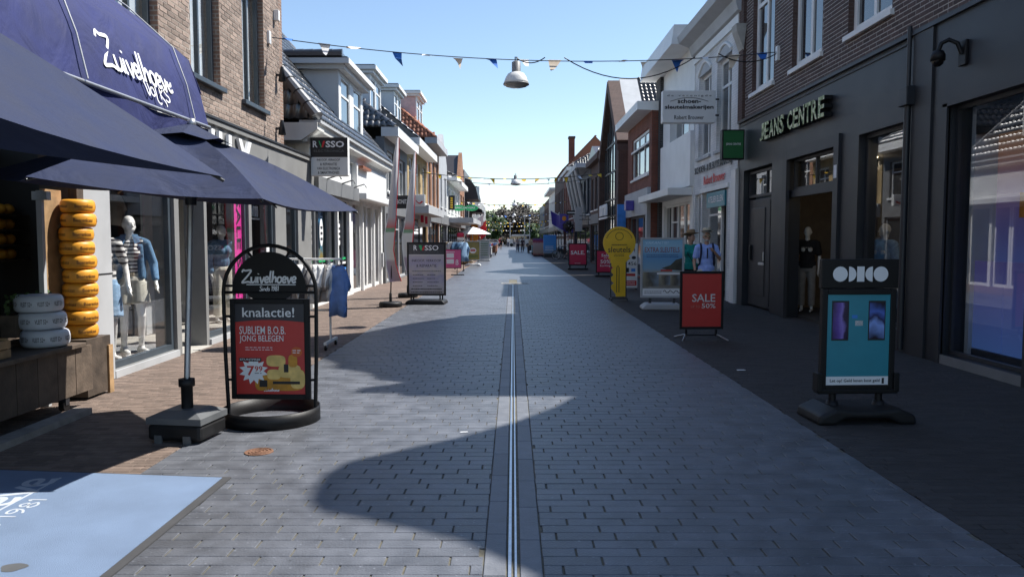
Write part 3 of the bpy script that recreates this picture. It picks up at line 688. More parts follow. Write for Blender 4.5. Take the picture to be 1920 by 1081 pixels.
# shop interior
mb = MB(); mb.box(-9.5, -4.9, 8.72, 17.3, 0, .05); part('shop_floor', mb, 'stone', B)
mb = MB(); mb.box(-9.6, -9.5, 8.1, 17.4, 0, 2.9); mb.box(-9.5, -4.9, 8.45, 8.6, .0, 2.9); mb.box(-9.5, -4.9, 17.2, 17.3, .0, 2.9); part('shop_wall', mb, 'darkwarm', B)
mb = MB(); mb.box(-9.6, -4.62, 8.1, 17.4, 2.9, 3.0); part('shop_ceiling', mb, 'darkwarm', B)
part('entrance_mat_grille', MB().box(-5.6, -4.95, 9.9, 11.4, .05, .058), 'greyplastic', B)
for i in range(19): part('floor_slat', MB().box(-5.6, -4.95, 9.92 + i*.078, 9.955 + i*.078, .058, .072), 'lightgrey', B)
part('display_panel', MB().box(-5.9, -5.86, 12.2, 13.3, .06, 2.3), 'lightgrey', B)
part('display_panel', MB().box(-6.4, -6.36, 13.6, 15.2, .06, 2.4), 'offwhite', B)
part('window_sign', MB().box(-4.69, -4.68, 12.93, 13.3, .1, 2.5), 'pink', B)
mb = MB(); txt(mb, 'SALE SALE', (-4.675, 13.02, 2.3), -Z, Y, 1.9, .2, .015, 0, False); part('window_lettering', mb, 'ink', B)
part('door_notice', MB().box(-4.66, -4.65, 14.5, 14.66, 1.25, 1.5), 'paper', B)
# cheese shop: window shelves and planter
for k in range(4):
    sh = part('shelf', MB().box(-5.62, -5.3, 7.3, 8.44, 1.36 + k*.16, 1.375 + k*.16), 'wood_dark', B)
part('shelf_back', MB().box(-5.7, -5.66, 6.0, 8.44, .04, 2.6), 'dark', B)
for k in range(5): part('wall_plank', MB().box(-4.575, -4.55, 2.2, 6.68, .1 + k*.3, .385 + k*.3), 'wood_dark', B)
for k in range(6): part('wall_plank', MB().box(-4.575, -4.55, 6.72, 8.08, .03 + k*.105, .125 + k*.105), 'wood_dark', B)
part('corner_post', MB().bbox(-4.60, -4.50, 7.96, 8.09, 0, 2.6, .01), 'wood_dark', B)
for k in range(4):
    for j in range(2):
        z = 1.376 + k*.16; solo('cheese_ball', MB().ell((0, 0, .058), (.066, .066, .058), 14, 9), 'cheese', ['lower', 'second', 'third', 'top'][k] + ' shelf orange cheese ball in the dark shop window, ' + ('nearer the street post' if j else 'farther from the post'), 'cheese', 'cheese balls on the shop window shelves', (-5.44 - .02*j, 8.16 + j*.17, z))
for i, (y, z) in enumerate(((15.02, 3.72), (15.09, 4.75))):
    t = thing('wall_lamp', ['small dark wall lamp low on the end of the brick wall', 'small dark wall lamp halfway up the end of the brick wall'][i], 'lamp', (-4.57, y, z), 0, 'wall lamps on the brick building')
    part('bracket', MB().box(-4.575, -4.49, y - .03, y + .03, z - .02, z + .02), 'anthra', t); part('lamp_shade', MB().lathe([(.03, .16), (.075, -.12), (.07, -.12), (.026, .15)], 14, (-4.47, y, z)), 'anthra', t)
solo('alarm_box', MB().bbox(-.01, .09, -.05, .05, -.1, .1, .01), 'white', 'small pale alarm box high on the brick wall near its corner', 'alarm', None, (-4.565, 15.0, 5.85))
# --- mannequins behind the first window are placed with the people below

# --- big navy awning
A = thing('shop_awning', 'big navy blue basket awning with white brush lettering over the cheese shop', 'awning', (-4.5, 6, 3.4))
prof = [(-4.58, 4.3), (-4.06, 4.02), (-3.62, 3.72), (-3.21, 3.36), (-3.09, 3.03), (-3.02, 2.68)]
ye0, ye1 = 1.2, 7.72
vs = []; fs = []; ny = 24
for j in range(ny + 1):
    y = ye0 + (ye1 - ye0) * j / ny
    for i, (x, z) in enumerate(prof):
        sag = .012*math.sin(j*1.35 + i) * (1 if i in (1, 4) else .2)
        vs.append((x + sag, y, z + sag*.6))
n = len(prof)
for j in range(ny):
    for i in range(n-1): fs.append((j*n+i, j*n+i+1, (j+1)*n+i+1, (j+1)*n+i))
part('canopy', MB().add(vs, fs, True), 'navy', A)
for yy in (ye0, ye1): part('end_panel', MB().prism([(p[0], p[1]) for p in prof[:-1]] + [(-4.56, 2.8)], 'y', yy - .004, yy + .004), 'navy', A)
mb = MB(); vs = []
for j in range(ny*2 + 1):
    y = ye0 + (ye1 - ye0) * j / (ny*2); w = .012*math.sin(j*.9)
    vs += [(-3.02 + w, y, 2.68), (-3.025 + w*1.6, y, 2.52 + .012*math.sin(j*1.7))]
part('valance', MB().add(vs, [(2*j, 2*j+1, 2*j+3, 2*j+2) for j in range(ny*2)], True), 'navy', A)
for y in (1.7, 3.6, 5.48, 7.3): part('stay_cord', MB().tube([(-4.56, y, 4.33), (-4.05, y, 4.06), (-3.6, y, 3.76), (-3.18, y, 3.38), (-3.06, y, 3.04), (-2.99, y, 2.72)], .007, 6), 'lightgrey', A)
part('front_bar', MB().tube([(-3.02, ye0, 2.70), (-3.02, ye1, 2.70)], .018, 8), 'galv', A)
part('middle_bar', MB().tube([(-3.23, ye0, 3.34), (-3.23, ye1, 3.34)], .016, 8), 'anthra', A)
for y in (1.3, 4.6, 7.6): part('folding_arm', MB().tube([(-4.55, y, 2.9), (-3.8, y - .1, 2.8), (-3.04, y, 2.71)], .02, 8), 'anthra', A)
mb = MB(); up = (Vector((-3.21, 0, 3.36)) - Vector((-3.02, 0, 2.68))).normalized()
script(mb, 'Zuivelhoeve', Vector((-3.02, 5.80, 2.68)) + up*.225 + X*.034, Y, up, 1.2, .245, .12)
script(mb, 'VOLKS', Vector((-3.02, 6.42, 2.68)) + up*.115 + X*.032, Y, up, .46, .115, .13)
part('brush_lettering', mb, 'whitetext', A)

# --- Russo: white building with dormer and black tiled hipped roof
xB = -4.62
B = thing('white_dormer_house', 'low white shop house with glazed black roof tiles and a big white dormer', 'building', (xB, 22, 0))
ops = [(17.6, 20.3, .1, 2.62), (20.4, 21.75, .1, 2.62), (22.2, 23.7, .0, 2.7), (23.85, 25.6, .0, 2.7), (25.75, 26.95, .0, 2.7)]
walls('wall', B, xB, 1, 17.52, 27.2, 0, 4.0, ops, 'white'); shell(B, xB, 1, 17.52, 27.2, 4.0, 6.4)
shopfront(B, xB, 1, 17.6, 20.3, .1, 2.62, 'anthra', 3); shopfront(B, xB, 1, 20.4, 21.75, .1, 2.62, 'anthra', 2, door=0)
for a, b in ((22.2, 23.7), (23.85, 25.6), (25.75, 26.95)): shopfront(B, xB, 1, a, b, .0, 2.7, 'white', 2 if b - a > 1.6 else 1, fw=.1)
part('dark_fascia', MB().box(xB, xB + .22, 17.5, 22.1, 2.66, 3.02), 'midgrey', B)
part('white_fascia', MB().bbox(xB, xB + .16, 22.1, 27.2, 2.74, 3.75, .02), 'white', B); part('awning_box', MB().bbox(xB + .16, xB + .42, 22.15, 27.0, 2.72, 2.92, .03), 'white', B)
for i, y in enumerate((18.3, 19.9, 21.4)): part('spot_arm', MB().tube([(xB + .2, y, 3.0), (xB + .5, y, 3.1), (xB + .56, y, 3.0)], .02, 6), 'midgrey', B)
co = MB(); co.prism([(xB, 3.72), (xB + .10, 3.72), (xB + .16, 3.9), (xB + .34, 3.96), (xB + .36, 4.12), (xB, 4.12)], 'y', 17.0, 27.3); part('cornice', co, 'offwhite', B)
part('gutter', MB().box(xB - .05, xB + .42, 16.95, 27.32, 4.12, 4.18), 'lightgrey', B)
part('cornice_return', MB().prism([(-9, 3.74), (xB, 3.74), (xB + .36, 3.98), (xB + .36, 4.12), (-9, 4.12)], 'y', 16.9, 17.5), 'offwhite', B)
hip_roof(B, xB + .3, xB - 3.3, 16.95, 27.2, 4.2, 8.7, 'tileblack', 1, limit=280, hf=.35)
ridge(B, (xB + .34, 16.93, 4.24), (xB - 3.2, 18.17, 8.62), 'tileblack', r=.15)
dormer(B, xB - .1, 1, 21.1, 24.4, 4.45, 6.15, 2.4, pm='white', panes=2, over=.34, st=.27)
part('dormer_eave_tiles', MB().box(xB - 2.6, xB + .05, 20.8, 24.7, 6.46, 6.56), 'tileblack', B)
for k in range(9): part('dormer_ridge_tile', MB().tube([(xB - 2.3 + k*.26, 20.9, 6.56), (xB - 2.02 + k*.26, 20.9, 6.56)], [.085, .095], 7), 'tileblack', B)
for k in range(9): part('dormer_ridge_tile', MB().tube([(xB - .1, 21.1 + k*.36, 6.56), (xB - .1, 21.48 + k*.36, 6.56)], [.085, .095], 7), 'tileblack', B)
part('downpipe', MB().tube([(xB + .06, 17.6, .1), (xB + .06, 17.6, 3.7)], .045, 8), 'midgrey', B)
part('red_awning_roll', MB().box(xB + .15, xB + .30, 22.3, 23.6, 3.62, 3.70), 'tileorange', B)
posters = [rampmat('window_poster_sea', [(0, (.04, .12, .25)), (.4, (.5, .38, .12)), (.6, (.05, .3, .5)), (1, (.03, .12, .3))], 2, .3, 2.4, noise=.5)]
for a, b in ((17.66, 18.3), (18.66, 19.3)):
    p = part('window_poster', MB().box(xB - .15, xB - .155, a, b, .9, 2.5), posters[0], B)
for y in (17.95, 18.95, 20.9):
    d = MB().add([(xB - .1, y + .17*math.cos(i*math.pi/10), 1.75 + .34*math.sin(i*math.pi/10)) for i in range(20)], [tuple(range(20))]); part('oval_sticker', d, 'whitetext', B)
    mb = MB()
    for k in range(3): mb.box(xB - .096, xB - .094, y - .09, y + .09, 1.56 + k*.14, 1.62 + k*.14)
    part('sticker_print', mb, 'ink', B)
for i, (m, z) in enumerate((('green2', 1.02), ('whitetext', .90), ('redplastic', .84))): part('tricolour_band', MB().box(xB - .112, xB - .104, 17.64, 21.7, z - (.06 if i == 1 else 0), z + .06), m, B)
part('blue_poster', MB().box(xB - .10, xB - .095, 21.06, 21.7, .2, .8), 'bluepanel', B)
mb = MB(); mb.box(xB - .094, xB - .09, 21.12, 21.62, .66, .74); mb.box(xB - .094, xB - .09, 21.2, 21.5, .3, .5); part('poster_print', mb, 'bunt_y', B)
solo('shop_side_light', MB().bbox(0, .06, -.1, .1, 0, .5, .01), 'lightgrey', 'narrow grey meter box beside the white shop door', 'box', None, (xB, 27.05, .6))

def hang_sign(name, label, x0, x1, y, z0, z1, paint, side, th=.16, body='white', xw=None, group=None):
    """a box sign on brackets, its faces across the street; paint(mb-callback part adder)"""
    t = thing(name, label, 'sign', ((x0+x1)/2, y, z0), 0, group)
    part('sign_box', MB().bbox(x0, x1, y, y + th, z0, z1, .012), body, t)
    if xw is not None:
        for z in (z0 + (z1-z0)*.25, z0 + (z1-z0)*.75): part('bracket', MB().box(min(x0, x1) if xw < x0 else max(x0, x1), xw, y + th*.4, y + th*.6, z - .02, z + .02), 'anthra', t)
    for nm, mat, f in paint:
        mb = MB(); f(mb, Vector((x0, y - .004, z0)), x1 - x0, z1 - z0); part(nm, mb, mat, t)
    return t
def T(s, fx, fz, fw, fh, bold=0., shear=0.): return lambda mb, o, w, h: txt(mb, s, o + X*(fx*w) + Z*(fz*h) - Y*.003, X, Z, fw*w, fh*h, bold, shear=shear)
def PN(ax, az, bx, bz, off=.001): return lambda mb, o, w, h: mb.box(o.x + ax*w, o.x + bx*w, o.y - off, o.y + .003, o.z + az*h, o.z + bz*h)
def many(*fs):
    def g(mb, o, w, h):
        for f in fs: f(mb, o, w, h)
    return g
hang_sign('electronics_shop_sign', 'square projecting sign, black above and white below, in front of the white dormer house', -4.47, -3.65, 17.1, 2.98, 3.82, [
    ('black_panel', 'ink', PN(.0, .49, 1, 1)), ('sign_lettering', 'whitetext', many(T('R', .13, .74, .13, .17, .03), T('SSO', .66, .74, .5, .17, .03))),
    ('letter_stroke', 'green2', lambda mb, o, w, h: mb.add([o + X*(.25*w) + Z*(.91*h) - Y*.003, o + X*(.22*w) + Z*(.91*h) - Y*.003, o + X*(.28*w) + Z*(.74*h) - Y*.003, o + X*(.31*w) + Z*(.74*h) - Y*.003], [(0, 1, 2, 3)])),
    ('letter_stroke', 'redplastic', lambda mb, o, w, h: mb.add([o + X*(.40*w) + Z*(.91*h) - Y*.003, o + X*(.345*w) + Z*(.91*h) - Y*.003, o + X*(.29*w) + Z*(.74*h) - Y*.003, o + X*(.345*w) + Z*(.74*h) - Y*.003], [(0, 1, 2, 3)])),
    ('small_lettering', 'greyplastic', T('ELECTRONICA', .5, .62, .82, .06, .01)),
    ('body_lettering', 'ink', many(T('INKOOP, VERKOOP', .48, .38, .62, .07, .008), T('& REPARATIE', .48, .27, .45, .07, .008), T('VAN ELECTRONICA', .48, .16, .62, .07, .008), T('& SMARTPHONES', .48, .05, .58, .07, .008)))], 1, .2, 'white', None)

# ================================================================= RIGHT SIDE, NEAR
xr = FR
B = thing('anthracite_shop_building', 'dark brown brick building with an anthracite shop front holding the phone shop window', 'building', (xr, 7, 0))
ops = [(8.2, 9.82, .12, 3.26), (4.2, 8.0, .12, 3.26)]
walls('shop_wall', B, xr, -1, 2.5, 10.72, 0, 4.36, ops, 'anthra')
prof = [(2.5, 8.3), (6.0, 8.4), (6.6, 9.0), (7.15, 9.85), (7.43, 10.35), (7.65, 10.5), (7.9, 10.55), (8.2, 10.55), (8.45, 10.4), (8.8, 9.2), (9.1, 8.55), (9.5, 7.97), (9.94, 7.57)]
part('brick_gable', MB().prism([(2.5, 4.36)] + prof + [(9.94, 4.36)], 'x', xr + .015, xr + .3), 'mortarR', B)
lay_bricks(B, xr + .015, -1, 8.6, 9.94, 4.44, 5.4, [], 'brickR', 60)
shell(B, xr, -1, 2.5, 9.94, 7.5, 9)
part('low_roof', MB().box(xr + .3, 14.5, 2.5, 9.94, 7.5, 7.7), 'anthra', B)
cop = MB(); cop.box(xr - .05, xr + .3, 2.5, 10.7, 4.36, 4.42); part('fascia_coping', cop, 'anthra', B)
window(B, xr, -1, 8.2, 9.82, .12, 3.26, 'anthra2', fw=.05, rec=.1, glass='glassR', name='shop_window')
window(B, xr, -1, 4.2, 8.0, .12, 3.26, 'anthra2', vb=(.5,), fw=.05, rec=.1, glass='glassR', name='shop_window')
part('window_plinth', MB().box(xr - .012, xr + .1, 8.15, 9.88, 0, .115), 'midgrey', B)
for a, b, z0, z1 in ((8.12, 8.2, 0, 3.3), (9.82, 9.92, 0, 3.3)): part('window_trim', MB().box(xr - .03, xr + .02, a, b, z0, z1), 'anthra2', B)
part('window_trim', MB().box(xr - .03, xr + .02, 8.12, 9.92, 3.26, 3.34), 'anthra2', B)
part('corner_pier', MB().box(xr - .03, xr + .03, 10.2, 10.68, 0, 4.36), 'anthra2', B)
part('downpipe', MB().tube([(xr - .06, 10.74, .05), (xr - .06, 10.74, 3.5)], .045, 10), 'anthra', B)
part('pipe_box', MB().bbox(xr - .14, xr - .01, 10.62, 10.86, 3.42, 3.68, .01), 'anthra', B); part('downpipe', MB().tube([(xr - .06, 10.74, 3.68), (xr - .06, 10.74, 4.5)], .03, 10), 'anthra', B)
grad = rampmat('gradient_window_print', [(0, (.14, .20, .50)), (.3, (.16, .14, .36)), (.55, (.26, .14, .28)), (.8, (.50, .24, .14)), (1, (.55, .30, .13))], 2, 1.25, 3.0, emit=.10)  # printed panel with a faint glow added to brighten it
grad2 = rampmat('blue_glow_print', [(0, (.14, .28, .70)), (.5, (.16, .20, .58)), (1, (.18, .15, .42))], 2, .25, 1.35, emit=.09)  # lower printed panel, glow likewise added so it shows in the dark window
t = thing('gradient_window_panel', 'tall orange to purple gradient panel hanging inside the phone shop window', 'display', (6.1, 9.3, 1.2))
part('print_panel', MB().box(6.08, 6.12, 8.62, 9.72, 1.3, 3.1).xf(Matrix.Identity(4)), grad, t)
part('price_card', MB().box(6.07, 6.075, 9.1, 9.26, 1.85, 2.15), 'orange', t)
t = thing('blue_window_panel', 'blue and violet printed panel standing low in the phone shop window', 'display', (5.86, 9.25, .13))
for a, b in ((8.55, 9.13), (9.14, 9.72)): part('panel_face', MB().box(5.84, 5.9, a, b, .22, 1.32), grad2, t)
part('panel_foot', MB().box(5.82, 5.94, 8.6, 9.7, .12, .21), 'anthra', t)
# security camera
t = thing('security_camera', 'black dome security camera on a curved arm above the phone shop window', 'camera', (xr, 9.55, 3.85))
part('wall_plate', MB().bbox(xr - .04, xr, 9.44, 9.6, 3.7, 4.0, .008), 'black', t)
part('curved_arm', MB().tube([(xr - .04, 9.52, 3.84), (xr - .09, 9.53, 3.97), (xr - .18, 9.56, 4.02), (xr - .26, 9.58, 3.98), (xr - .29, 9.59, 3.88)], .026, 10), 'black', t)
part('camera_housing', MB().lathe([(.001, .06), (.06, .05), (.085, 0), (.085, -.07), (.001, -.07)], 18, (xr - .29, 9.59, 3.84)), 'black', t)
part('camera_dome', MB().lathe([(.07, -.07), (.06, -.11), (.03, -.135), (.001, -.14)], 16, (xr - .29, 9.59, 3.84)), 'lens', t)

B = thing('jeans_shop_building', 'dark brown brick building with white sash windows over an anthracite jeans shop front', 'building', (xr, 15, 0))
gops = [(10.95, 12.35, .3, 3.24), (13.05, 15.6, 0, 3.18), (16.45, 18.45, 0, 3.2)]
uops = [(11.4, 12.9, 4.92, 7.6), (13.95, 15.45, 4.92, 7.6), (16.5, 18.0, 4.92, 7.6)]
walls('shop_wall', B, xr, -1, 10.72, 18.86, 0, 4.36, gops, 'anthra')
walls('brick_wall', B, xr + .015, -1, 9.945, 18.86, 4.36, 7.6, uops, 'mortarR')
prof = [(10.73, 10.33), (10.93, 10.42), (11.1, 11.1), (11.35, 11.1), (11.5, 10.45), (11.85, 10.98), (12.3, 11.2), (12.57, 11.5), (12.89, 12.0), (13.29, 12.08), (13.9, 12.6), (14.5, 13.7), (15.1, 14.1), (16.0, 14.1), (16.5, 13.6), (16.69, 12.48), (17.5, 11.8), (18.2, 11.05), (18.6, 10.35), (18.86, 10.3)]
part('brick_gable', MB().prism([(9.945, 7.6)] + prof + [(18.86, 7.6)], 'x', xr + .015, xr + .35), M['brownbrick'], B)
lay_bricks(B, xr + .015, -1, 9.96, 18.5, 4.44, 7.75, uops, 'brickR', 300, frame=lambda y, z: (z-1.6)/y*1440 < 452)
shell(B, xr, -1, 9.945, 18.86, 7.5, 9, floors=(3.4,))
part('flat_roof', MB().box(xr + .32, 14.5, 9.945, 18.86, 7.42, 7.56), 'anthra', B)
for o in uops:
    for y in (o[0] + .002, o[1] - .012): part('brick_reveal', MB().box(xr + .011, xr + .12, y, y + .01, o[2], o[3]), M['brownbrick'], B)
for o in uops: window(B, xr + .015, -1, *o, fm='white', vb=(.5,), hb=(.72,), fw=.13, rec=.09, glass='winglass', sill='white')
pl = MB(); pl.box(xr - .06, xr + .02, 18.5, 18.858, 4.42, 8.4); part('brick_pilaster', pl, M['brownbrick'], B)
part('pilaster_console', MB().prism([(xr - .05, 6.05), (xr - .22, 6.5), (xr - .24, 6.66), (xr + .01, 6.66)], 'y', 18.48, 18.857), 'stone', B)
part('fascia_coping', MB().box(xr - .06, xr + .03, 10.7, 18.86, 4.362, 4.42), 'anthra', B)
part('fascia_lip', MB().box(xr - .02, xr + .01, 10.9, 18.8, 4.28, 4.30), 'anthra2', B)
window(B, xr, -1, 10.95, 12.35, .3, 3.24, 'anthra2', fw=.06, rec=.12, glass='glassR', name='shop_window')
for a, b, z0, z1 in ((13.0, 13.2, 0, 3.36), (15.45, 15.68, 0, 3.36)): part('entrance_frame', MB().box(xr - .05, xr + .02, a, b, z0, z1), 'anthra2', B)
part('entrance_frame', MB().box(xr - .048, xr + .02, 13.202, 15.448, 3.16, 3.36), 'anthra2', B)
part('transom', MB().box(xr + .06, xr + .16, 13.06, 15.59, 2.42, 2.56), 'anthra2', B)
window(B, xr, -1, 13.2, 15.45, 2.56, 3.16, 'anthra2', vb=(.5,), fw=.05, rec=.1, glass='glassR', name='fanlight')
dl = part('open_door', MB().box(xr + .14, xr + .18, 13.22, 13.6, .05, 2.4), 'anthra2', B); part('pane', MB().box(xr + .135, xr + .185, 13.28, 13.55, .3, 2.3), 'glassR', dl)
window(B, xr, -1, 16.5, 18.4, 2.55, 3.16, 'anthra2', vb=(.35,), fw=.06, rec=.12, glass='glassR', name='fanlight')
dl = part('panel_door', MB().bbox(xr + .13, xr + .18, 16.95, 18.4, .04, 2.5, .01), 'anthra2', B)
part('door_panel', MB().bbox(xr + .11, xr + .135, 17.2, 18.2, .3, 2.3, .012), 'anthra', dl); part('letter_slot', MB().bbox(xr + .09, xr + .115, 17.2, 17.55, 1.0, 1.06, .005), 'steel', dl)
part('door_handle', MB().tube([(xr + .07, 17.12, 1.1), (xr + .07, 17.12, 1.3)], .016, 8), 'steel', dl); part('door_pull', MB().bbox(xr + .05, xr + .13, 18.05, 18.15, 1.1, 1.45, .015), 'black', dl)
window(B, xr, -1, 16.47, 16.92, .05, 2.5, 'anthra2', fw=.05, rec=.12, glass='glassR', name='side_light')
part('house_number', MB().box(xr - .055, xr - .05, 13.05, 13.16, 2.62, 2.84), 'paper', B)
part('door_notice', MB().box(xr + .09, xr + .095, 16.6, 16.72, 1.72, 1.9), 'paper', B)
part('shop_end_wall', MB().box(xr + .3, xr + 4.6, 17.3, 17.4, .05, 3.1), 'tanwall', B)
mb = MB(); mb.box(xr + .3, xr + 4.6, 10.9, 17.3, .042, .05); part('shop_floor', mb, 'darkwarm', B)
part('shop_wall_inner', MB().box(xr + 2.2, xr + 2.3, 12.6, 17.29, .05, 3.0), 'tanwall', B)
part('shop_ceiling', MB().box(xr + .3, xr + 4.6, 10.9, 17.3, 3.1, 3.2), 'darkwarm', B)
cl = MB(); 
for k, y in enumerate((11.4, 12.1)):
    part('ceiling_spot', MB().lathe([(.001, 0), (.07, 0), (.08, .02), (.001, .021)], 16, (xr + .9, y, 3.07)), 'spot', B)
part('ceiling_spot', MB().lathe([(.001, 0), (.07, 0), (.08, .02), (.001, .021)], 16, (xr + 1.1, 14.2, 3.07)), 'spot', B)
for k, (px, py, e) in enumerate(((xr + .9, 11.8, 5), (xr + 1.2, 14.3, 2))):
    ld = bpy.data.lights.new('ceiling_spot_light', 'POINT'); ld.energy = e; ld.color = (1, .8, .55); ld.shadow_soft_size = .08
    lo = obj('ceiling_spot_light', ld, B, Vector((px, py, 2.95)) - B.location)
part('wall_picture', MB().box(xr + 1.9, xr + 1.93, 11.2, 12.3, 1.5, 2.3), rampmat('shop_photo', [(0, (.3, .12, .03)), (.5, (.5, .25, .07)), (1, (.05, .03, .02))], 2, 1.5, 2.3, noise=.6), B)
part('display_table', MB().box(xr + .6, xr + 1.5, 11.1, 12.2, .05, .8), 'darkwarm', B)
# raised channel letters with a camouflage face
cam_m = bpy.data.materials.new('camouflage_letter_face'); cam_m.use_nodes = True
_n = cam_m.node_tree; _g = _n.nodes.new('ShaderNodeNewGeometry'); _o = _n.nodes.new('ShaderNodeTexNoise'); _o.inputs['Scale'].default_value = 7; _r = _n.nodes.new('ShaderNodeValToRGB'); _r.color_ramp.interpolation = 'CONSTANT'
for i, (p, c) in enumerate(((0, (.12, .16, .05)), (.42, (.38, .46, .20)), (.5, (.72, .72, .48)), (.58, (.22, .30, .12)))):
    e = _r.color_ramp.elements[i] if i < 2 else _r.color_ramp.elements.new(p); e.position = p; e.color = (*c, 1)
_n.links.new(_g.outputs['Position'], _o.inputs['Vector']); _n.links.new(_o.outputs[0], _r.inputs[0]); _n.links.new(_r.outputs[0], _n.nodes['Principled BSDF'].inputs['Base Color'])
t = thing('fascia_lettering', 'raised camouflage patterned letters reading JEANS CENTRE on the anthracite fascia', 'sign', (xr, 15.2, 3.7))
yy = 16.85
for wd in ('JEANS', 'CENTRE'):
    for c in wd:
        w = .27; mb = MB(); txt(mb, c, (xr - .15, yy, 3.70), -Y, Z, w, .36, .025, .14, False); part('letter', mb, [cam_m, M['black']], t); yy -= w + .035
    yy -= .14
hang_sign('green_box_sign', 'dark green box sign on the corner of the jeans shop', 4.93, 5.46, 18.3, 3.46, 4.16, [('green_face', 'green', PN(.06, .05, .94, .95)), ('sign_lettering', 'whitetext', T('JEANS CENTRE', .5, .46, .66, .09, .015))], -1, .2, 'black')

# --- white building of the shoe and key repair
xw = FR - .02
B = thing('white_brick_house', 'white painted brick house with tall arched windows and deep cornice beside the jeans shop', 'building', (xw, 21, 0))
uops = [(19.55, 20.95, 3.95, 6.3), (21.55, 22.95, 3.95, 6.3)]; gops = [(19.7, 22.4, 0, 2.9), (22.55, 23.25, .3, 2.9)]
walls('white_wall', B, xw, -1, 18.9, 23.4, 0, 7.35, uops + gops, M['whitebrick']); shell(B, xw, -1, 18.9, 23.4, 7.3, 8, floors=(3.2,))
for o in uops:
    window(B, xw, -1, o[0], o[1], o[2], o[3], fm='white', vb=(.5,), hb=(.7,), fw=.1, rec=.12, sill='lightgrey')
    ar = [(o[0] - .03, 6.295)] + [(o[0] - .03 + (o[1]-o[0]+.06)*k/10, 6.3 + .28*math.sin(math.pi*k/10)) for k in range(11)] + [(o[1] + .03, 6.295)]
    part('arch_panel', MB().prism(ar, 'x', xw - .012, xw + .05), 'lightgrey', B)
    part('arch_trim', MB().tube([(xw - .02, p[0], p[1] + .04) for p in ar[1:-1]], .045, 6), 'white', B)
co = MB(); co.prism([(xw, 7.0), (xw - .12, 7.05), (xw - .2, 7.3), (xw - .5, 7.42), (xw - .55, 7.62), (xw + .3, 7.62)], 'y', 18.7, 23.5); part('cornice', co, 'lightgrey', B)
part('cornice_board', MB().box(xw - .06, xw, 18.88, 23.42, 6.78, 7.0), 'white', B)
part('roof', MB().prism([(xw - .4, 7.62), (xw + 2.6, 10.2), (xw + 5, 10.2), (xw + 8, 7.62)], 'y', 18.9, 23.4), 'anthra', B)
part('chimney', MB().box(xw + .4, xw + .9, 23.0, 23.5, 7.6, 8.9), M['brownbrick'], B); part('chimney_cap', MB().box(xw + .34, xw + .96, 22.94, 23.56, 8.9, 9.02), 'anthra', B)
for o in ((20.6, 22.35),): pass
window(B, xw, -1, 21.0, 22.4, 0.02, 2.9, 'white', hb=(.78,), fw=.08, rec=.2, glass='winglass', name='door')
part('doorway_lining', MB().box(xw + .02, xw + .3, 19.72, 19.9, .0, 2.88), 'lightgrey', B); part('doorway_back', MB().box(xw + 1.2, xw + 1.24, 19.72, 21.0, 0, 2.9), 'dark', B)
part('door_lintel', MB().box(xw - .05, xw + .05, 19.6, 22.5, 2.9, 3.02), 'white', B); part('shop_name_board', MB().box(xw - .02, xw + .04, 19.95, 21.8, 2.45, 2.86), 'teal', B)
mb = MB(); txt(mb, 'ATELIER ELLEN', (xw - .025, 20.85, 2.58), -Y, Z, 1.5, .17, .02); part('board_lettering', mb, 'whitetext', B)
window(B, xw, -1, 22.55, 23.25, .3, 2.9, 'white', fw=.07, name='shop_window')
part('corner_strip', MB().box(xw - .05, xw, 18.9, 19.3, 0, 3.3), 'white', B)
mb = MB(); txt(mb, 'SCHOEN- & SLEUTELMAKERIJ', (xw - .04, 21.25, 3.44), -Y, Z, 3.9, .25, .008, .015); part('wall_lettering', mb, 'anthra', B)
mb = MB(); txt(mb, 'Robert Brouwer', (xw - .04, 21.0, 3.12), -Y, Z, 2.2, .24, 0, .012); part('wall_lettering', mb, 'redplastic', B)
hang_sign('shoe_repair_sign', 'white illuminated box sign for the shoe and key repair shop projecting over the street', 3.96, 5.36, 20.6, 4.66, 5.5, [
    ('top_print', 'anthra2', many(T('d e   v e r e n i g d e', .5, .80, .84, .07, .004))), ('arc_line', 'anthra2', lambda mb, o, w, h: mb.tube([o + X*(w*(.14 + .72*k/12)) + Z*(h*(.66 + .12*math.sin(math.pi*k/12))) - Y*.003 for k in range(13)], .006, 5)),
    ('bold_print', 'ink', many(T('schoen-', .5, .60, .44, .14, .03), T('sleutelmakerijen', .5, .39, .92, .16, .03))), ('name_print', 'ink', T('Robert Brouwer', .5, .10, .56, .13, .006))], -1, .25, 'white', xw)

# --- white panelled building with a canted eave
B = thing('white_panel_house', 'white panelled house with a boxed eave, dark brick pier and flat canopy', 'building', (FR, 26, 0))
x4 = FR - .05
ops = [(24.0, 27.0, 4.9, 5.75), (23.8, 27.9, .25, 2.75)]
walls('white_panel_wall', B, x4, -1, 23.4, 28.2, 0, 7.5, ops, 'white'); shell(B, x4, -1, 23.4, 29.0, 7.4, 8)
window(B, x4, -1, *ops[0], fm='white', vb=(.33, .66), fw=.09, rec=.2)
shopfront(B, x4, -1, 23.8, 27.9, .25, 2.75, 'white', 4, 'winglass', door=2)
part('brick_pier', MB().box(x4 - .12, x4 + .3, 28.2, 29.0, 0, 7.5), M['blackbrick'], B)
part('eave_box', MB().prism([(x4 - .7, 7.42), (x4 + .3, 7.42), (x4 + .3, 8.0), (x4 - .62, 8.0)], 'y', 23.5, 29.2), 'white', B)
part('flat_roof', MB().box(x4 + .3, 14, 23.4, 29.2, 7.9, 8.0), 'anthra', B)
part('canopy', MB().bbox(x4 - .75, x4, 23.5, 29.0, 2.92, 3.14, .01), 'white', B)
part('projecting_panel', MB().box(x4 - .10, x4, 23.42, 28.15, 3.2, 4.85), 'white', B)

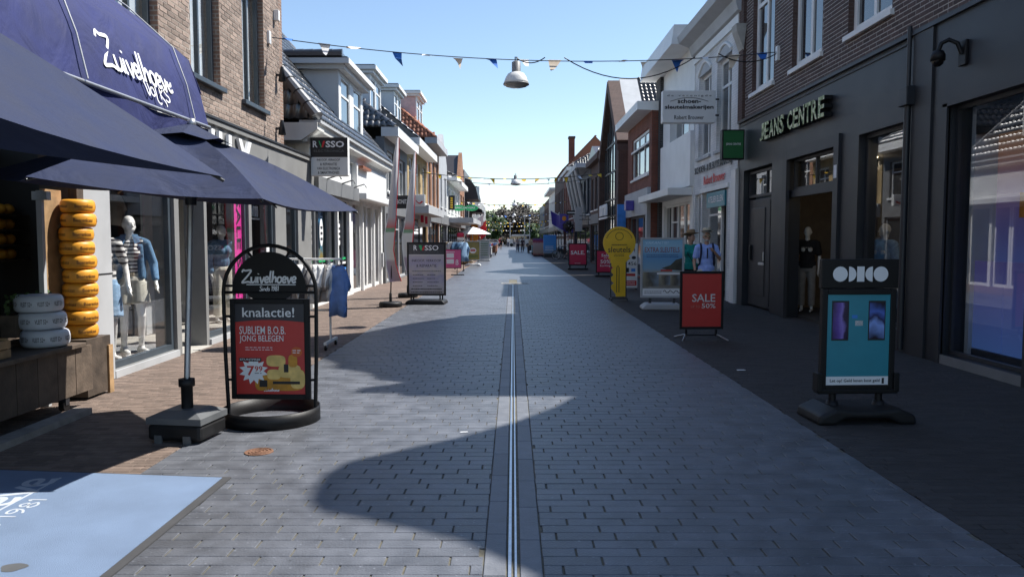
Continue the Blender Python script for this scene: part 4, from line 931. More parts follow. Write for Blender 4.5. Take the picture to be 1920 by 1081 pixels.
# --- red brick building
x5 = 5.1
B = thing('red_brick_house', 'red brick house with a white boxed eave, triple white window and grey shop fascia', 'building', (x5, 31, 0))
ops = [(29.1, 33.2, 4.05, 5.75), (29.0, 33.9, .05, 2.55)]
walls('red_brick_wall', B, x5, -1, 28.55, 34.4, 0, 6.3, ops, M['redbrick']); shell(B, x5, -1, 28.55, 34.4, 6.2, 8, sides=M['redbrick'])
window(B, x5, -1, *ops[0], fm='white', vb=(.33, .66), hb=(.7,), fw=.11, rec=.06, sill='white')
part('transom_rail', MB().box(x5 - .03, x5 + .04, 29.0, 33.3, 5.17, 5.25), 'white', B)
part('eave_box', MB().prism([(x5 - .55, 6.32), (x5 + .3, 6.28), (x5 + .3, 6.62), (x5 - .55, 6.62)], 'y', 28.5, 34.6), 'white', B)
part('flat_roof', MB().box(x5 + .3, 13, 28.55, 34.4, 6.5, 6.6), 'anthra', B)
part('grey_fascia', MB().bbox(x5 - .14, x5, 28.6, 34.35, 2.5, 3.5, .01), 'lightgrey', B); part('side_trim', MB().box(x5 - .14, x5, 28.6, 28.95, 0, 2.5), 'lightgrey', B)
shopfront(B, x5, -1, 29.0, 33.9, .05, 2.5, 'midgrey', 3, 'winglass')
part('red_window_sticker', MB().box(x5 + .05, x5 + .06, 29.2, 29.9, .8, 1.7), 'redplastic', B)
hang_sign('blue_shop_sign', 'flat blue rectangular sign standing out from the grey fascia of the red brick house', 4.6, 4.98, 34.0, 2.1, 3.1, [], -1, .15, 'bluepanel', 5.0)
hang_sign('violet_box_sign', 'small violet box sign fixed on the grey fascia under the red brick wall', 4.62, 4.95, 31.6, 2.75, 3.15, [], -1, .5, 'purple', 4.96)
# ================================================================= GABLED GLASS BUILDING
x6 = 5.05; ya, yp, yb, ze, zp = 35.7, 39.7, 43.6, 5.95, 9.6
B = thing('glass_gable_building', 'tall pointed gable building with a brown frame, glass gable front and dark tiled roof', 'building', (x6, 39.7, 0))
def band(mb, pts, w, x0, x1):   # frame legs following a polyline on the facade plane
    for (a, b), (c, d) in zip(pts, pts[1:]):
        L_ = math.hypot(c-a, d-b); nx, nz = -(d-b)/L_*w/2, (c-a)/L_*w/2
        mb.prism([(a-nx, b-nz), (c-nx, d-nz), (c+nx, d+nz), (a+nx, b+nz)], 'x', x0, x1)
fr = MB(); band(fr, [(ya + .25, 0), (ya + .25, ze), (yp, zp - .2)], .5, x6 - .25, x6 + .35); band(fr, [(yb - .25, 0), (yb - .25, ze), (yp, zp - .2)], .5, x6 - .249, x6 + .349)
part('gable_frame', fr, M['brownbrick'], B)
part('gable_glass', MB().prism([(ya + .45, .1), (yb - .45, .1), (yb - .45, ze), (yp, zp - .6), (ya + .45, ze)], 'x', x6 + .06, x6 + .08), 'winglass', B)
for k in range(7):
    y = ya + .95 + k*(yb-ya-1.9)/6; zt = ze + (zp - .6 - ze) * (1 - abs(y-yp)/((yb-ya)/2 - .4))
    part('mullion', MB().box(x6 + .02, x6 + .10, y - .035, y + .035, .1, zt), 'anthra', B)
for z in (2.75, 3.6, 5.0, 6.4): 
    hw = (yb-ya)/2 - .45 if z < ze else ((yb-ya)/2 - .45) * (zp - .5 - z)/(zp - .5 - ze)
    part('transom', MB().box(x6 + .015, x6 + .105, yp - hw, yp + hw, z - .04, z + .04), 'anthra', B)
part('side_wall', MB().box(x6 + .35, x6 + 8, ya, ya + .3, 0, ze - .2), M['brownbrick'], B); part('side_wall', MB().box(x6 + .35, x6 + 8, yb - .3, yb, 0, ze - .2), M['brownbrick'], B)
part('roof_deck', MB().prism([(ya - .1, ze - .1), (yp, zp), (yb + .1, ze - .1)], 'x', x6 + .6, x6 + 9), 'tilebrown', B)
sl = Vector((0, yp - ya + .1, zp - ze + .1)); tiles(B, Vector((x6 + 1.2, ya - .1, ze - .1)) + Vector((0, -.012, .012)), X, sl, 34, int(sl.length/.32) + 1, 'tilebrown', 300)
vg = MB(); band(vg, [(ya - .1, ze - .06), (yp, zp + .04)], .12, x6 + .35, x6 + 1.25); part('verge', vg, 'lightgrey', B)
vg = MB(); band(vg, [(yb + .1, ze - .06), (yp, zp + .04)], .12, x6 + .35, x6 + 1.25); part('verge', vg, 'lightgrey', B)
part('sign_beam', MB().box(x6 - .3, x6 - .25, 39.2, 42.8, 2.62, 2.72), 'whitetext', B)
mb = MB(); txt(mb, 'moran', (x6 - .29, 41.0, 2.78), -Y, Z, 3.2, .6, .02, .06); part('shop_lettering', mb, 'whitetext', B)
part('brick_wing', MB().box(x6 - .3, x6 + .6, 34.95, 35.68, 0, 5.6), M['brownbrick'], B)

# ================================================================= ROW HOUSES FARTHER DOWN THE STREET
def row_house(name, label, side, xp, y0, y1, ze, wall, cols, wz, fascia='midgrey', roof=None, cornice=None, frame='white', shop='anthra2', gable=None, wfrac=.6, nshop=3, dorm=None, sides=None, canopy=None):
    out = 1 if side == 'L' else -1; B = thing(name, label, 'building', (xp, (y0+y1)/2, 0))
    g = (y1-y0)/cols; ops = [(y0 + g*(i+.5) - g*wfrac/2, y0 + g*(i+.5) + g*wfrac/2, wz[0], wz[1]) for i in range(cols)]
    walls('wall', B, xp, out, y0, y1, 0, ze, ops + [(y0 + .25, y1 - .25, .05, 2.5)], wall)
    for o in ops: window(B, xp, out, *o, fm=frame, hb=(.7,), vb=(.5,) if o[1]-o[0] > 1.1 else (), fw=.09, rec=.1, sill='white')
    shell(B, xp, out, y0, y1, ze - .1, 7, sides=sides or wall)
    shopfront(B, xp, out, y0 + .25, y1 - .25, .05, 2.5, shop, nshop, 'winglass', door=1)
    if fascia: part('fascia', MB().box(*sorted((xp, xp + out*.12)), y0 + .05, y1 - .05, 2.52, 3.1), fascia, B)
    if cornice: d, m = cornice; part('eave_box', MB().box(*sorted((xp - out*.1, xp + out*d)), y0 - .05, y1 + .05, ze, ze + .32), m, B)
    if canopy: d, m = canopy; part('canopy', MB().box(*sorted((xp, xp + out*d)), y0 + .1, y1 - .1, 2.7, 3.05), m, B)
    if roof: hip_roof(B, xp + out*(cornice[0] - .1 if cornice else .1), xp - out*3.2, y0, y1, ze + (.32 if cornice else 0), roof[1], roof[0], out, roof[2], roof[3], limit=roof[4])
    elif gable:
        part('gable_wall', MB().prism([(y0, ze), (y1, ze), *gable], 'x', *sorted((xp, xp - out*.3))), wall, B)
        top = max(p[1] for p in gable); part('gable_roof', MB().prism([(y0, ze), (y1, ze), ((y0+y1)/2, top - .2)], 'x', *sorted((xp - out*.31, xp - out*7))), 'tilebrown', B)
    else: part('flat_roof', MB().box(*sorted((xp - out*.31, xp - out*7.2)), y0 + .02, y1 - .02, ze - .1, ze + .05), 'anthra', B)
    if dorm: dormer(B, dorm[0], out, *dorm[1:6], wm='white', pm=dorm[6], panes=2, over=.25)
    return B
xl = -4.55
row_house('grey_gable_house', 'dark grey shop house with black tiled hipped roof and pale dormer', 'L', xl, 27.4, 33.2, 5.2, 'midgrey', 2, (3.3, 4.8), None, ('tileblack', 8.2, 1, 1, 200), (.5, 'white'), shop='lightgrey', dorm=(-5.3, 28.9, 31.2, 6.4, 7.7, 1.6, 'white'), nshop=3)
row_house('yellow_brick_house', 'yellow brick shop house with white windows, dark roof and small grey dormer', 'L', xl, 33.3, 40.8, 5.6, M['yellowbrick'], 3, (3.4, 5.2), 'lightgrey', ('tileblack', 9.0, 0, 1, 150), (.55, 'white'), dorm=(-5.4, 35.4, 37.4, 6.9, 8.3, 1.6, 'white'), canopy=(.9, 'lightgrey'))
row_house('orange_roof_house', 'orange brick shop house with clay tile roof, pale cornice and a pink dormer', 'L', xl, 40.9, 47.4, 6.6, M['orangebrick'], 3, (3.4, 6.0), 'midgrey', ('tileorange', 10.0, 1, 1, 150), (.55, 'lightgrey'), dorm=(-5.3, 42.8, 45.4, 7.9, 9.4, 1.8, pbr('pink_dormer_paint', (.62, .42, .40), .6)), nshop=3)
row_house('pale_gable_house', 'pale grey rendered house with a plain pointed street gable', 'L', xl, 47.5, 53.2, 6.4, 'lightgrey', 2, (3.6, 5.6), 'midgrey', gable=[(53.2, 6.5), (50.6, 8.3), (50.0, 8.3), (47.5, 6.6)], wfrac=.35)
row_house('white_eave_house', 'low white house with a wide white eave above a long grey canopy', 'L', xl, 53.3, 66, 5.6, 'offwhite', 4, (3.5, 5.1), 'lightgrey', ('tilebrown', 7.6, 0, 0, 60), (.7, 'white'), dorm=(-6.2, 56, 58.4, 6.6, 8.0, 1.8, 'offwhite'), canopy=(1.8, 'lightgrey'), nshop=6)
B = row_house('brick_spire_house', 'narrow brick house with a slender pointed gable far along the sunny side', 'L', xl, 66.1, 72, 6.2, M['orangebrick'], 2, (3.5, 5.4), 'midgrey', gable=[(72, 6.4), (69.2, 9.2), (68.8, 9.2), (66.1, 6.4)])
row_house('dark_awning_house', 'tall grey house with black rounded awnings far along the sunny side', 'L', xl, 72.1, 86, 8.0, 'midgrey', 4, (3.6, 6.6), 'anthra')
Aw = thing('round_awning', 'black rounded dome awning high on the far grey house', 'awning', (xl, 76, 5))
part('canopy', MB().prism([(xl, 7.3), (xl + .5, 7.15), (xl + 1.0, 6.5), (xl + 1.25, 5.5), (xl + 1.25, 5.3), (xl, 5.3)], 'y', 73, 79), 'anthra', Aw)
Aw = thing('round_awning', 'second lower black awning behind the high dome awning', 'awning', (xl, 82, 4))
part('canopy', MB().prism([(xl, 5.2), (xl + 1.3, 4.6), (xl + 1.4, 4.3), (xl, 4.3)], 'y', 80, 85.5), 'black', Aw)
row_house('white_far_house', 'pale flat roofed house near the far end of the sunny side', 'L', xl, 86.2, 104, 7.6, 'lightgrey', 5, (3.6, 6.4), 'redplastic')
row_house('grey_far_house', 'grey block closing the far end of the sunny side before the trees', 'L', xl, 104.2, 128, 8.6, 'offwhite', 6, (3.6, 6.6), 'midgrey')
# shaded side
B = row_house('hip_roof_house', 'dark red brick house with a steep tiled hipped roof beyond the glass gable', 'R', 5.15, 44.3, 51.2, 6.2, M['brownbrick'], 3, (3.4, 5.4), 'midgrey', ('tilebrown', 9.0, 1, 1, 220), (.35, M['brownbrick']), frame='midgrey')
B = row_house('slanted_column_house', 'dark blue shop house with slanting pale columns under a canted white eave', 'R', 5.25, 52.5, 66, 6.4, pbr('dark_blue_cladding', (.03, .045, .075), .5), 5, (3.3, 5.8), 'anthra', None, (1.0, 'lightgrey'), frame='anthra')
for k in range(4): part('slanted_column', MB().tube([(5.2, 55 + k*2.9, 3.0), (4.35, 53.6 + k*2.9, 6.35)], .16, 8), 'lightgrey', B)
part('roof_ridge', MB().prism([(53, 6.7), (59, 8.6), (65.6, 6.7)], 'x', 6, 12), 'tilebrown', B)
B = row_house('chimney_house', 'red brick house with tall white windows, and a white cornice, before the tall chimney', 'R', 5.2, 66.1, 79, 7.4, M['redbrick'], 5, (3.4, 6.6), 'lightgrey', ('tilebrown', 10.0, 1, 0, 60), (.6, 'offwhite'))
B = row_house('orange_gable_house', 'brown brick house with orange tiled roof and tall chimney far along the shaded side', 'R', 5.2, 79.1, 96, 8.6, M['brownbrick'], 6, (3.4, 6.8), 'anthra', ('tileorange', 12.0, 0, 0, 40), None)
part('chimney', MB().box(6.0, 6.6, 83, 84, 9, 12.3), M['redbrick'], B); part('chimney_cap', MB().box(5.94, 6.66, 82.9, 84.1, 12.3, 12.5), M['brownbrick'], B)
row_house('pale_far_house', 'pale low fronted house far along the shaded side', 'R', 5.2, 96.2, 112, 7.6, 'offwhite', 5, (3.4, 6.4), 'midgrey', None, (.7, 'white'), gable=None)
row_house('brown_far_house', 'brown brick house second from the far end of the shaded side', 'R', 5.2, 112.2, 128, 7.4, M['brownbrick'], 5, (3.4, 6.2), 'anthra')
row_house('grey_end_house', 'dark grey block closing the far end of the shaded side', 'R', 5.2, 128.2, 150, 7.4, 'midgrey', 5, (3.4, 6.2), 'anthra')
# signs on the sunny side
hang_sign('black_box_sign', 'black projecting box sign with white lettering on the yellow brick house', -4.5, -3.85, 29.6, 2.75, 3.25, [('sign_lettering', 'whitetext', T('BONITA ß', .5, .35, .84, .34, .01))], 1, .2, 'ink')
t = hang_sign('smile_sign', 'white square projecting sign with a red smile beside the black box sign', -3.84, -3.42, 29.9, 2.85, 3.3, [('red_smile', 'redplastic', lambda mb, o, w, h: mb.tube([o + X*(w*(.18 + .6*k/8)) + Z*(h*(.5 - .25*math.sin(math.pi*k/9))) - Y*.01 for k in range(9)], [.012 + .003*k for k in range(9)], 6))], 1, .2, 'lampwhite')
hang_sign('red_print_sign', 'small white sign with red print above a dark shop window on the sunny side', -4.5, -3.9, 36.5, 2.15, 2.85, [('red_print', 'red2', many(PN(.2, .3, .45, .8), PN(.55, .2, .75, .7)))], 1, .2, 'lampwhite')
hang_sign('upright_black_sign', 'tall narrow black sign with vertical yellow lettering', -4.5, -4.1, 54, 3.6, 4.6, [('sign_lettering', 'bunt_y', many(*[PN(.3, .12 + .16*k, .7, .22 + .16*k) for k in range(5)]))], 1, .3, 'ink')
t = thing('green_oval_sign', 'bright green double oval sign over the sunny pavement', 'sign', (-3.9, 57, 3.7)); mb = MB()
for cx in (-4.0, -3.1): mb.prism([(cx + .52*math.cos(i*math.pi/10), 3.85 + .22*math.sin(i*math.pi/10)) for i in range(20)], 'y', 57 + (.01 if cx > -3.5 else 0), 57.2)
part('oval_board', mb, 'green2', t); mb = MB(); txt(mb, 'SPECSAVERS', (-3.55, 56.99, 3.8), X, Z, 1.5, .13, .01); part('sign_lettering', mb, 'whitetext', t); part('bracket', MB().box(-4.55, -4.4, 57.08, 57.12, 3.83, 3.87), 'anthra', t)
t = thing('red_round_sign', 'red rounded board over a white panel at the pavement on the sunny side', 'sign', (-3.5, 46, 1.6))
part('board', MB().bbox(-3.35, -2.95, 46, 46.08, 1.68, 1.95, .06), 'red2', t); part('white_panel', MB().box(-3.35, -2.95, 46.01, 46.06, 1.42, 1.67), 'paper', t); part('leg', MB().box(-3.17, -3.13, 46.02, 46.06, 0, 1.42), 'black', t)
# flags on the far facades
def wall_flag(label, x, y, z, m, out, sx=1.1, grp=None):
    t = thing('wall_flag', label, 'flag', (x, y, z)); part('pole', MB().tube([(x, y, z), (x + out*sx, y, z + .9)], .03, 6), 'white', t)
    vs = []; 
    for k in range(7):
        f = k/6; px, pz = x + out*sx*f, z + .9*f
        vs += [(px, y + .05*math.sin(k*1.7), pz), (px - out*.12*f, y + .12*math.sin(k*1.7 + 1), pz - 1.25)]
    part('cloth', MB().add(vs, [(2*k, 2*k+1, 2*k+3, 2*k+2) for k in range(6)], True), m, t); return t
rw = rampmat('red_white_flag', [(0, (.75, .75, .75)), (.45, (.75, .75, .75)), (.5, (.6, .02, .03)), (1, (.6, .02, .03))], 2, 0, 1.6)
wall_flag('red and white flag hanging from a pole on the far sunny side', -4.5, 92, 2.9, rw, 1, 1.3); wall_flag('plain red flag hanging low on the far sunny side', -4.5, 97, 2.3, 'redplastic', 1, 1.2); wall_flag('white flag on the far sunny side by the red ones', -4.5, 88, 3.5, 'paper', 1, 1.2)
wall_flag('dark blue flag on the shaded facades above the bicycles', 5.2, 72, 3.3, 'purple', -1, 1.7); wall_flag('pale flag on the shaded facades behind the dark blue one', 5.2, 80, 3.3, 'paper', -1, 1.2)
hang_sign('violet_square_sign', 'violet square sign with an orange emblem on the shaded side', 4.0, 4.75, 66, 2.85, 3.7, [('emblem', 'orange', lambda mb, o, w, h: mb.add([o + X*(w*(.5 + .25*math.cos(i*math.pi/6))) + Z*(h*(.55 + .25*math.sin(i*math.pi/6))) - Y*.006 for i in range(12)], [tuple(range(12))]))], -1, .2, 'purple', 5.2)
hang_sign('black_flat_sign', 'flat black sign with white lettering over a shaded shop', 4.3, 5.1, 62, 3.5, 3.85, [('lettering_bar', 'whitetext', PN(.1, .4, .9, .6))], -1, .2, 'ink', 5.2)
hang_sign('pale_banner_sign', 'tall pale hanging banner below the slanting columns', 4.35, 4.85, 54, 2.1, 3.8, [], -1, .05, 'lightgrey', 5.2)
hang_sign('white_frame_sign', 'open white metal sign frame beside the pale hanging banner', 4.0, 4.3, 50, 2.7, 3.2, [], -1, .1, 'lightgrey', 5.15)
# alley background, so that the gaps show sky above a low wall
solo('alley_wall', MB().box(5.4, 5.6, 34.5, 34.92, 0, 1.2), M['redbrick'], 'low brick wall stub in the alley beside the red brick house', 'wall')
# ================================================================= PARASOLS
def parasol(label, base, apex, rim_c, rad, n, ang0, tilt, sagz, ph=0, r_in=.03, vent=True, skirt=.0, basekind='weight', rz_=0):
    """tilt=(dz/dx, dz/dy) of the rim plane; base on the ground"""
    t = thing('parasol', label, 'parasol', base)
    P = [Vector((rim_c[0] + rad*math.cos(ang0 + 2*math.pi*k/n), rim_c[1] + rad*math.sin(ang0 + 2*math.pi*k/n), 0)) for k in range(n)]
    for p in P: p.z = rim_c[2] + tilt[0]*(p.x - rim_c[0]) + tilt[1]*(p.y - rim_c[1])
    A = Vector(apex); mb = MB(); m = 8
    for k in range(n):
        a, b = P[k], P[(k+1) % n]; vs = []
        for i in range(m + 1):
            f = i/m
            for j in range(m + 1):
                g = j/m; p = A.lerp(a.lerp(b, g), f); e = 4*g*(1-g)
                p.z -= sagz * e * f * (1 - .35*f) - .05*math.sin(math.pi*f)*(1-e); c = (rim_c[0], rim_c[1]); p.x += (c[0]-p.x)*.07*e*f*f; p.y += (c[1]-p.y)*.07*e*f*f
                vs.append(p)
        W = m + 1; mb.add(vs, [(i*W+j, i*W+j+1, (i+1)*W+j+1, (i+1)*W+j) for i in range(m) for j in range(m)], True)
    part('canopy', mb, 'navy2', t)
    if vent:
        v = MB(); top = A + Vector((0, 0, .07))
        for k in range(n):
            a, b = A.lerp(P[k], .24), A.lerp(P[(k+1) % n], .24); mid = (a+b)/2 + Vector((0, 0, .05)); a = a + Vector((0, 0, .05)); b = b + Vector((0, 0, .05)); mid.z += .035
            v.add([top, a, mid, b], [(0, 1, 2), (0, 2, 3)])
        part('vent_cap', v, 'navy2', t)
    part('finial', MB().lathe([(.001, .11), (.03, .10), (.035, .06), (.02, .03)], 12, A), 'galv', t)
    hub = A.lerp(Vector(base), .22)
    for k in range(n):
        part('rib', MB().tube([A - Vector((0, 0, .06)), P[k] - Vector((0, 0, .02))], .009, 6), 'wood' if k == 2 else 'anthra', t)
        part('strut', MB().tube([hub, A.lerp(P[k], .55) - Vector((0, 0, .035))], .008, 6), 'anthra', t)
    part('hub', MB().tube([hub - Vector((0, 0, .05)), hub + Vector((0, 0, .05))], .045, 10), 'anthra', t)
    foot = Vector(base) + Vector((0, 0, .15)); part('pole', MB().tube([foot, A], .024, 12), 'steel' if False else 'galv', t)
    return t, P
u2, P2 = parasol('faded navy parasol on a grey block foot beside the round sign stand', (-2.64, 6.12, 0), (-2.60, 6.28, 2.46), (-2.72, 6.28, 1.96), 1.43, 6, R(15), (-.088, 0), .05)
ft = part('foot', MB(), 'greyplastic', u2)
def block_foot(root, c, rz):
    m = Matrix.Translation(c) @ Matrix.Rotation(rz, 4, 'Z')
    f = MB(); f.bbox(-.225, .225, -.20, .20, .02, .15, .03).xf(m); q = part('foot_block', f, 'blackplastic', root)
    c_ = MB(); L0, L1 = [(-.23,-.205),(.23,-.205),(.23,.205),(-.23,.205)], [(-.13,-.11),(.13,-.11),(.13,.11),(-.13,.11)]
    vs = [(x, y, .15) for x, y in L0] + [(x, y, .20) for x, y in L0] + [(x, y, .245) for x, y in L1]
    c_.add(vs, [(0,1,5,4),(1,2,6,5),(2,3,7,6),(3,0,4,7),(4,5,9,8),(5,6,10,9),(6,7,11,10),(7,4,8,11),(8,9,10,11)]).xf(m); part('foot_lid', c_, 'greyplastic', root)
    for s in (-.16, .08): part('caster', MB().box(s, s + .06, -.21, -.19, 0, .065).xf(m), 'greyplastic', q)
    part('pole_collar', MB().lathe([(.045, .24), (.045, .42), (.062, .42), (.062, .48), (.028, .48)], 16, c), 'blackplastic', root)
bpy.data.objects.remove(ft)
block_foot(u2, Vector((-2.62, 6.1, 0)), R(-8))
u1, P1 = parasol('larger faded navy parasol nearest the camera, only its spread corner showing under the awning', (-2.75, 2.6, 0), (-2.75, 2.6, 2.86), (-2.75, 2.6, 2.17), 1.8, 4, R(43), (-.15, -.055), .04)
block_foot(u1, Vector((-2.75, 2.6, 0)), 0)

# ================================================================= CHEESE CART AND WHAT STANDS ON IT
C = thing('market_cart', 'dark weathered plank market cart with a flat counter in the shade of the awning', 'cart', (-4.3, 5.6, 0))
part('counter_top', MB().bbox(-4.52, -4.03, 3.9, 7.2, .585, .625, .006), 'wood_dark', C)
y = 3.95
while y < 7.1:
    part('plank', MB().box(-4.10, -4.07, y, y + .275, .15, .582), 'wood_dark', C); y += .285
y = 0
for x in range(2): part('end_plank', MB().box(-4.48 + x*.2, -4.29 + x*.2, 7.135, 7.16, .15, .58), 'wood_dark', C)
part('back_board', MB().box(-4.51, -4.48, 3.95, 7.15, .15, .58), 'wood_dark', C)
for yy in (4.2, 6.95): part('caster', MB().tube([(-4.14, yy, .075), (-4.09, yy, .075)], .05, 14), 'black', C); part('caster_fork', MB().box(-4.15, -4.08, yy - .03, yy + .03, .08, .16), 'anthra', C)
part('floor_skid', MB().box(-4.02, -3.86, 3.5, 6.95, .0, .055), 'woodgrey', C)
# grey white cheeses
def cheese(name, label, loc, r, h, mat, text, nt, group, ph, bold=.02):
    t = thing(name, label, 'cheese', loc, 0, group); e = h*.5; c = h*.34; prof = [(.001, 0), (r - c, 0)] + [(r - c + c*math.cos(R(a))**.7, e + e*math.copysign(abs(math.sin(R(a)))**.8, a)) for a in range(-75, 90, 15)] + [(r - c, h), (.001, h)]
    part('rind', MB().lathe(prof, 40), mat, t, True)
    mb = MB(); 
    for k in range(nt):
        a0 = ph + k*2*math.pi/nt; vs, fs = text_geo(text, bold); w = 2*math.pi/nt*.72; out = []
        for u, v in vs:
            a = a0 + (u - .5)*w; zz = e + (v - .5)*h*.26; rr = r + .001
            out.append((rr*math.cos(a), rr*math.sin(a), zz))
        mb.add(out, fs)
    part('rind_print', mb, 'cheeseink' if mat == 'cheese' else 'ink', t, True); return t
for k, (dx, dy, lb) in enumerate(((.04, -.02, 'lowest grey white cheese wheel of the three on the cart counter'), (.0, .01, 'middle grey white cheese wheel of the three on the cart counter'), (-.02, .0, 'topmost grey white cheese wheel of the three on the cart counter'))):
    cheese('round_cheese', lb, (-4.29 + dx, 6.95 + dy, .626 + k*.157), .2, .154, 'cheesewhite', 'VLEIT 52+', 9, 'grey white cheese wheels stacked on the cart', .1 + k*.23, .012)
D = thing('cheese_display_stand', 'tall plank stand with a wooden base behind the cart, carrying the yellow cheese wheels', 'stand', (-4.4, 7.75, 0))
part('upright_board', MB().box(-4.57, -4.54, 7.45, 7.75, 0, 2.08), 'wood', D); part('base_box', MB().box(-4.54, -4.21, 7.52, 7.97, .03, .6), 'wood_dark', D)
part('base_edge', MB().box(-4.22, -4.19, 7.9, 7.98, 0, .5), 'wood', D)
LB = ['bottom', 'second', 'third', 'fourth', 'fifth', 'sixth', 'seventh', 'eighth', 'ninth', 'topmost']
for k in range(10): cheese('round_cheese', LB[k] + (' yellow cheese wheel from below' if 0 < k < 9 else ' yellow cheese wheel') + ' in the tall stack by the shop pillar', (-4.38 + rnd.uniform(-.015, .015), 7.74 + rnd.uniform(-.015, .015), .602 + k*.139), .16 + rnd.uniform(-.004, .004), .136, 'cheese', 'Boerenkaas', 4, 'yellow cheese wheels in the tall stack', -.4 + rnd.uniform(-.4, .4), .01)
t = thing('metal_post', 'pale square metal post standing behind the grey white cheese wheels', 'post', (-4.45, 7.05, 0))
part('post', MB().bbox(-4.47, -4.42, 7.22, 7.27, 0, 2.05, .004), 'lightgrey', t); part('bracket', MB().box(-4.5, -4.36, 7.21, 7.28, 1.96, 2.04), 'galv', t)
t = thing('bottle_crate', 'small pine crate of dark bottles standing on the cart counter', 'crate', (-4.25, 5.95, .626))
for x0, x1, y0, y1 in ((-.13, -.115, -.3, .3), (.115, .13, -.3, .3)):
    for z in (0, .075): part('slat', MB().box(x0, x1, y0, y1, z + .005, z + .07), 'wood', t, True)
for y0 in (-.3, .285): part('end_board', MB().box(-.113, .113, y0, y0 + .015, .005, .16), 'wood', t, True)
part('crate_floor', MB().box(-.113, .113, -.284, .284, .002, .012), 'wood', t, True)
for i in range(2):
    for j in range(6):
        b = thing('bottle', ('back' if i else 'front') + ' row bottle ' + ['at the shop end', 'next to the end one', 'third along', 'fourth along', 'fifth along', 'at the street end'][j] + ' of the pine crate', 'bottle', (-4.31 + i*.11, 5.72 + j*.09, .64), 0, 'dark bottles in the pine crate')
        part('glass_body', MB().lathe([(.001, 0), (.032, 0), (.034, .01), (.034, .11), (.014, .15), (.013, .17)], 12), 'lens', b, True); part('cap', MB().lathe([(.015, .165), (.015, .185), (.001, .186)], 10), 'steel', b, True)
t = thing('wooden_tray', 'leaning pine tray beside the bottle crate on the cart counter', 'tray', (-4.25, 5.45, .626)); part('tray_board', MB().box(-.12, .12, -.01, .01, 0, .3).xf(Matrix.Rotation(R(-14), 4, 'X')), 'wood', t, True); part('tray_edge', MB().box(-.13, -.12, -.02, .06, 0, .3).xf(Matrix.Rotation(R(-14), 4, 'X')), 'wood', t, True)
PL = thing('window_planter', 'dark wooden planter box with dark leafy plants under the cheese shop window', 'planter', (-4.45, 7.3, .75)); part('box', MB().bbox(-4.54, -4.40, 6.75, 7.4, .72, .92, .006), 'wood_dark', PL)
mb = MB()
for k in range(160):
    c = Vector((-4.47 + rnd.uniform(-.07, .07), rnd.uniform(6.78, 7.38), .92 + rnd.uniform(0, .16))); a = Vector((rnd.uniform(-1, 1), rnd.uniform(-1, 1), rnd.uniform(.1, 1))).normalized()*.05; b = a.orthogonal().normalized()*.018
    mb.add([c, c + a*.5 + b, c + a, c + a*.5 - b], [(0, 1, 2, 3)])
part('foliage', mb, 'leaf', PL)

# ================================================================= SIGN STANDS
def board(t, w, z0, z1, frame, poster, fw=.045, d=.05, y=0.):
    f = MB(); f.bbox(-w/2, -w/2 + fw, y - d/2, y + d/2, z0, z1, .006); f.bbox(w/2 - fw, w/2, y - d/2, y + d/2, z0, z1, .006); f.bbox(-w/2 + fw, w/2 - fw, y - d/2, y + d/2, z0, z0 + fw, .006); f.bbox(-w/2 + fw, w/2 - fw, y - d/2, y + d/2, z1 - fw, z1, .006)
    part('frame', f, frame, t, True); return part('poster', MB().box(-w/2 + fw*.9, w/2 - fw*.9, y - d*.3, y + d*.3, z0 + fw*.9, z1 - fw*.9), poster, t, True)
def pt(t, nm, mat, s, cx, z, w, h, bold=.0, shear=0, y=-.018): mb = MB(); txt(mb, s, (cx, y, z), X, Z, w, h, bold, shear=shear); return part(nm, mb, mat, t, True)
def pr(t, nm, mat, x0, x1, z0, z1, y=-.0165): return part(nm, MB().box(x0, x1, y, y + .001, z0, z1), mat, t, True)
def lines(t, nm, mat, x0, x1, z0, z1, rows, h=.008, y=-.0165):
    mb = MB()
    for k in range(rows):
        z = z1 - (z1-z0)*k/max(1, rows-1); x = x0
        while x < x1 - .01:
            w = rnd.uniform(.015, .05); mb.box(x, min(x + w, x1), y, y + .001, z, z + h); x += w + .01
    return part(nm, mb, mat, t, True)
# Zuivelhoeve round stand
S = thing('round_sign_stand', 'black arched sign stand on a ring foot advertising cheese', 'sign stand', (-2.13, 6.70, 0), R(-2))
part('ring_foot', MB().lathe([(.405, .0), (.415, .0), (.415, .125), (.40, .125), (.40, .0)], 56), 'black', S, True)
arch = [(-.385, 0, .02), (-.405, 0, .6), (-.41, 0, 1.05)] + [(-.41*math.cos(math.pi*k/16), 0, 1.13 + .41*math.sin(math.pi*k/16)) for k in range(17)] + [(.41, 0, 1.05), (.405, 0, .6), (.385, 0, .02)]
part('hoop', MB().tube(arch, .017, 10), 'black', S, True)
hd = [(.33*math.cos(math.pi*k/20), 1.14 + .345*math.sin(math.pi*k/20)) for k in range(21)]
part('head_panel', MB().prism(hd[::-1], 'y', -.008, .008), 'black', S, True)
part('head_bar', MB().tube([(-.40, 0, 1.13), (.40, 0, 1.13)], .013, 8), 'black', S, True)
for a in (62, 118, 8, 172): part('head_stay', MB().tube([(.33*math.cos(R(a)), 0, 1.14 + .345*math.sin(R(a))), (.405*math.cos(R(a)), 0, 1.13 + .405*math.sin(R(a)))], .012, 6), 'black', S, True)
mb = MB(); script(mb, 'Zuivelhoeve', (-.25, -.010, 1.215), X, Z, .49, .105, .15, .12); mb.box(-.2, .235, -.0105, -.0085, 1.195, 1.203); script(mb, 'Sinds 1981', (-.085, -.010, 1.145), X, Z, .17, .04, .16, .1); part('head_lettering', mb, 'whitetext', S, True)
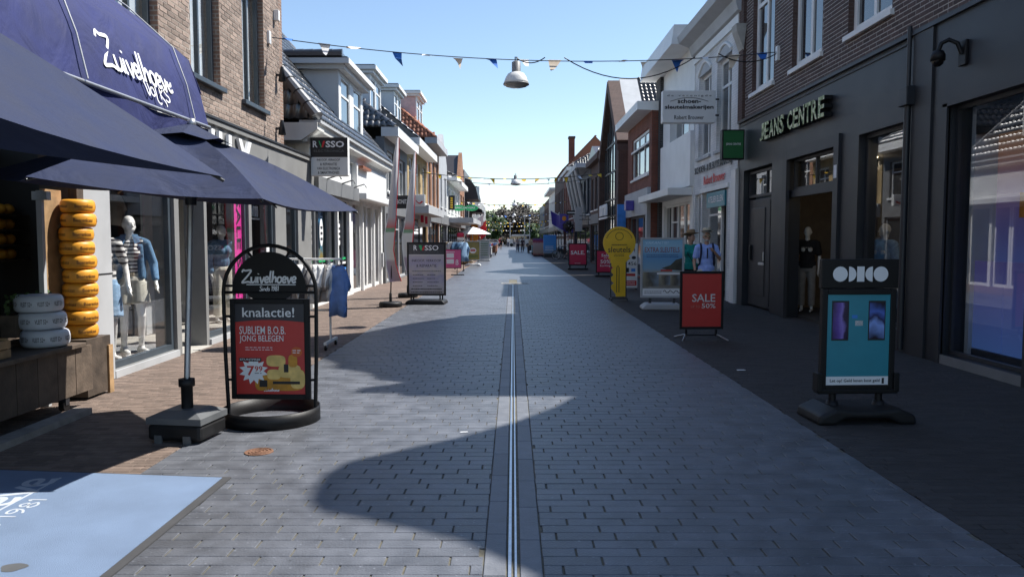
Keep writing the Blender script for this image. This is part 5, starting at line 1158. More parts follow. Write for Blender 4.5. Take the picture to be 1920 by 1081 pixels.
part('under_panel', MB().prism([(.2*math.cos(math.pi*k/12), 1.13 - .08*math.sin(math.pi*k/12)) for k in range(13)], 'y', -.007, .007), 'black', S, True)
for z in (.92, .36): part('side_bar', MB().tube([(-.40, 0, z), (-.34, 0, z)], .012, 6), 'black', S, True); part('side_bar', MB().tube([(.34, 0, z), (.40, 0, z)], .012, 6), 'black', S, True)
board(S, .70, .19, 1.075, 'black', 'red', .045, .05)
part('poster_header', MB().add([(-.31, -.0175, 1.033), (-.31, -.0175, .87)] + [(-.31 + .62*k/8, -.0175, .87 + .02*math.sin(math.pi*k/8)) for k in range(1, 9)] + [(.31, -.0175, 1.033)], [tuple(range(11))]), pbr('poster_header_grey', (.028, .03, .04), .35), S, True)
pt(S, 'poster_lettering', 'whitetext', 'knalactie!', -.01, .915, .46, .085, .012, y=-.019); pt(S, 'poster_lettering', 'whitetext', 'SUBLIEM B.O.B.', -.065, .765, .41, .07, .004); pt(S, 'poster_lettering', 'whitetext', 'JONG BELEGEN', -.075, .685, .39, .07, .004)
lines(S, 'small_print', 'whitetext', -.22, .02, .625, .645, 2, .005)
st = [( -.15 + (.125 if i % 2 else .085)*math.cos(i*math.pi/12)*1.05, .44 + (.12 if i % 2 else .08)*math.sin(i*math.pi/12)) for i in range(24)]
part('price_burst', MB().add([(x, -.0185, z) for x, z in st] + [(-.15, -.0185, .44)], [(i, (i+1) % 24, 24) for i in range(24)]), 'whitetext', S, True)
pt(S, 'price_print', 'red', '7', -.175, .40, .065, .085, .02, y=-.020); pt(S, 'price_print', 'red', '99', -.105, .435, .07, .05, .015, y=-.020); lines(S, 'small_print', 'greyplastic', -.14, -.08, .418, .418, 1, .006, -.020)
pr(S, 'price_label', 'ink', -.275, -.08, .525, .555, -.020); pt(S, 'price_print', 'whitetext', 'STUNTPRIJS', -.178, .530, .18, .02, .012, y=-.0215)
def cheese_print(x, z, w, h, m, k): return part('cheese_picture', MB().add([(x + w*.5*(abs(math.cos(i*math.pi/10))**.6)*(1 if math.cos(i*math.pi/10) > 0 else -1), -.0172 - k*.0003, z + h*.5*(abs(math.sin(i*math.pi/10))**.6)*(1 if math.sin(i*math.pi/10) > 0 else -1)) for i in range(20)], [tuple(range(20))]), m, S, True)
yc = pbr('printed_cheese', (.55, .25, .02), .4, var=.25, nscale=12); yc2 = pbr('printed_cheese_light', (.75, .52, .16), .4, var=.2, nscale=12)
for k, q in enumerate(((.13, .335, .33, .14, yc), (-.07, .345, .14, .16, yc), (.17, .44, .2, .12, yc2), (.05, .53, .17, .10, yc2), (.24, .37, .13, .17, yc2), (.2, .53, .08, .11, yc), (.03, .41, .12, .09, yc2))): cheese_print(*q, k)
pr(S, 'picture_label', 'ink', .02, .26, .325, .35, -.0202); pr(S, 'picture_label', 'ink', .12, .16, .43, .5, -.0202); pr(S, 'picture_label', 'ink', -.10, -.03, .30, .36, -.0202)
part('round_label', MB().add([(.235 + .05*math.cos(i*math.pi/10), -.0205, .61 + .045*math.sin(i*math.pi/10)) for i in range(20)], [tuple(range(20))]), pbr('orange_label', (.62, .12, .02), .4), S, True); lines(S, 'small_print', 'whitetext', .20, .27, .6, .62, 2, .007, -.0215)
mb = MB(); script(mb, 'Zuivelhoeve', (-.065, -.0175, .26), X, Z, .14, .028, .15, .1); part('poster_lettering', mb, 'whitetext', S, True)
# telecom stand
S = thing('phone_shop_stand', 'black pavement sign with a teal phone poster on a dark curved foot', 'sign stand', (3.04, 6.75, 0), R(3))
def curved_foot(t, w, d, h, mat, nm='foot'):
    pf = [(-w/2, 0), (-w/2 + .02, h*.55), (-w*.32, h*.95), (-w*.1, h*.82), (w*.1, h*.82), (w*.32, h*.95), (w/2 - .02, h*.55), (w/2, 0), (w*.32, .0), (w*.22, h*.35), (-w*.22, h*.35), (-w*.32, 0)]
    mb = MB()
    for s, (dy0, dy1) in enumerate(((-d/2, d/2),)): mb.prism(pf[::-1], 'y', dy0, dy1)
    o = part(nm, mb, mat, t, True); bv = o.modifiers.new('soft_edges', 'BEVEL'); bv.width = .03; bv.segments = 3; bv.limit_method = 'ANGLE'; return o
curved_foot(S, .88, .48, .15, 'blackplastic')
for x in (-.21, .21): part('leg', MB().tube([(x, 0, .10), (x, 0, .28)], .032, 12), 'black', S, True); part('leg_collar', MB().lathe([(.06, .11), (.045, .17), (.033, .17)], 14, (x, 0, 0)), 'blackplastic', S, True)
part('board_clamp', MB().bbox(-.36, .36, -.05, .05, .235, .275, .008), 'black', S, True)
for x in (-.345, .345): part('clamp_block', MB().bbox(x - .025, x + .025, -.055, .055, .25, .42, .008), 'black', S, True)
board(S, .665, .26, 1.16, 'black', 'teal', .05, .06); part('header_board', MB().bbox(-.345, .345, -.03, .03, 1.165, 1.42, .006), 'black', S, True)
yl, zl, rl = -.032, 1.29, .066; mb = MB()
def disc(cx, a0, a1): n_ = 24; mb.add([(cx + rl*math.cos(R(a0 + (a1-a0)*i/n_)), yl, zl + rl*math.sin(R(a0 + (a1-a0)*i/n_))) for i in range(n_ + 1)], [tuple(range(n_ + 1))])
disc(-.182, 0, 359.9); disc(-.105, -90, 90); mb.add([(-.032, yl, zl - rl), (.034, yl, zl - rl), (.034, yl, zl + rl), (-.032, yl, zl + rl)], [(0, 1, 2, 3)]); disc(.108, 90, 270); disc(.182, 0, 359.9)
part('header_shapes', mb, 'whitetext', S, True)
ph1 = rampmat('phone_screen_violet', [(0, (.01, .01, .03)), (.4, (.12, .06, .35)), (.6, (.25, .18, .55)), (.75, (.02, .01, .06)), (1, (.01, .005, .03))], 0, -.25, -.08, .25, noise=.9)
ph2 = rampmat('phone_screen_blue', [(0, (.01, .01, .03)), (.35, (.25, .38, .8)), (.5, (.02, .02, .08)), (.7, (.08, .16, .55)), (1, (.01, .01, .03))], 2, .7, 1.05, .25, noise=.9)
for cx, m in ((-.165, ph1), (.165, ph2)):
    p = part('phone_picture', MB().bbox(cx - .077, cx + .077, -.0195, -.0175, .705, 1.055, .0009), 'ink', S, True); part('screen_picture', MB().box(cx - .068, cx + .068, -.0205, -.0195, .72, 1.04), m, p, True)
pr(S, 'small_card', 'whitetext', -.03, .04, .835, .88, -.018); pr(S, 'small_card', 'bluepanel', -.06, -.01, .90, .93, -.0185)
lines(S, 'small_print', pbr('pale_teal_print', (.25, .5, .55), .4), -.25, -.06, .60, .67, 3, .008); lines(S, 'small_print', MATS['pale_teal_print'], .08, .26, .60, .67, 3, .008); lines(S, 'small_print', MATS['pale_teal_print'], -.22, .26, .40, .5, 5, .005)
pr(S, 'notice_strip', 'whitetext', -.283, .283, .305, .385, -.0185); pt(S, 'notice_lettering', 'ink', 'Let op! Geld lenen kost geld', -.02, .328, .45, .035, .016, y=-.021)
pr(S, 'notice_icon', 'ink', .225, .245, .32, .37, -.021)
# red SALE board
S = thing('sale_sign', 'dark red sale board on splayed tube legs in the shade of the jeans shop', 'sign stand', (2.99, 12.15, 0), R(2))
board(S, .70, .165, 1.085, 'black', 'red', .04, .04); pt(S, 'poster_lettering', 'offwhite', 'SALE', .03, .60, .37, .125, .01, y=-.014); pt(S, 'poster_lettering', pbr('muted_red_print', (.45, .2, .15), .5), 'UP TO', -.10, .505, .14, .04, 0, y=-.014); pt(S, 'poster_lettering', 'offwhite', '50%', .11, .50, .22, .075, .006, y=-.014)
for x in (-.24, .24):
    part('leg', MB().tube([(x, 0, .16), (x, 0, .055)], .02, 8), 'black', S, True); part('foot_tube', MB().tube([(x*1.5, -.26, .012), (x*1.12, -.05, .07), (x, 0, .075), (x*1.12, .05, .07), (x*1.5, .26, .012)], .013, 8), 'galv', S, True)
part('cross_bar', MB().tube([(-.24, 0, .07), (.24, 0, .07)], .012, 8), 'black', S, True)
# beach photo board EXTRA SLEUTELS
S = thing('key_offer_sign', 'grey framed pavement sign with a beach photo offering extra keys', 'sign stand', (3.38, 17.4, 0), R(-2))
beach = rampmat('beach_photo', [(0, (.55, .55, .52)), (.12, (.5, .5, .48)), (.2, (.20, .18, .15)), (.35, (.30, .27, .2)), (.42, (.36, .33, .25)), (.5, (.2, .36, .5)), (.7, (.10, .30, .55)), (.85, (.30, .52, .68)), (1, (.22, .48, .68))], 2, .25, 1.6, noise=.10)
board(S, .98, .26, 1.62, 'lightgrey', beach, .045, .06)
pt(S, 'poster_lettering', pbr('light_blue_print', (.5, .7, .85), .4), 'VAKANTIE!', -.14, 1.475, .52, .06, .01, .25, y=-.02); pt(S, 'poster_lettering', pbr('dark_red_print', (.25, .03, .03), .4), 'EXTRA SLEUTELS', -.01, 1.29, .78, .115, .004, y=-.02); lines(S, 'small_print', pbr('dark_blue_print', (.03, .08, .2), .4), -.36, .36, 1.18, 1.22, 2, .016, -.02)
part('rock_picture', MB().add([(-.02, -.02, .93), (.18, -.02, 1.0), (.3, -.02, 1.12), (.44, -.02, 1.16), (.44, -.02, .88), (.1, -.02, .9)], [(0, 1, 2, 3, 4, 5)]), pbr('printed_rock', (.05, .05, .035), .5, var=.4, nscale=9), S, True)
pr(S, 'offer_strip', 'whitetext', -.12, .44, .79, .83, -.02); pr(S, 'offer_strip', 'red', -.04, .22, .86, .90, -.02)
for a, b, c, d in ((-.42, -.08, .52, .84), (-.02, .18, .55, .77), (.2, .42, .54, .78)): pr(S, 'photo_panel', rampmat('printed_snapshot', [(0, (.25, .22, .15)), (.5, (.08, .07, .06)), (1, (.2, .25, .3))], 0, a, b, noise=1.2), a, b, c, d, -.0195)
pr(S, 'white_footer', 'whitetext', -.44, .44, .31, .47, -.019); lines(S, 'small_print', 'ink', -.4, .0, .36, .40, 2, .01, -.0205); mb = MB(); mb.tube([(.02 + .4*k/10, -.021, .40 + .035*math.sin(k*1.9)) for k in range(11)], .008, 5); part('signature', mb, 'ink', S, True)
for x in (-.27, .27): part('leg', MB().box(x - .03, x + .03, -.02, .02, .1, .26), 'anthra', S, True)
f = part('foot', MB().prism([(-.47, 0), (.47, 0), (.47, .06), (.36, .14), (-.36, .14), (-.47, .06)], 'y', -.27, .27), 'lightgrey', S, True); bv = f.modifiers.new('soft_edges', 'BEVEL'); bv.width = .03; bv.segments = 3
# key shaped sign
S = thing('key_shaped_sign', 'big yellow key shaped board on a small wheeled frame', 'sign stand', (2.76, 20, 0))
ol = [(.42*math.cos(R(a)), 1.49 + .42*math.sin(R(a))) for a in range(-52, 233, 8)]
shaft = [(-.258, 1.12), (-.30, 1.09), (-.22, 1.05), (-.24, .98), (-.20, .95), (-.20, .88), (-.15, .84), (-.20, .80), (-.20, .72), (-.14, .66), (-.20, .60), (-.20, .50), (-.13, .44), (-.20, .38), (-.20, .30), (-.08, .14), (-.08, .09), (.17, .09), (.17, .98), (.24, 1.05), (.30, 1.09), (.258, 1.12)]
part('key_board', MB().prism((ol + shaft), 'y', -.02, .02), 'yellow', S, True)
pt(S, 'key_lettering', 'ink', 'sleutels', .0, 1.24, .58, .15, .006, y=-.024); lines(S, 'small_print', pbr('brown_print', (.2, .11, .01), .5), -.2, .2, 1.42, 1.42, 1, .03, -.023); lines(S, 'small_print', MATS['brown_print'], -.14, .14, 1.14, 1.18, 2, .018, -.023)
mb = MB(); mb.tube([(.1*math.cos(i*math.pi/12), -.022, 1.66 + .1*math.sin(i*math.pi/12)) for i in range(25)], .008, 5); part('key_ring_print', mb, MATS['brown_print'], S, True)
mb = MB()
for i in range(22):
    a = R(158 - i*6.4); c = Vector((.35*math.cos(a), -.023, 1.49 + .35*math.sin(a))); tg = Vector((math.sin(a), 0, -math.cos(a))); rd = Vector((math.cos(a), 0, math.sin(a)))
    mb.add([c - tg*.012 - rd*.014, c + tg*.012 - rd*.014, c + tg*.012 + rd*.014, c - tg*.012 + rd*.014], [(0, 1, 2, 3)])
part('arc_print', mb, MATS['brown_print'], S, True)
part('groove_print', MB().tube([(-.06, -.022, .2), (-.06, -.022, .85), (-.03, -.022, .9), (.0, -.022, .85), (.0, -.022, .2)], .009, 5), 'ink', S, True)
mb = MB()
for x in (-.21, .19): mb.box(x - .012, x + .012, .02, .045, .03, 1.0); mb.box(x - .012, x + .012, -.22, .22, .04, .065)
mb.box(-.2, .18, -.22, -.2, .04, .065); mb.box(-.2, .18, .2, .22, .04, .065); part('wheeled_frame', mb, 'anthra', S, True)
for x in (-.21, .19):
    for y in (-.2, .2): part('caster', MB().tube([(x - .012, y, .022), (x + .012, y, .022)], .022, 10), 'black', S, True)
# white price panel 456
S = thing('price_panel_sign', 'narrow white panel with printed numbers and red strips behind the key sign', 'sign stand', (3.55, 24.2, 0))
part('panel', MB().bbox(-.37, .37, -.015, .015, .05, 1.44, .006), 'lampwhite', S, True); pt(S, 'panel_print', 'ink', '456', .2, .76, .27, .11, .005, y=-.017); pt(S, 'panel_print', 'greyplastic', '4', .25, 1.18, .08, .16, .01, y=-.017)
part('oval_print', MB().add([(.25 + .07*math.cos(i*math.pi/8), -.017, 1.0 + .05*math.sin(i*math.pi/8)) for i in range(16)], [tuple(range(16))]), 'ink', S, True)
pr(S, 'red_strip', 'red', -.05, .3, .42, .5); pr(S, 'red_strip', 'red', -.1, .34, .12, .28); lines(S, 'small_print', 'whitetext', -.05, .3, .16, .22, 2, .02, -.0175); pr(S, 'blue_square', 'bluepanel', .17, .3, .56, .66); pr(S, 'dark_square', 'ink', -.02, .1, .54, .68)
for x in (-.3, .3): part('foot', MB().box(x - .03, x + .03, -.18, .18, 0, .05), 'anthra', S, True)
# red sale boards farther on
S = thing('sale_sign', 'red sale board on a black foot farther along the shaded side', 'sign stand', (3.33, 39.6, 0)); board(S, .96, .22, 1.36, 'black', 'red2', .05, .05); pt(S, 'poster_lettering', 'whitetext', 'SALE.', 0, .78, .72, .2, .02, y=-.018); lines(S, 'small_print', 'whitetext', -.15, .15, .32, .32, 1, .02)
part('foot', MB().bbox(-.52, .52, -.25, .25, 0, .09, .02), 'blackplastic', S, True)
for x in (-.4, .4): part('leg', MB().box(x - .03, x + .03, -.03, .03, .08, .24), 'black', S, True)
S = thing('sale_sign', 'crimson sale board partly hidden behind the yellow key sign', 'sign stand', (3.9, 32.3, 0)); board(S, .84, .16, 1.12, 'black', 'red2', .045, .05)
for s, z, w, h, in (('Sale', .84, .34, .12), ('tot', .76, .14, .05), ('50%', .55, .42, .16), ('korting', .40, .44, .11)): pt(S, 'poster_lettering', 'whitetext', s, -.02, z, w, h, .008, y=-.018)
part('foot', MB().bbox(-.46, .46, -.22, .22, 0, .08, .02), 'blackplastic', S, True)
for x in (-.3, .3): part('leg', MB().box(x - .03, x + .03, -.03, .03, .07, .18), 'black', S, True)
# Russo stand
S = thing('repair_shop_sign', 'black framed pavement sign with a pale repair poster on the sunny side', 'sign stand', (-2.13, 18.9, 0), R(-3))
vio = rampmat('pale_repair_poster', [(0, (.30, .27, .26)), (.25, (.42, .40, .44)), (.45, (.30, .29, .40)), (.6, (.45, .41, .40)), (.8, (.34, .32, .44)), (1, (.42, .38, .40))], 2, .2, 1.2, noise=.5)
board(S, .96, .2, 1.51, 'black', vio, .045, .06); pr(S, 'poster_header', MATS['poster_header_grey'], -.435, .435, 1.21, 1.465, -.0195)
pt(S, 'header_lettering', 'whitetext', 'R', -.27, 1.31, .09, .125, .012, y=-.022); pt(S, 'header_lettering', 'whitetext', 'SSO', .13, 1.31, .34, .125, .012, y=-.022)
part('letter_stroke', MB().add([(-.19, -.022, 1.435), (-.14, -.022, 1.31), (-.10, -.022, 1.31), (-.12, -.022, 1.435)], [(0, 1, 2, 3)]), 'green2', S, True); part('letter_stroke', MB().add([(-.055, -.022, 1.435), (-.13, -.022, 1.31), (-.07, -.022, 1.31), (-.045, -.022, 1.37)], [(0, 1, 2, 3)]), 'redplastic', S, True)
pt(S, 'header_lettering', 'greyplastic', 'ELECTRONICA', 0, 1.25, .62, .03, 0, y=-.022); pr(S, 'header_line', 'whitetext', -.43, .43, 1.20, 1.207, -.02)
pt(S, 'poster_lettering', 'ink', 'INKOOP, VERKOOP', 0, 1.02, .72, .07, .003, y=-.02); pt(S, 'poster_lettering', 'ink', '& REPARATIE', 0, .90, .50, .07, .003, y=-.02)
lines(S, 'small_print', 'greyplastic', -.36, .36, .79, .79, 1, .02, -.02)
for z in (.70, .61, .52, .43): lines(S, 'small_print', 'anthra', -.34, -.13 + .1*rnd.random(), z, z, 1, .016, -.02); lines(S, 'small_print', 'anthra', .02, .2 + .14*rnd.random(), z, z, 1, .016, -.02)
lines(S, 'small_print', 'ink', -.38, .38, .27, .35, 2, .022, -.02)
for x in (-.39, -.33, .33, .39): part('leg', MB().tube([(x, 0, .04), (x, 0, .21)], .018, 8), 'black', S, True)
f = part('foot', MB().prism([(-.48, 0), (.48, 0), (.48, .05), (.42, .10), (-.42, .10), (-.48, .05)], 'y', -.33, .33), 'blackplastic', S, True); bv = f.modifiers.new('soft_edges', 'BEVEL'); bv.width = .02; bv.segments = 2
# pink board
S = thing('pink_sign', 'pink poster board on thin black legs on the sunny pavement', 'sign stand', (-2.75, 33.6, 0), R(6)); board(S, .98, .3, 1.14, 'black', 'pinkposter', .025, .03)
for z in (.76, .5): pr(S, 'white_square', 'whitetext', -.16, .16, z, z + .2, -.011)
pt(S, 'poster_lettering', 'whitetext', 'ß', .3, .44, .12, .24, .01, y=-.0125); lines(S, 'small_print', 'whitetext', -.3, .2, 1.0, 1.0, 1, .03, -.011)
for x in (-.3, .3): part('leg', MB().tube([(x, -.2, .0), (x, 0, .31)], .014, 6), 'black', S, True); part('leg', MB().tube([(x, .2, .0), (x, 0, .31)], .014, 6), 'black', S, True)
part('foot_plate', MB().box(.05, .6, -.3, .35, 0, .03), 'blackplastic', S, True)
S = thing('yellow_offer_sign', 'grey framed board with a dull yellow poster on a white rounded foot', 'sign stand', (-2.35, 45, 0)); board(S, .86, .32, 1.46, 'lightgrey', rampmat('dull_yellow_poster', [(0, (.25, .2, .05)), (.5, (.36, .3, .08)), (1, (.2, .17, .06))], 2, .3, 1.5, noise=.6), .05, .05)
part('round_emblem', MB().add([(.2*math.cos(i*math.pi/10), -.018, .9 + .17*math.sin(i*math.pi/10)) for i in range(20)], [tuple(range(20))]), 'whitetext', S, True); pr(S, 'emblem_band', 'red', -.14, .14, .86, .96, -.0195); lines(S, 'small_print', 'green', -.3, .3, .48, .58, 2, .06)
for x in (-.3, .3): part('leg', MB().tube([(x, 0, .1), (x, 0, .34)], .02, 6), 'anthra', S, True)
curved_foot(S, .95, .5, .16, 'lampwhite')
S = thing('menu_sign', 'pale chalkboard style menu stand behind the yellow offer board', 'sign stand', (-2.1, 55, 0)); board(S, .85, .12, 1.5, 'lightgrey', rampmat('pale_menu_print', [(0, (.3, .32, .33)), (.5, (.4, .42, .42)), (1, (.3, .36, .33))], 2, .1, 1.5, noise=.4), .05, .05); lines(S, 'menu_lines', 'green', -.3, .3, .4, 1.2, 6, .06)
part('foot', MB().bbox(-.45, .45, -.3, .3, 0, .12, .03), 'lightgrey', S, True)
S = thing('blue_board', 'tall bright blue advertising board beside the parked bicycles', 'sign stand', (3.15, 66, 0)); part('board', MB().bbox(-.55, .55, -.2, .2, .3, 1.9, .04), rampmat('blue_sea_print', [(0, (.25, .3, .35)), (.3, (.05, .28, .65)), (1, (.02, .2, .6))], 2, .3, 2, noise=.4), S, True); part('foot', MB().box(-.5, .5, -.3, .3, 0, .3), 'anthra', S, True); lines(S, 'small_print', 'whitetext', -.4, .3, .6, .9, 3, .05, -.205)
S = thing('kiosk_board', 'dark red topped display box in front of the far shops', 'display', (2.45, 70, 0)); part('cabinet', MB().bbox(-.65, .65, -.3, .3, .1, 1.6, .04), rampmat('kiosk_print', [(0, (.25, .04, .05)), (.15, (.35, .25, .2)), (.7, (.4, .3, .3)), (.8, (.3, .02, .06)), (1, (.05, .02, .18))], 2, .1, 1.6, noise=.2), S, True); part('foot', MB().box(-.6, .6, -.25, .25, 0, .1), 'black', S, True)
# ================================================================= BEACH FLAGS
def beach_flag(label, x, y, s=1.):
    t = thing('beach_flag', label, 'flag', (x, y, 0)); part('round_foot', MB().lathe([(.001, 0), (.25, 0), (.27, .02), (.27, .09), (.25, .115), (.06, .12), (.001, .12)], 32), 'blackplastic', t, True)
    part('socket', MB().lathe([(.035, .1), (.03, .32), (.02, .33)], 10), 'black', t, True)
    pole = [(0, 0, .2), (.02, 0, .7), (.06, 0, 1.6), (.12, 0, 2.6), (.17, 0, 3.4), (.22, 0, 3.95)]; part('pole', MB().tube(pole, [.016, .015, .013, .011, .008, .005], 8), 'black', t, True)
    prof = [(.58, -.01, .28), (.95, -.09, .17), (1.3, -.13, .12), (1.65, -.14, .15), (2.0, -.06, .18), (2.5, .0, .20), (3.0, .07, .22), (3.5, .14, .24), (3.9, .21, .24)]
    vs = []
    for i, (z, a, b) in enumerate(prof):
        for k in range(5): g = k/4; vs.append((a + (b-a)*g, .10*math.sin(g*3.3 + i*.55) - .05 - .1*g, z + .03*g))
    fm = rampmat('beach_flag_print', [(0, (.42, .32, .38)), (.14, (.47, .38, .44)), (.16, (.74, .74, .73)), (.3, (.70, .70, .70)), (.345, (.72, .72, .72)), (.35, (.2, .36, .24)), (.375, (.2, .36, .24)), (.38, (.6, .16, .17)), (.45, (.50, .48, .50)), (1, (.66, .64, .66))], 2, .6, 3.9, .7)
    part('cloth', MB().add(vs, [(i*5+k, i*5+k+1, (i+1)*5+k+1, (i+1)*5+k) for i in range(len(prof)-1) for k in range(4)], True), fm, t, True)
    part('cloth_hem', MB().tube([vs[i*5] for i in range(len(prof))], .012, 5), 'whitetext', t, True); part('cloth_hem', MB().tube([vs[i*5+4] for i in range(len(prof))], .010, 5), 'redplastic', t, True)
    return t
f1 = beach_flag('wind blown pale beach flag with red hem, nearer the clothes rack', -2.88, 18)
f2 = dup(f1, (-2.87, 20.9, 0), R(8), 'second wind blown beach flag on a round foot, behind the repair shop sign')
f1['group'] = f2['group'] = 'beach flags by the repair shop'

# ================================================================= HANGING LAMPS AND BUNTING
def wire(a, b, sag, n=16): return [Vector(a).lerp(Vector(b), k/n) - Z*(sag*4*(k/n)*(1-k/n)) for k in range(n + 1)]
def lamp(label, x, y, z, s=1.):
    t = thing('street_lamp', label, 'street lamp', (x, y, z), 0, 'lamps hung over the street')
    part('lamp_housing', MB().lathe([(.001, .50), (.05, .5), (.085, .48), (.085, .30), (.1, .28)], 18), 'lampgrey', t, True)
    part('lamp_shade', MB().lathe([(.1, .29), (.16, .26), (.205, .19), (.235, .11), (.245, .07), (.238, .07), (.2, .18), (.1, .27)], 28), 'lampwhite', t, True)
    part('lamp_rim', MB().lathe([(.235, .05), (.25, .05), (.252, .075), (.235, .078)], 28), 'lampgrey', t, True); part('lamp_glass', MB().lathe([(.24, .055), (.2, .02), (.12, .0), (.001, -.01)], 24), 'lampglass', t, True)
    part('hanger', MB().tube([(-.02, 0, .5), (-.02, 0, .58), (.02, 0, .58), (.02, 0, .5)], .012, 6), 'anthra', t, True); return t
l1 = lamp('white bell shaped street lamp nearest, hung from the wire between the two brick buildings', .06, 15.1, 4.515)
for i, (y, z, lb) in enumerate(((38, 4.2, 'second bell lamp hung over the street, alone against the sky'), (64, 4.25, 'third bell lamp over the street, just above the far trees'), (88, 4.1, 'fourth bell lamp over the street, in front of the dark trees'), (112, 3.9, 'fifth bell lamp over the street, lowest in front of the dark trees'))): dup(l1, (.12, y, z), label=lb)
def bunting(label, a, b, sag, cols, n, size, seed, wires=()):
    rr = random.Random(seed); t = thing('bunting', label, 'bunting', a); W = wire(a, b, sag, 24); part('cord', MB().tube(W, .009 if a[1] < 30 else .018, 5), 'anthra', t)
    for q in wires: part('lamp_cable', MB().tube(q, .011, 5), 'black', t)
    for k in range(n):
        f = (k + .5)/n + rr.uniform(-.01, .01); i = min(int(f*24), 23); p = W[i].lerp(W[i+1], f*24 - i); d = (W[i+1]-W[i]).normalized(); w = size*rr.uniform(.75, 1.15); L_ = size*rr.uniform(.8, 1.3); an = rr.choice([R(rr.uniform(50, 100)), R(rr.uniform(-30, 40)), R(rr.uniform(20, 80))])
        dr_ = -Z*math.cos(an) + Vector((0, -1, 0))*math.sin(an) + d*rr.uniform(-.5, .7); mb = MB(); vs = []
        for j in range(4):
            g = j/3; h = w*.5*(1-g)*(1 if j < 3 else 0) + .003; c = p + dr_*(L_*g) + Vector((0, .06*size*4*math.sin(g*4 + k), .05*math.sin(g*5 + k)*size*3)); vs += [c - d*h, c + d*h]
        part('pennant', mb.add(vs, [(2*j, 2*j+1, 2*j+3, 2*j+2) for j in range(3)]), cols[k % len(cols)], t)
    return t
bunting('bunting of blue, white and cream pennants on the lamp wire across the near street', (-4.5, 14.6, 5.34), (5.48, 16.2, 5.45), .30, ['bunt_b', 'bunt_w', 'bunt_c'], 16, .23, 3, [wire((.06, 15.1, 5.08), (.62, 15.2, 5.11), .10, 8), wire((1.0, 15.3, 5.13), (3.7, 15.9, 5.28), .42, 14), wire((4.2, 16.0, 5.37), (5.46, 16.2, 5.42), .17, 8)])
for lb, y, z, cols, n, sd in (('yellow and white bunting across the street at the second lamp', 38.2, 4.85, ['bunt_y', 'bunt_y', 'bunt_w'], 18, 5), ('sparse pale bunting high across the street beyond the second lamp', 50, 5.4, ['bunt_w', 'navy'], 5, 6), ('yellow bunting strung just above the third lamp', 66, 4.75, ['bunt_y', 'bunt_w'], 26, 8), ('blue and white bunting strung in front of the far trees', 82, 4.3, ['bunt_w', 'bunt_w', 'bunt_b'], 26, 9), ('upper yellow bunting deep in the street before the trees', 98, 3.9, ['bunt_y', 'bunt_w', 'bunt_y'], 28, 10), ('lower white and yellow bunting deep in the street before the trees', 112, 3.7, ['bunt_w', 'bunt_y'], 28, 11), ('lowest bunting at the far end of the street', 124, 3.2, ['bunt_w', 'bunt_y', 'bunt_w'], 28, 12)):
    bunting(lb, (-4.5, y, z), (5.15, y + .6, z + .1), .35, cols, n - 4 if n > 20 else n, .24, sd)
solo('wire_anchor', MB().bbox(-.05, .02, -.06, .06, -.15, .15, .01), 'lampwhite', 'white wire anchor plate on the dark brick of the jeans shop', 'bracket', None, (5.50, 16.2, 5.42))
solo('wire_anchor', MB().bbox(-.02, .05, -.06, .06, -.12, .12, .01), 'lampwhite', 'white wire anchor plate at the corner of the weathered brick building', 'bracket', None, (-4.58, 14.6, 5.34))
# ================================================================= FIGURES
def limbs(mb, chain, inf=0.):
    for (a, ra), (b, rb) in zip(chain, chain[1:]): mb.cap(a, b, ra + inf, rb + inf, 10)
def remesh(o, vox, sm_=4):
    r = o.modifiers.new('one_skin', 'REMESH'); r.mode = 'VOXEL'; r.voxel_size = vox; r.use_smooth_shade = True
    s = o.modifiers.new('smooth', 'SMOOTH'); s.iterations = sm_; s.factor = .5; return o
def hand(mb, w, d, s=1., curl=.35, side=1):
    """palm, four unequal fingers and a thumb from wrist w along d"""
    w = Vector(w); d = Vector(d).normalized(); fwd = Vector((0, -1, 0)); fwd = (fwd - d*fwd.dot(d)).normalized(); sd = d.cross(fwd)
    p = w + d*.055*s; mb.cap(w + d*.015*s, w + d*.075*s, .024*s, .030*s, 10); mb.ell(p, (.022*s, .036*s, .045*s), 10, 8)
    for k, (o, L_) in enumerate(((-.029, .062), (-.010, .072), (.010, .068), (.028, .055))):
        a = w + d*.088*s - fwd*o*s; b = a + (d + sd*side*curl*.5).normalized()*L_*.5*s; c = b + (d + sd*side*curl*1.6).normalized()*L_*.5*s
        mb.cap(a, b, .0095*s, .0088*s, 7); mb.cap(b, c, .0088*s, .0072*s, 7)
    a = w + d*.03*s + fwd*.028*s; b = a + (d*.7 + fwd*.7).normalized()*.035*s; c = b + (d + sd*side*.3 + fwd*.1).normalized()*.028*s; mb.cap(a, b, .012*s, .010*s, 7); mb.cap(b, c, .010*s, .008*s, 7)
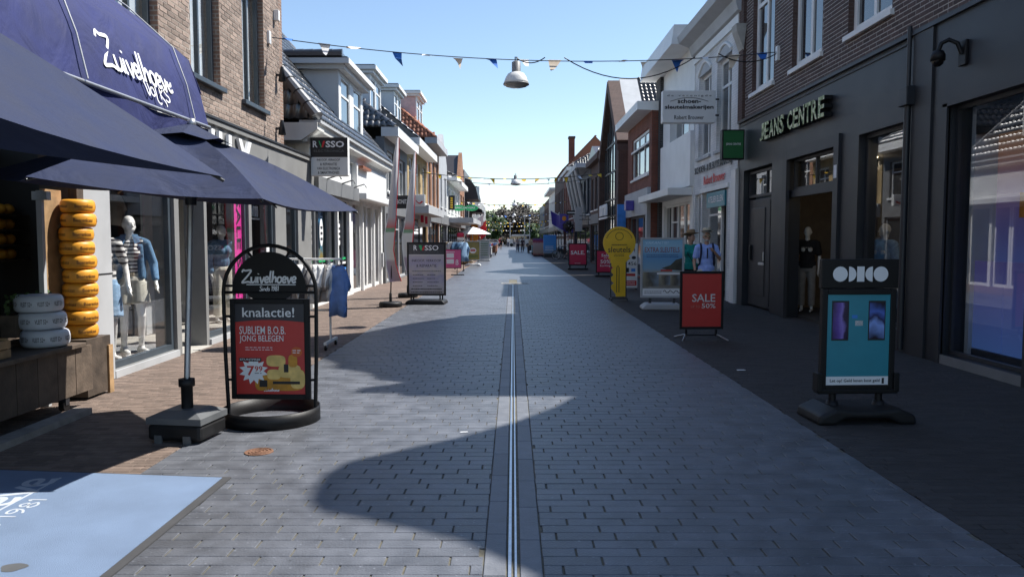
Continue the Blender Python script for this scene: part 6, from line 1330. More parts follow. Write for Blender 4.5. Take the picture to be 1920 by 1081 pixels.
def figure(mb, J, g=1., neck_turn=0., female=False, face=True):
    """continuous body: J holds joints sh,el,wr,hip,kn,an for l,r in metres; stands 1.75 tall; faces -y"""
    hw = .135 if female else .155
    mb.ell((0, .0, 1.28), (hw, .10, .20)); mb.ell((0, .0, 1.10), (hw*.80, .085, .16)); mb.ell((0, .012, .95), (.158, .112, .12)); mb.ell((0, .03, .9), (.145, .10, .09))
    mb.cap((-hw*.95, 0, 1.425), (hw*.95, 0, 1.425), .048, .048); mb.cap((0, .012, 1.38), (0, -.005, 1.54), .062, .050)
    if female:
        for s in (-1, 1): mb.ell((s*.062, -.075, 1.285), (.058, .052, .058))
    h = MB(); h.ell((0, .008, 1.655), (.073, .094, .103), 18, 12); h.ell((0, -.030, 1.592), (.054, .062, .058), 14, 10); h.ell((0, -.058, 1.56), (.026, .026, .022)); h.cap((0, .02, 1.55), (0, 0, 1.5), .05, .05)
    if face:
        h.cap((0, -.082, 1.66), (0, -.112, 1.618), .010, .015, 8); h.cap((-.03, -.076, 1.672), (.03, -.076, 1.672), .014, .014, 8); h.cap((-.018, -.086, 1.586), (.018, -.086, 1.586), .0085, .0085, 8); h.cap((-.018, -.086, 1.574), (.018, -.086, 1.574), .009, .009, 8)
        for s in (-1, 1): h.ell((s*.074, .012, 1.635), (.012, .022, .032)); h.ell((s*.03, -.078, 1.648), (.014, .012, .009)); h.ell((s*.042, -.05, 1.61), (.022, .024, .024))
    m = Matrix.Translation((0, 0, 1.6)) @ Matrix.Rotation(neck_turn, 4, 'Z') @ Matrix.Translation((0, 0, -1.6)); h.xf(m); mb.add(h.v, h.f)
    for s in 'lr':
        limbs(mb, [(J['sh'+s], .050), (J['el'+s], .037)]); limbs(mb, [(J['el'+s], .037), ((Vector(J['el'+s])*.6 + Vector(J['wr'+s])*.4), .036), (J['wr'+s], .024)])
        d = Vector(J['wr'+s]) - Vector(J['el'+s]); hand(mb, J['wr'+s], J.get('hd'+s, d), 1., .35, 1 if s == 'l' else -1)
        limbs(mb, [(J['hip'+s], .086), (J['kn'+s], .053)]); k, a = Vector(J['kn'+s]), Vector(J['an'+s]); limbs(mb, [(k, .053), (k*.68 + a*.32 + Vector((0, .015, 0)), .053), (a, .033)])
        f = Vector(J.get('ft'+s, (0, -1, 0))); f = Vector((f.x, f.y, 0)).normalized(); mb.cap(a + Vector((0, 0, -.02)) - f*.03, Vector((a.x, a.y, .038)) - f*.02, .033, .034); mb.cap(Vector((a.x, a.y, .036)) - f*.02, Vector((a.x, a.y, .026)) + f*.16, .036, .024)
STAND = dict(shl=(-.185, .0, 1.40), ell=(-.235, .03, 1.13), wrl=(-.225, -.03, .87), shr=(.185, .0, 1.40), elr=(.235, .03, 1.13), wrr=(.225, -.03, .87), hipl=(-.09, .01, .90), knl=(-.10, -.01, .50), anl=(-.10, .02, .09), hipr=(.09, .01, .90), knr=(.10, -.01, .50), anr=(.10, .02, .09))
def skinned(name, mb, mat, parent, vox, sm_=4): return remesh(part(name, mb, mat, parent, True), vox, sm_)
def shoes(t, J, mat, mat2=None, inf=.012):
    for s in 'lr':
        a = Vector(J['an'+s]); f = Vector(J.get('ft'+s, (0, -1, 0))).normalized(); mb = MB(); mb.cap(Vector((a.x, a.y, .06)) - f*.03, Vector((a.x, a.y, .048)) + f*.15, .048, .038); mb.cap(Vector((a.x, a.y, .10)), Vector((a.x, a.y, .05)), .044, .046)
        o = skinned('shoe', mb, mat, t, .012); m2 = MB(); sd = Vector((f.y, -f.x, 0)); p = [a - f*.085, a + f*.02, a + f*.19]
        m2.prism([((p[0] + sd*.04).x, (p[0] + sd*.04).y), ((p[0] - sd*.04).x, (p[0] - sd*.04).y), ((p[2] - sd*.035).x, (p[2] - sd*.035).y), ((p[2] + sd*.035).x, (p[2] + sd*.035).y)], 'z', .0, .026); part('sole', m2, mat2 or mat, o, True)
def torso_cloth(J, inf, zb=.92, sleeve=.6, female=False, neck=1.45):
    mb = MB(); hw = .135 if female else .155
    mb.ell((0, 0, 1.28), (hw + inf, .10 + inf, .20)); mb.ell((0, 0, 1.10), (hw*.86 + inf, .09 + inf, .18)); mb.cap((-hw*.95, 0, 1.425), (hw*.95, 0, 1.425), .048 + inf, .048 + inf)
    if zb < 1.0: mb.ell((0, .01, .98), (.155 + inf, .112 + inf, .12)); mb.lathe([(.001, zb), (1, zb), (1, zb + .14), (.001, zb + .14)], 20).v and None
    if female:
        for s in (-1, 1): mb.ell((s*.062, -.075, 1.285), (.058 + inf, .052 + inf, .058 + inf))
    for s in 'lr':
        a, b = Vector(J['sh'+s]), Vector(J['el'+s])
        if sleeve > 0: mb.cap(a, a.lerp(b, min(1, sleeve)), .054 + inf, .046 + inf)
        if sleeve > 1: mb.cap(b, b.lerp(Vector(J['wr'+s]), sleeve - 1), .046 + inf, .036 + inf)
    return mb
def fixskirt(mb, zb, inf):   # scale the hem ring added above (radius 1) to the hips
    mb.v = [((v[0]*(.155 + inf), v[1]*(.108 + inf) + .01, v[2]) if abs(math.hypot(v[0], v[1]) - 1) < 1e-6 else v) for v in mb.v]; return mb
def legs_cloth(J, inf, knee=1.0, flare=0.):
    mb = MB(); mb.ell((0, .012, .95), (.16 + inf, .115 + inf, .11)); mb.ell((0, .02, .88), (.15 + inf, .108 + inf, .09))
    for s in 'lr':
        a, k, n = Vector(J['hip'+s]), Vector(J['kn'+s]), Vector(J['an'+s])
        if knee <= 1: mb.tube([a + Z*.02, a.lerp(k, knee)], [.092 + inf, .066 + inf + flare], 14)
        else: mb.cap(a, k, .09 + inf, .062 + inf); mb.tube([k, k.lerp(n, knee - 1)], [.062 + inf, .052 + inf + flare], 12)
    return mb
# --- mannequins in the clothing shop window
def mannequin(label, loc, rz, J, turn, dress, vox=.009):
    t = thing('mannequin', label, 'mannequin', loc, rz, 'white mannequins in the clothing shop'); t.scale = (1.02, 1.02, 1.02)
    mb = MB(); figure(mb, J, 1, turn, True); skinned('body', mb, 'mannequin', t, vox, 3); dress(t, J); return t
J1 = dict(STAND); J1.update(ell=(-.27, .05, 1.14), wrl=(-.24, -.04, .89), elr=(.265, .06, 1.15), wrr=(.29, -.05, .92), knl=(-.085, -.015, .50), knr=(.115, -.06, .505), anr=(.10, .05, .09), ftl=(.35, -1, 0), ftr=(.5, -1, 0))
def dress1(t, J):
    top = torso_cloth(J, .007, 1.02, .3, True); skinned('striped_top', top, 'stripe', t, .009, 2)
    jk = MB()
    for s in (-1, 1):
        jk.cap((s*.115, .02, 1.36), (s*.12, .02, .99), .062, .07); jk.cap((s*.07, .075, 1.34), (s*.07, .075, 1.0), .06, .062); jk.cap((s*.118, -.05, 1.36), (s*.125, -.055, 1.0), .042, .045); jk.cap((s*.05, .03, 1.47), (s*.15, .01, 1.43), .05, .058)
    for s in 'lr':
        a, b, w = Vector(J['sh'+s]), Vector(J['el'+s]), Vector(J['wr'+s]); jk.cap(a, b, .066, .056); jk.cap(b, b.lerp(w, .78), .056, .047)
    o = skinned('denim_jacket', jk, 'denim', t, .010, 2)
    for s in (-1, 1): part('collar', MB().add([(s*.03, -.03, 1.53), (s*.10, -.03, 1.52), (s*.125, -.11, 1.43), (s*.06, -.125, 1.40)], [(0, 1, 2, 3)]), 'denim', o, True); part('pocket_flap', MB().bbox(s*.12 - .035, s*.12 + .035, -.112, -.10, 1.24, 1.275, .004), 'denimlight', o, True)
    part('jacket_seam', MB().tube([(-.17, -.06, 1.235), (-.12, -.107, 1.235), (-.08, -.10, 1.235)], .003, 5), 'denimlight', o, True)
    sh = legs_cloth(J, .016, .62, .035); o = skinned('shorts', sh, 'beige', t, .010, 2); part('belt', MB().lathe([(.155, -.02), (.16, -.02), (.16, .02), (.155, .02)], 24).xf(Matrix.Translation((0, .01, 1.02)) @ Matrix.Diagonal((.93, .68, 1, 1))), 'beige', o, True)
    part('buckle', MB().bbox(.0, .045, -.112, -.10, 1.0, 1.04, .004), 'clothsand', o, True)
    shoes(t, J, 'clothwhite', 'white')
def dress2(t, J):
    skinned('striped_top', fixskirt(torso_cloth(J, .012, .96, .75, True), .96, .012), 'stripe2', t, .010, 2); skinned('denim_shorts', legs_cloth(J, .024, .9, .03), 'denimlight', t, .011, 2); shoes(t, J, 'clothwhite', 'white')
def dress3(t, J):
    skinned('denim_jacket', torso_cloth(J, .028, 1.02, 1.7, True), 'denim', t, .012, 2); skinned('trousers', legs_cloth(J, .02, 1.9), 'beige', t, .012, 2)
mannequin('white mannequin in an open denim jacket, striped top and beige shorts behind the shop glass', (-4.90, 9.82, .10), R(24), J1, R(28), dress1)
J2 = dict(J1); mannequin('white mannequin in a striped top and light denim shorts, half hidden behind the pillar', (-4.93, 9.16, .10), R(30), J2, R(30), dress2)
mannequin('dim mannequin in a dark denim jacket deep in the second clothing shop window', (-5.35, 14.1, .06), R(50), dict(STAND), R(20), dress3, .014)
# --- jeans shop mannequins
t = mannequin('dark shirted mannequin standing in the open doorway of the jeans shop', (6.2, 16.2, .06), R(-30), dict(STAND), 0, lambda t, J: (skinned('t_shirt', fixskirt(torso_cloth(J, .02, .9, .7), .9, .02), 'blacktextile', t, .013, 2), skinned('trousers', legs_cloth(J, .016, 1.9), 'clothgrey', t, .013, 2)), .014)
lines(t, 'shirt_print', 'clothgrey', -.1, .1, 1.31, 1.31, 1, .025, -.142)
mannequin('pale mannequin in a denim shirt inside the jeans shop side window', (6.2, 12.85, .06), R(-70), dict(STAND), R(-15), lambda t, J: (skinned('shirt', fixskirt(torso_cloth(J, .028, .86, 1.5), .86, .028), 'denimlight', t, .013, 2), skinned('trousers', legs_cloth(J, .018, 1.9), 'clothgrey', t, .013, 2)), .014)
# --- garments inside and outside
def tee(name, label, loc, rz, mat, w=.5, h=.62, thick=.05, sl=True, group=None, hanger=True, seed=0, long=0.):
    """a shirt on a hanger: folded cloth shape in the local x-z plane, hung from loc"""
    rr = random.Random(seed); t = thing(name, label, 'garment', loc, rz, group); W = w/2
    o = [(-.07, -.05), (-.16*w/.5, -.08), (-W*.86, -.14), (-W*1.28, -.36 if sl else -.16), (-W*1.02, -.42 if sl else -.2), (-W*.80, -.26), (-W*.82, -.5*h), (-W*.9, -h), (W*.9, -h), (W*.82, -.5*h), (W*.80, -.26), (W*1.02, -.42 if sl else -.2), (W*1.28, -.36 if sl else -.16), (W*.86, -.14), (.16*w/.5, -.08), (.07, -.05), (.0, -.085)]
    bm = bmesh.new(); 
    for s in (-1, 1):
        vs = [bm.verts.new((x, s*thick*.5, z)) for x, z in o]; bm.faces.new(vs if s < 0 else vs[::-1])
    bm.verts.ensure_lookup_table(); n = len(o)
    for i in range(n): bm.faces.new((bm.verts[i], bm.verts[n+i], bm.verts[n+(i+1) % n], bm.verts[(i+1) % n]))
    bmesh.ops.triangulate(bm, faces=bm.faces[:]); bmesh.ops.subdivide_edges(bm, edges=bm.edges[:], cuts=2, use_grid_fill=True)
    p1, p2 = rr.uniform(0, 6), rr.uniform(0, 6)
    for v in bm.verts:
        k = min(1, max(0, -v.co.z/h)); v.co.y += thick*.7*k*math.sin(v.co.x*26 + p1 + v.co.z*3) + .01*math.sin(v.co.z*17 + p2); v.co.y *= 1 + .25*k; v.co.x += .012*math.sin(v.co.z*14 + p1)
        if v.co.z < -h + .01: v.co.z += .012*math.sin(v.co.x*20 + p2)
    bmesh.ops.recalc_face_normals(bm, faces=bm.faces[:]); mb = MB(); bm.verts.index_update(); mb.add([v.co[:] for v in bm.verts], [[v.index for v in f.verts] for f in bm.faces], True); bm.free(); part('cloth', mb, mat, t, True)
    if hanger: part('hanger', MB().tube([(-W*.8, 0, -.12), (0, 0, -.035), (W*.8, 0, -.12)], .006, 5), 'lampwhite' if hanger is True else hanger, t, True); part('hook', MB().tube([(0, 0, -.035), (0, 0, 0), (.012, 0, .018), (.0, 0, .03)], .004, 5), 'steel', t, True)
    return t
RK = thing('clothes_rack', 'white wheeled clothes rail full of shirts outside the clothing shop', 'clothes rack', (-3.1, 11.25, 0))
part('rail', MB().tube([(-3.75, 11.3, 1.30), (-2.50, 11.2, 1.30)], .015, 8), 'lampwhite', RK)
for x, y in ((-3.72, 11.3), (-2.68, 11.21)):
    part('upright', MB().tube([(x, y, .09), (x, y, 1.30)], .016, 8), 'lampwhite', RK); b = part('base_bar', MB().box(x - .02, x + .02, y - .34, y + .36, .085, .12), 'lampwhite', RK)
    for dy in (-.3, .32): part('caster', MB().tube([(x - .015, y + dy, .04), (x + .015, y + dy, .04)], .04, 12), 'black', b); part('caster_fork', MB().box(x - .022, x + .022, y + dy - .02, y + dy + .02, .05, .086), 'galv', b)
part('lower_rail', MB().tube([(-3.72, 11.3, .55), (-2.68, 11.21, .55)], .012, 8), 'lampwhite', RK)
gc = ['clothdark', 'clothgrey', 'clothwhite', 'clothgrey', 'clothwhite', 'clothgrey', 'clothwhite', 'clothdark', 'clothgrey', 'clothwhite', 'clothwhite', 'clothgrey', 'clothwhite']
adj = {'clothdark': 'charcoal', 'clothgrey': 'taupe', 'clothwhite': 'white'}; od = ['first', 'second', 'third', 'fourth', 'fifth', 'sixth', 'seventh', 'eighth', 'ninth', 'tenth', 'eleventh', 'twelfth', 'thirteenth']
for k, m in enumerate(gc):
    x = -3.62 + k*.083; tee('hanging_shirt', adj[m] + ' shirt hanging edge on, ' + od[k] + ' along the rail from the shop wall', (x, 11.3 - k*.0075, 1.27), R(90 + rnd.uniform(-16, 16)), m, .46, .60 + rnd.uniform(-.05, .05), .085, True, 'shirts on the outdoor clothes rail', True, k)
tee('blue_shirt', 'cornflower blue shirt dress facing the street at the end of the clothes rail', (-2.52, 11.05, 1.26), R(-16), 'clothblue', .27, .78, .07, True, None, 'wood', 77)
RK2 = thing('indoor_rail', 'dark indoor clothes rail with hanging clothes inside the clothing shop', 'clothes rack', (-6.3, 11.8, 0.05)); part('rail', MB().tube([(-6.9, 11.9, 1.55), (-5.8, 11.9, 1.55)], .014, 6), 'steel', RK2)
for x in (-6.88, -5.82): part('upright', MB().tube([(x, 11.9, .05), (x, 11.9, 1.55)], .014, 6), 'steel', RK2)
for k, (m, a) in enumerate((('clothdark', 'charcoal'), ('clothgrey', 'taupe'), ('clothdark', 'black'), ('clothwhite', 'white'), ('clothgrey', 'mid grey'))): tee('knit_shirt', a + ' top on the indoor rail behind the shop entrance, number ' + od[k] + ' from the back', (-6.75 + k*.2, 11.9, 1.52), R(80), m, .45, .9 + .1*(k % 2), .06, True, 'tops on the indoor rail', True, 30 + k)
tee('beige_jacket', 'sand coloured jacket hanging high inside behind the mannequin window', (-6.1, 10.9, 2.35), R(20), 'clothsand', .55, .6, .08, True, None, True, 41)
tee('grey_blouse', 'dark grey blouse hanging high inside beside the sand jacket', (-6.3, 11.9, 2.4), R(20), 'clothgrey', .5, .6, .07, True, None, True, 42)
tee('print_blouse', 'pale printed blouse hanging in the middle of the clothing shop', (-6.0, 13.0, 1.95), R(20), 'clothwhite', .5, .62, .07, True, None, 'wood', 43)
t = thing('shop_plinth', 'low pale display plinth inside the mannequin window', 'plinth', (-5.6, 9.4, .05)); part('block', MB().bbox(-6.2, -5.7, 8.9, 9.6, .05, .45, .01), 'lightgrey', t); part('top_slab', MB().box(-6.22, -5.68, 8.88, 9.62, .451, .47), 'white', t)
# ================================================================= PEOPLE
def hat(t, mat, band, z=1.70, brim=.155, h=.11, tilt=0, turn=0, y=.0):
    m = Matrix.Translation((0, y, z)) @ Matrix.Rotation(turn, 4, 'Z') @ Matrix.Rotation(tilt, 4, 'X'); mb = MB(); mb.lathe([(brim, .012), (brim*.98, .018), (.104, .012), (.100, .05), (.092, h*.9), (.075, h), (.001, h - .015)], 28); mb.lathe([(brim, .012), (.09, .002), (.001, .002)], 28); mb.v = [(v[0]*.92, v[1]*1.08, v[2] + .03*(abs(v[0])/brim)**2*(1 if math.hypot(v[0], v[1]) > .11 else 0)) for v in mb.v]; o = part('hat', mb.xf(m), mat, t, True)
    if band: b = MB().lathe([(.1065, .015), (.1035, .05)], 28); b.v = [(v[0]*.925, v[1]*1.085, v[2]) for v in b.v]; part('hat_band', b.xf(m), band, o, True)
def person(label, loc, rz, J, turn, top, legs_, hair=None, vox=.011, female=False, sleeve=.6, zb=.9, knee=1.9, shoe='clothdark', hatkw=None, extra=None, sc=1.):
    t = thing('person', label, 'person', loc, rz); t.scale = (sc,)*3; mb = MB(); figure(mb, J, 1, turn, female); skinned('body', mb, 'skin', t, vox, 3)
    skinned('top', fixskirt(torso_cloth(J, .02, zb, sleeve, female), zb, .02), top, t, vox + .001, 2); skinned('trousers', legs_cloth(J, .016, knee), legs_, t, vox + .001, 2); shoes(t, J, shoe)
    if hair: h = MB().ell((0, .022, 1.672), (.082, .094, .10), 14, 10); h.v = [v if v[1] > -.055 or v[2] > 1.70 else (v[0], -.055, v[2]) for v in h.v]; m = Matrix.Translation((0, 0, 1.6)) @ Matrix.Rotation(turn, 4, 'Z') @ Matrix.Translation((0, 0, -1.6)); part('hair', h.xf(m), hair, t, True)
    if hatkw: hat(t, **hatkw)
    if extra: extra(t, J)
    return t
Jm = dict(STAND); Jm.update(ell=(-.25, .03, 1.12), wrl=(-.235, -.06, .87), elr=(.27, -.04, 1.17), wrr=(.13, -.20, 1.33), hdr=(-.7, -.15, .6), knl=(-.10, -.10, .50), anl=(-.10, -.10, .09), anr=(.10, .16, .12))
def man_extra(t, J):
    g = part('sunglasses', MB().bbox(-.062, -.008, -.102, -.088, 1.632, 1.668, .004).bbox(.008, .062, -.102, -.088, 1.632, 1.668, .004).box(-.01, .01, -.1, -.092, 1.654, 1.662), 'lens', t, True)
    part('beard', MB().ell((0, -.036, 1.566), (.054, .062, .034)), 'greyhair', t, True)
    for s in (-1, 1): part('backpack_strap', MB().tube([(s*.11, .10, 1.46), (s*.125, .0, 1.492), (s*.125, -.10, 1.42), (s*.13, -.128, 1.28), (s*.15, -.10, 1.08), (s*.165, .05, 1.02)], [.02, .022, .024, .024, .02, .016], 6), 'navytextile', t, True)
    bp = part('backpack', MB().ell((0, .19, 1.22), (.15, .08, .24), 14, 10), 'navytextile', t, True); part('shirt_placket', MB().box(-.012, .012, -.137, -.12, 1.18, 1.40), 'navytextile', t, True)
    part('wristwatch', MB().tube([Vector(J['wrl']) + Z*.035, Vector(J['wrl']) + Z*.06], .030, 10), 'black', t, True)
person('man in pale blue shirt, white straw hat and sunglasses, hand raised to his chin', (4.10, 16.3, 0), R(-6), Jm, R(8), 'blueshirt', 'beige', 'greyhair', .011, False, .62, .86, .95, 'clothdark', dict(mat='straw', band='ink', z=1.725, brim=.15), man_extra, 1.0)
Jw = dict(STAND); Jw.update(knl=(-.09, -.06, .50), anr=(.10, .10, .1))
def w_extra(t, J): part('bag_strap', MB().tube([(-.13, .02, 1.46), (-.06, -.15, 1.28), (.08, -.13, 1.05), (.17, .02, .98)], .009, 6), 'blacktextile', t, True)
person('woman in a teal blouse and black trousers with a brown straw sunhat, head turned aside', (4.10, 17.75, 0), R(-18), Jw, R(62), 'tealtop', 'blacktextile', 'hair', .011, True, .45, .9, 1.9, 'clothdark', dict(mat='strawbrown', band=None, z=1.705, brim=.19, tilt=R(-8), turn=R(62), h=.12), w_extra, .99)
WALK = dict(STAND); WALK.update(knl=(-.10, -.14, .50), anl=(-.10, -.16, .09), knr=(.09, .06, .49), anr=(.09, .30, .16), ell=(-.23, .08, 1.13), elr=(.23, -.05, 1.13), wrr=(.22, -.16, .90))
def simple(label, x, y, rz, top, legs_, hair='hair', knee=1.9, fem=False, sc=1., sleeve=.6, zb=.9): return person(label, (x, y, 0), rz, WALK, 0, top, legs_, hair, .022, fem, sleeve, zb, knee, 'clothdark', None, None, sc)
simple('woman dressed in black walking towards the camera far down the street', -1.75, 112, 0, 'blacktextile', 'blacktextile', 'hair', .6, True)
simple('man in a pale top and dark trousers walking away beside a companion', .55, 92, R(180), 'clothgrey', 'navytextile')
simple('companion in a dark coat walking away beside the man in the pale top', 1.15, 94, R(175), 'clothdark', 'blacktextile', sc=.95)
simple('person in a white dress bending by the bicycles on the shaded side', 4.3, 60, R(90), 'clothwhite', 'clothwhite', 'greyhair', .8, True, .96, .5, .8)
simple('person in a mustard top among the far shop displays', 1.9, 84, R(-30), 'clothsand', 'clothdark', sc=.97)
simple('person in a pale blue top by the far shop displays', 2.35, 78, R(160), 'clothblue', 'blacktextile', sc=.97)
simple('person in a white shirt standing under the white parasol', -2.6, 60, R(40), 'clothwhite', 'clothsand')
for i, (x, y, m, lb) in enumerate(((-.9, 142, 'clothwhite', 'small far figure in white near the end of the street'), (.2, 150, 'clothgrey', 'small far figure in grey near the end of the street'), (-2.3, 132, 'red2', 'small far figure in red by the sunny shops'), (-1.2, 160, 'clothdark', 'tiny dark figure at the very end of the street'))): simple(lb, x, y, R(30*i), m, 'navytextile')
# ================================================================= BICYCLES
def bicycle(label, loc, rz, mat):
    t = thing('bicycle', label, 'bicycle', loc, rz, 'bicycles parked on the shaded side')
    for x in (-.53, .53):
        w = part('wheel', MB().tube([(x + .33*math.cos(i*math.pi/12), 0, .35 + .33*math.sin(i*math.pi/12)) for i in range(25)], .022, 6), 'tyre', t, True); part('rim', MB().tube([(x + .30*math.cos(i*math.pi/12), 0, .35 + .30*math.sin(i*math.pi/12)) for i in range(25)], .011, 5), 'steel', w, True)
        s = MB()
        for i in range(10): s.tube([(x, 0, .35), (x + .3*math.cos(i*.628), 0, .35 + .3*math.sin(i*.628))], .004, 3)
        part('spoke', s, 'steel', w, True)
    f = MB(); 
    for a, b in (((-.53, 0, .35), (-.08, 0, .32)), ((-.08, 0, .32), (-.22, 0, .88)), ((-.08, 0, .32), (.36, 0, .82)), ((-.18, 0, .6), (.34, 0, .88)), ((-.53, 0, .35), (-.2, 0, .72)), ((.33, 0, .98), (.53, 0, .35))): f.tube([a, b], .018, 7)
    part('frame', f, mat, t, True); part('saddle', MB().ell((-.24, 0, .95), (.13, .07, .035)), 'black', t, True); part('handlebar', MB().tube([(.18, -.27, 1.05), (.32, -.2, 1.06), (.33, 0, 1.02), (.32, .2, 1.06), (.18, .27, 1.05)], .014, 7), 'steel', t, True)
    part('luggage_rack', MB().box(-.72, -.28, -.06, .06, .70, .72), 'black', t, True); part('mudguard', MB().tube([(-.53 + .36*math.cos(R(a)), 0, .35 + .36*math.sin(R(a))) for a in range(20, 200, 15)], .024, 5), mat, t, True); part('crank', MB().tube([(-.16, -.09, .20), (-.08, -.07, .32), (-.08, .07, .32), (0, .09, .44)], .012, 5), 'steel', t, True)
    return t
b1 = bicycle('black bicycle parked side on in front of the person in white', (3.75, 58, 0), R(160), 'black')
dup(b1, (4.1, 61, 0), R(40), 'black bicycle leaning among the others, second in the row'); dup(b1, (3.9, 63.5, 0), R(70), 'black bicycle parked nearest the blue board')
# ================================================================= FAR DISPLAYS ON THE SUNNY SIDE
W = thing('white_parasol', 'white parasol open over the far sunny pavement', 'parasol', (-2.95, 56, 0)); part('canopy', MB().lathe([(.001, 2.45), (.45, 2.33), (.9, 2.15), (1.35, 1.92), (1.33, 1.90), (.001, 2.2)], 16, (-2.95, 56, 0), False), 'paper', W); part('pole', MB().tube([(-2.95, 56, 0), (-2.95, 56, 2.45)], .03, 8), 'galv', W); part('foot', MB().lathe([(.001, 0), (.3, 0), (.3, .1), (.001, .1)], 16, (-2.95, 56, 0)), 'anthra', W)
t = thing('orange_banner', 'orange beach flag banner behind the white parasol', 'flag', (-3.1, 62, 0)); part('cloth', MB().prism([(-3.5, .5), (-2.9, .5), (-2.75, 2.4), (-3.05, 3.2), (-3.35, 2.9)], 'y', 62, 62.03), 'orange', t); part('pole', MB().tube([(-3.5, 62, 0), (-3.45, 62, 2.5), (-3.05, 62, 3.25)], .03, 6), 'black', t)
cr = thing('denim_rack', 'small clothes rack of denim jackets behind the pink board', 'clothes rack', (-2.9, 38, 0)); part('rail', MB().tube([(-3.5, 38, 1.5), (-2.4, 38, 1.5)], .02, 6), 'black', cr)
for x in (-3.45, -2.45): part('upright', MB().tube([(x, 38, 0), (x, 38, 1.5)], .02, 6), 'black', cr); part('base_bar', MB().box(x - .03, x + .03, 37.6, 38.4, 0, .05), 'black', cr)
for k, (x, m, a) in enumerate(((-3.3, 'clothsand', 'sand'), (-3.05, 'clothwhite', 'white'), (-2.8, 'denim', 'dark denim'), (-2.55, 'denim', 'denim'), (-2.42, 'denimlight', 'pale denim'))): tee('rack_jacket', a + ' jacket hanging on the small rack behind the pink board', (x, 37.9, 1.47), R(10*k), m, .5, 1.0, .09, True, 'jackets on the small far rack', True, 60 + k)
t = thing('picture_board', 'tan picture board standing behind the denim rack', 'sign stand', (-3.3, 40, 0)); board(t, .7, .2, 1.35, 'black', rampmat('tan_picture', [(0, (.3, .24, .16)), (1, (.45, .4, .3))], 2, .2, 1.3, noise=.5), .04, .04)
for x in (-.28, .28): part('leg', MB().box(x - .02, x + .02, -.2, .2, 0, .2), 'black', t, True)
t = thing('wicker_display', 'tan wicker goods heaped on a stand on the far sunny pavement', 'display', (-3.1, 47.5, 0))
for k in range(7): part('basket', MB().lathe([(.001, 0), (.2, 0), (.27, .22), (.25, .22), (.18, .02)], 14, (-3.4 + (k % 3)*.35, 47.5 + .2*(k//3), .1 + .5*(k//3))), 'clothsand', t)
part('stand', MB().box(-3.6, -2.6, 47.7, 48.3, 0, .9), 'wood', t)
for i, (x, y, lb, m) in enumerate(((-2.5, 66, 'grey covered goods table beyond the white parasol', 'lightgrey'), (-2.3, 74, 'rust coloured stall on the far sunny pavement', 'rust'), (-2.4, 84, 'dull red stall far along the sunny pavement', 'tileorange'), (2.5, 76, 'teal topped display table on the shaded side', 'teal'), (2.3, 88, 'small dark display table far along the shaded side', 'anthra'))):
    t = thing('goods_table', lb, 'table', (x, y, 0)); part('tabletop', MB().bbox(-.7, .7, -1.2, 1.2, .85, .92, .02), m, t, True); part('cover', MB().box(-.66, .66, -1.16, 1.16, .25, .85), m, t, True)
    for a in (-.6, .6):
        for b in (-1.1, 1.1): part('leg', MB().box(a - .03, a + .03, b - .03, b + .03, 0, .25), 'black', t, True)
    for k in range(4): part('goods', MB().bbox(-.5 + .3*k, -.28 + .3*k, -1.0, -.6, .921, 1.05 + .1*(k % 2), .02), ['clothwhite', 'clothsand', 'red2', 'clothblue'][k], t, True)
t = thing('topiary_tree', 'dark clipped ball tree in a pot on a shaded facade', 'tree', (4.6, 64, 2.6)); bm_ = MB(); rr = random.Random(5)
for k in range(500):
    d = Vector((rr.gauss(0, 1), rr.gauss(0, 1), rr.gauss(0, 1))).normalized(); c = d*rr.uniform(.34, .52) + Vector((0, 0, .0)); a = d.orthogonal().normalized()*.07; b = d.cross(a).normalized()*.05; bm_.add([c - a, c + b, c + a, c - b], [(0, 1, 2, 3)])
part('crown', bm_, 'leafdark', t, True); part('trunk', MB().tube([(0, 0, -.5), (0, 0, 0)], .04, 6), 'bark', t, True); part('bracket', MB().box(-.05, .65, -.05, .05, -.56, -.5), 'anthra', t, True)
# ================================================================= END OF THE STREET
V = thing('white_van', 'white van parked across the far end of the street before the trees', 'van', (.6, 152, 0)); part('body', MB().prism([(-2.2, .4), (2.4, .4), (2.4, 2.4), (-1.2, 2.4), (-1.7, 1.5), (-2.2, 1.3)], 'y', 151.2, 153.0), 'car', V); V.location = (.6, 152, 0)
for o in V.children: o.location = (1.6 - .6 - .6, -152, 0)
part('window_band', MB().prism([(-.75, 1.5), (3.2, 1.5), (3.2, 2.1), (-.45, 2.1)], 'y', 151.17, 151.2), 'winglass', V)
for x in (-.3, 2.9): part('wheel', MB().tube([(x, 151.15, .35), (x, 151.4, .35)], .35, 16), 'tyre', V)
def car(label, x, y, mat):
    t = thing('parked_car', label, 'car', (x, y, 0)); b = part('body', MB().prism([(-2.0, .3), (2.0, .3), (2.05, .75), (1.2, .85), (.7, 1.4), (-1.1, 1.42), (-1.7, .9), (-2.05, .8)], 'y', -.85, .85), mat, t, True); part('side_window', MB().prism([(-1.3, .92), (1.0, .9), (.6, 1.33), (-1.0, 1.34)], 'y', -.87, .87), 'winglass', b, True)
    for u in (-1.3, 1.25): part('wheel', MB().tube([(u, -.88, .32), (u, .88, .32)], .32, 16), 'tyre', t, True)
car('small silver car parked across the far end of the street beside the white van', -4, 158, 'car'); car('dark car parked at the far end of the street under the trees', 5.5, 160, 'midgrey')
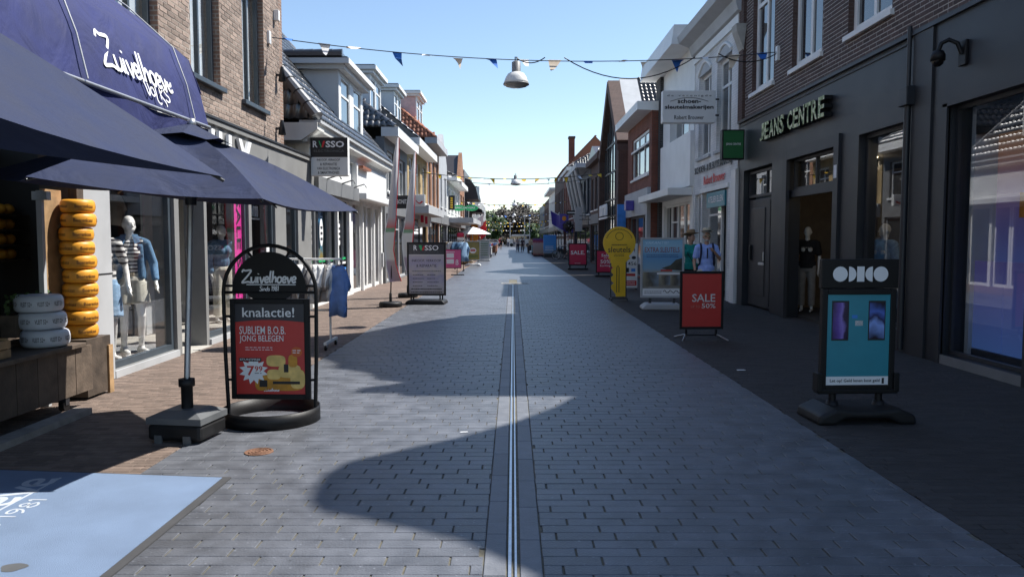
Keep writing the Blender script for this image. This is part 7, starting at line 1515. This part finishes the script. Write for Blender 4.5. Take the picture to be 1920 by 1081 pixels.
def tree(label, x, y, h, cr, cz, m, n, seed, squash=.85):
    rr = random.Random(seed); t = thing('broadleaf_tree', label, 'tree', (x, y, 0)); tr = MB(); tr.tube([(0, 0, 0), (.1, 0, h*.25), (.0, .1, h*.5), (.1, 0, h*.8)], [.34, .28, .2, .06], 9)
    cl = []
    for k in range(44):
        d = Vector((rr.gauss(0, 1), rr.gauss(0, 1), rr.gauss(0, 1)*.8 + .1)).normalized(); c = Vector((0, 0, cz)) + Vector((d.x*cr, d.y*cr, d.z*cr*squash))*rr.uniform(.4, 1.0); cl.append((c, rr.uniform(.2, .36)*cr))
        if k < 12: tr.tube([(0, 0, h*.3 + .02*k), c*.5 + Vector((0, 0, h*.24)), c], [.1, .07, .02], 5)
    part('trunk', tr, 'bark', t, True); mb = MB()
    for c, r in cl:
        for q in range(int(n*1.9)):
            d = Vector((rr.gauss(0, 1), rr.gauss(0, 1), rr.gauss(0, 1))).normalized(); p = c + d*r*rr.uniform(.45, 1.08); s = rr.uniform(.2, .42); a = Vector((rr.gauss(0, 1), rr.gauss(0, 1), rr.gauss(0, 1)*.5)).normalized(); b = a.orthogonal().normalized(); mb.add([p - a*s, p + b*s*.6, p + a*s, p - b*s*.6], [(0, 1, 2, 3)])
    part('crown', mb, m, t, True)
tree('big dark copper coloured tree closing the end of the street', 1.6, 172, 8.5, 5.2, 5.0, 'leafdark', 110, 1, .62)
tree('fresh green tree to the side of the copper tree, over the sunny shops', -5.4, 166, 8, 3.4, 4.6, 'leaf', 90, 2)
tree('green tree behind the shaded houses at the end of the street', 8.5, 178, 10, 4.2, 5.8, 'leaf', 90, 3)
tree('low bright green tree under the copper tree at street end', 4.2, 160, 5.5, 1.9, 2.9, 'leaf', 80, 4)
tree('second dark tree in the row behind the copper tree', -1.5, 186, 9, 4.5, 5.2, 'leafdark', 90, 6)
tree('wide green tree at the back, left of the street axis by the sunny houses', -11, 190, 9, 5.0, 5.0, 'leaf', 90, 7)
tree('wide green tree at the back behind the shaded end houses', 15, 192, 9, 5.0, 5.0, 'leaf', 90, 8)
hd = MB(); rr = random.Random(21)
for k in range(14000):
    p = Vector((rr.uniform(-45, 45), rr.uniform(196, 203), 0)); p.z = rr.uniform(0, 4.6 + 1.2*math.sin(p.x*.5) + .7*math.sin(p.x*1.7)); s = rr.uniform(.3, .6); a = Vector((rr.gauss(0, 1), rr.gauss(0, 1), rr.gauss(0, 1))).normalized(); b = a.orthogonal().normalized(); hd.add([p - a*s, p + b*s*.6, p + a*s, p - b*s*.6], [(0, 1, 2, 3)])
struct('far_undergrowth', hd, 'leafdark', 'stuff')
for i, (x, y, h, lb) in enumerate(((1.9, 128, 5.2, 'tall grey lamp column near the far end of the street'), (-.6, 156, 4.6, 'thin grey lamp column before the copper tree'), (3.0, 138, 5.0, 'grey lamp column beside the shaded end houses'))):
    t = thing('lamp_column', lb, 'street lamp', (x, y, 0), 0, 'lamp columns at the street end'); part('column', MB().tube([(0, 0, 0), (0, 0, h)], [.09, .06], 8), 'lightgrey', t, True); part('lamp_head', MB().lathe([(.001, .25), (.2, .2), (.22, .0), (.06, -.05)], 12, (0, 0, h)), 'lampwhite', t, True)
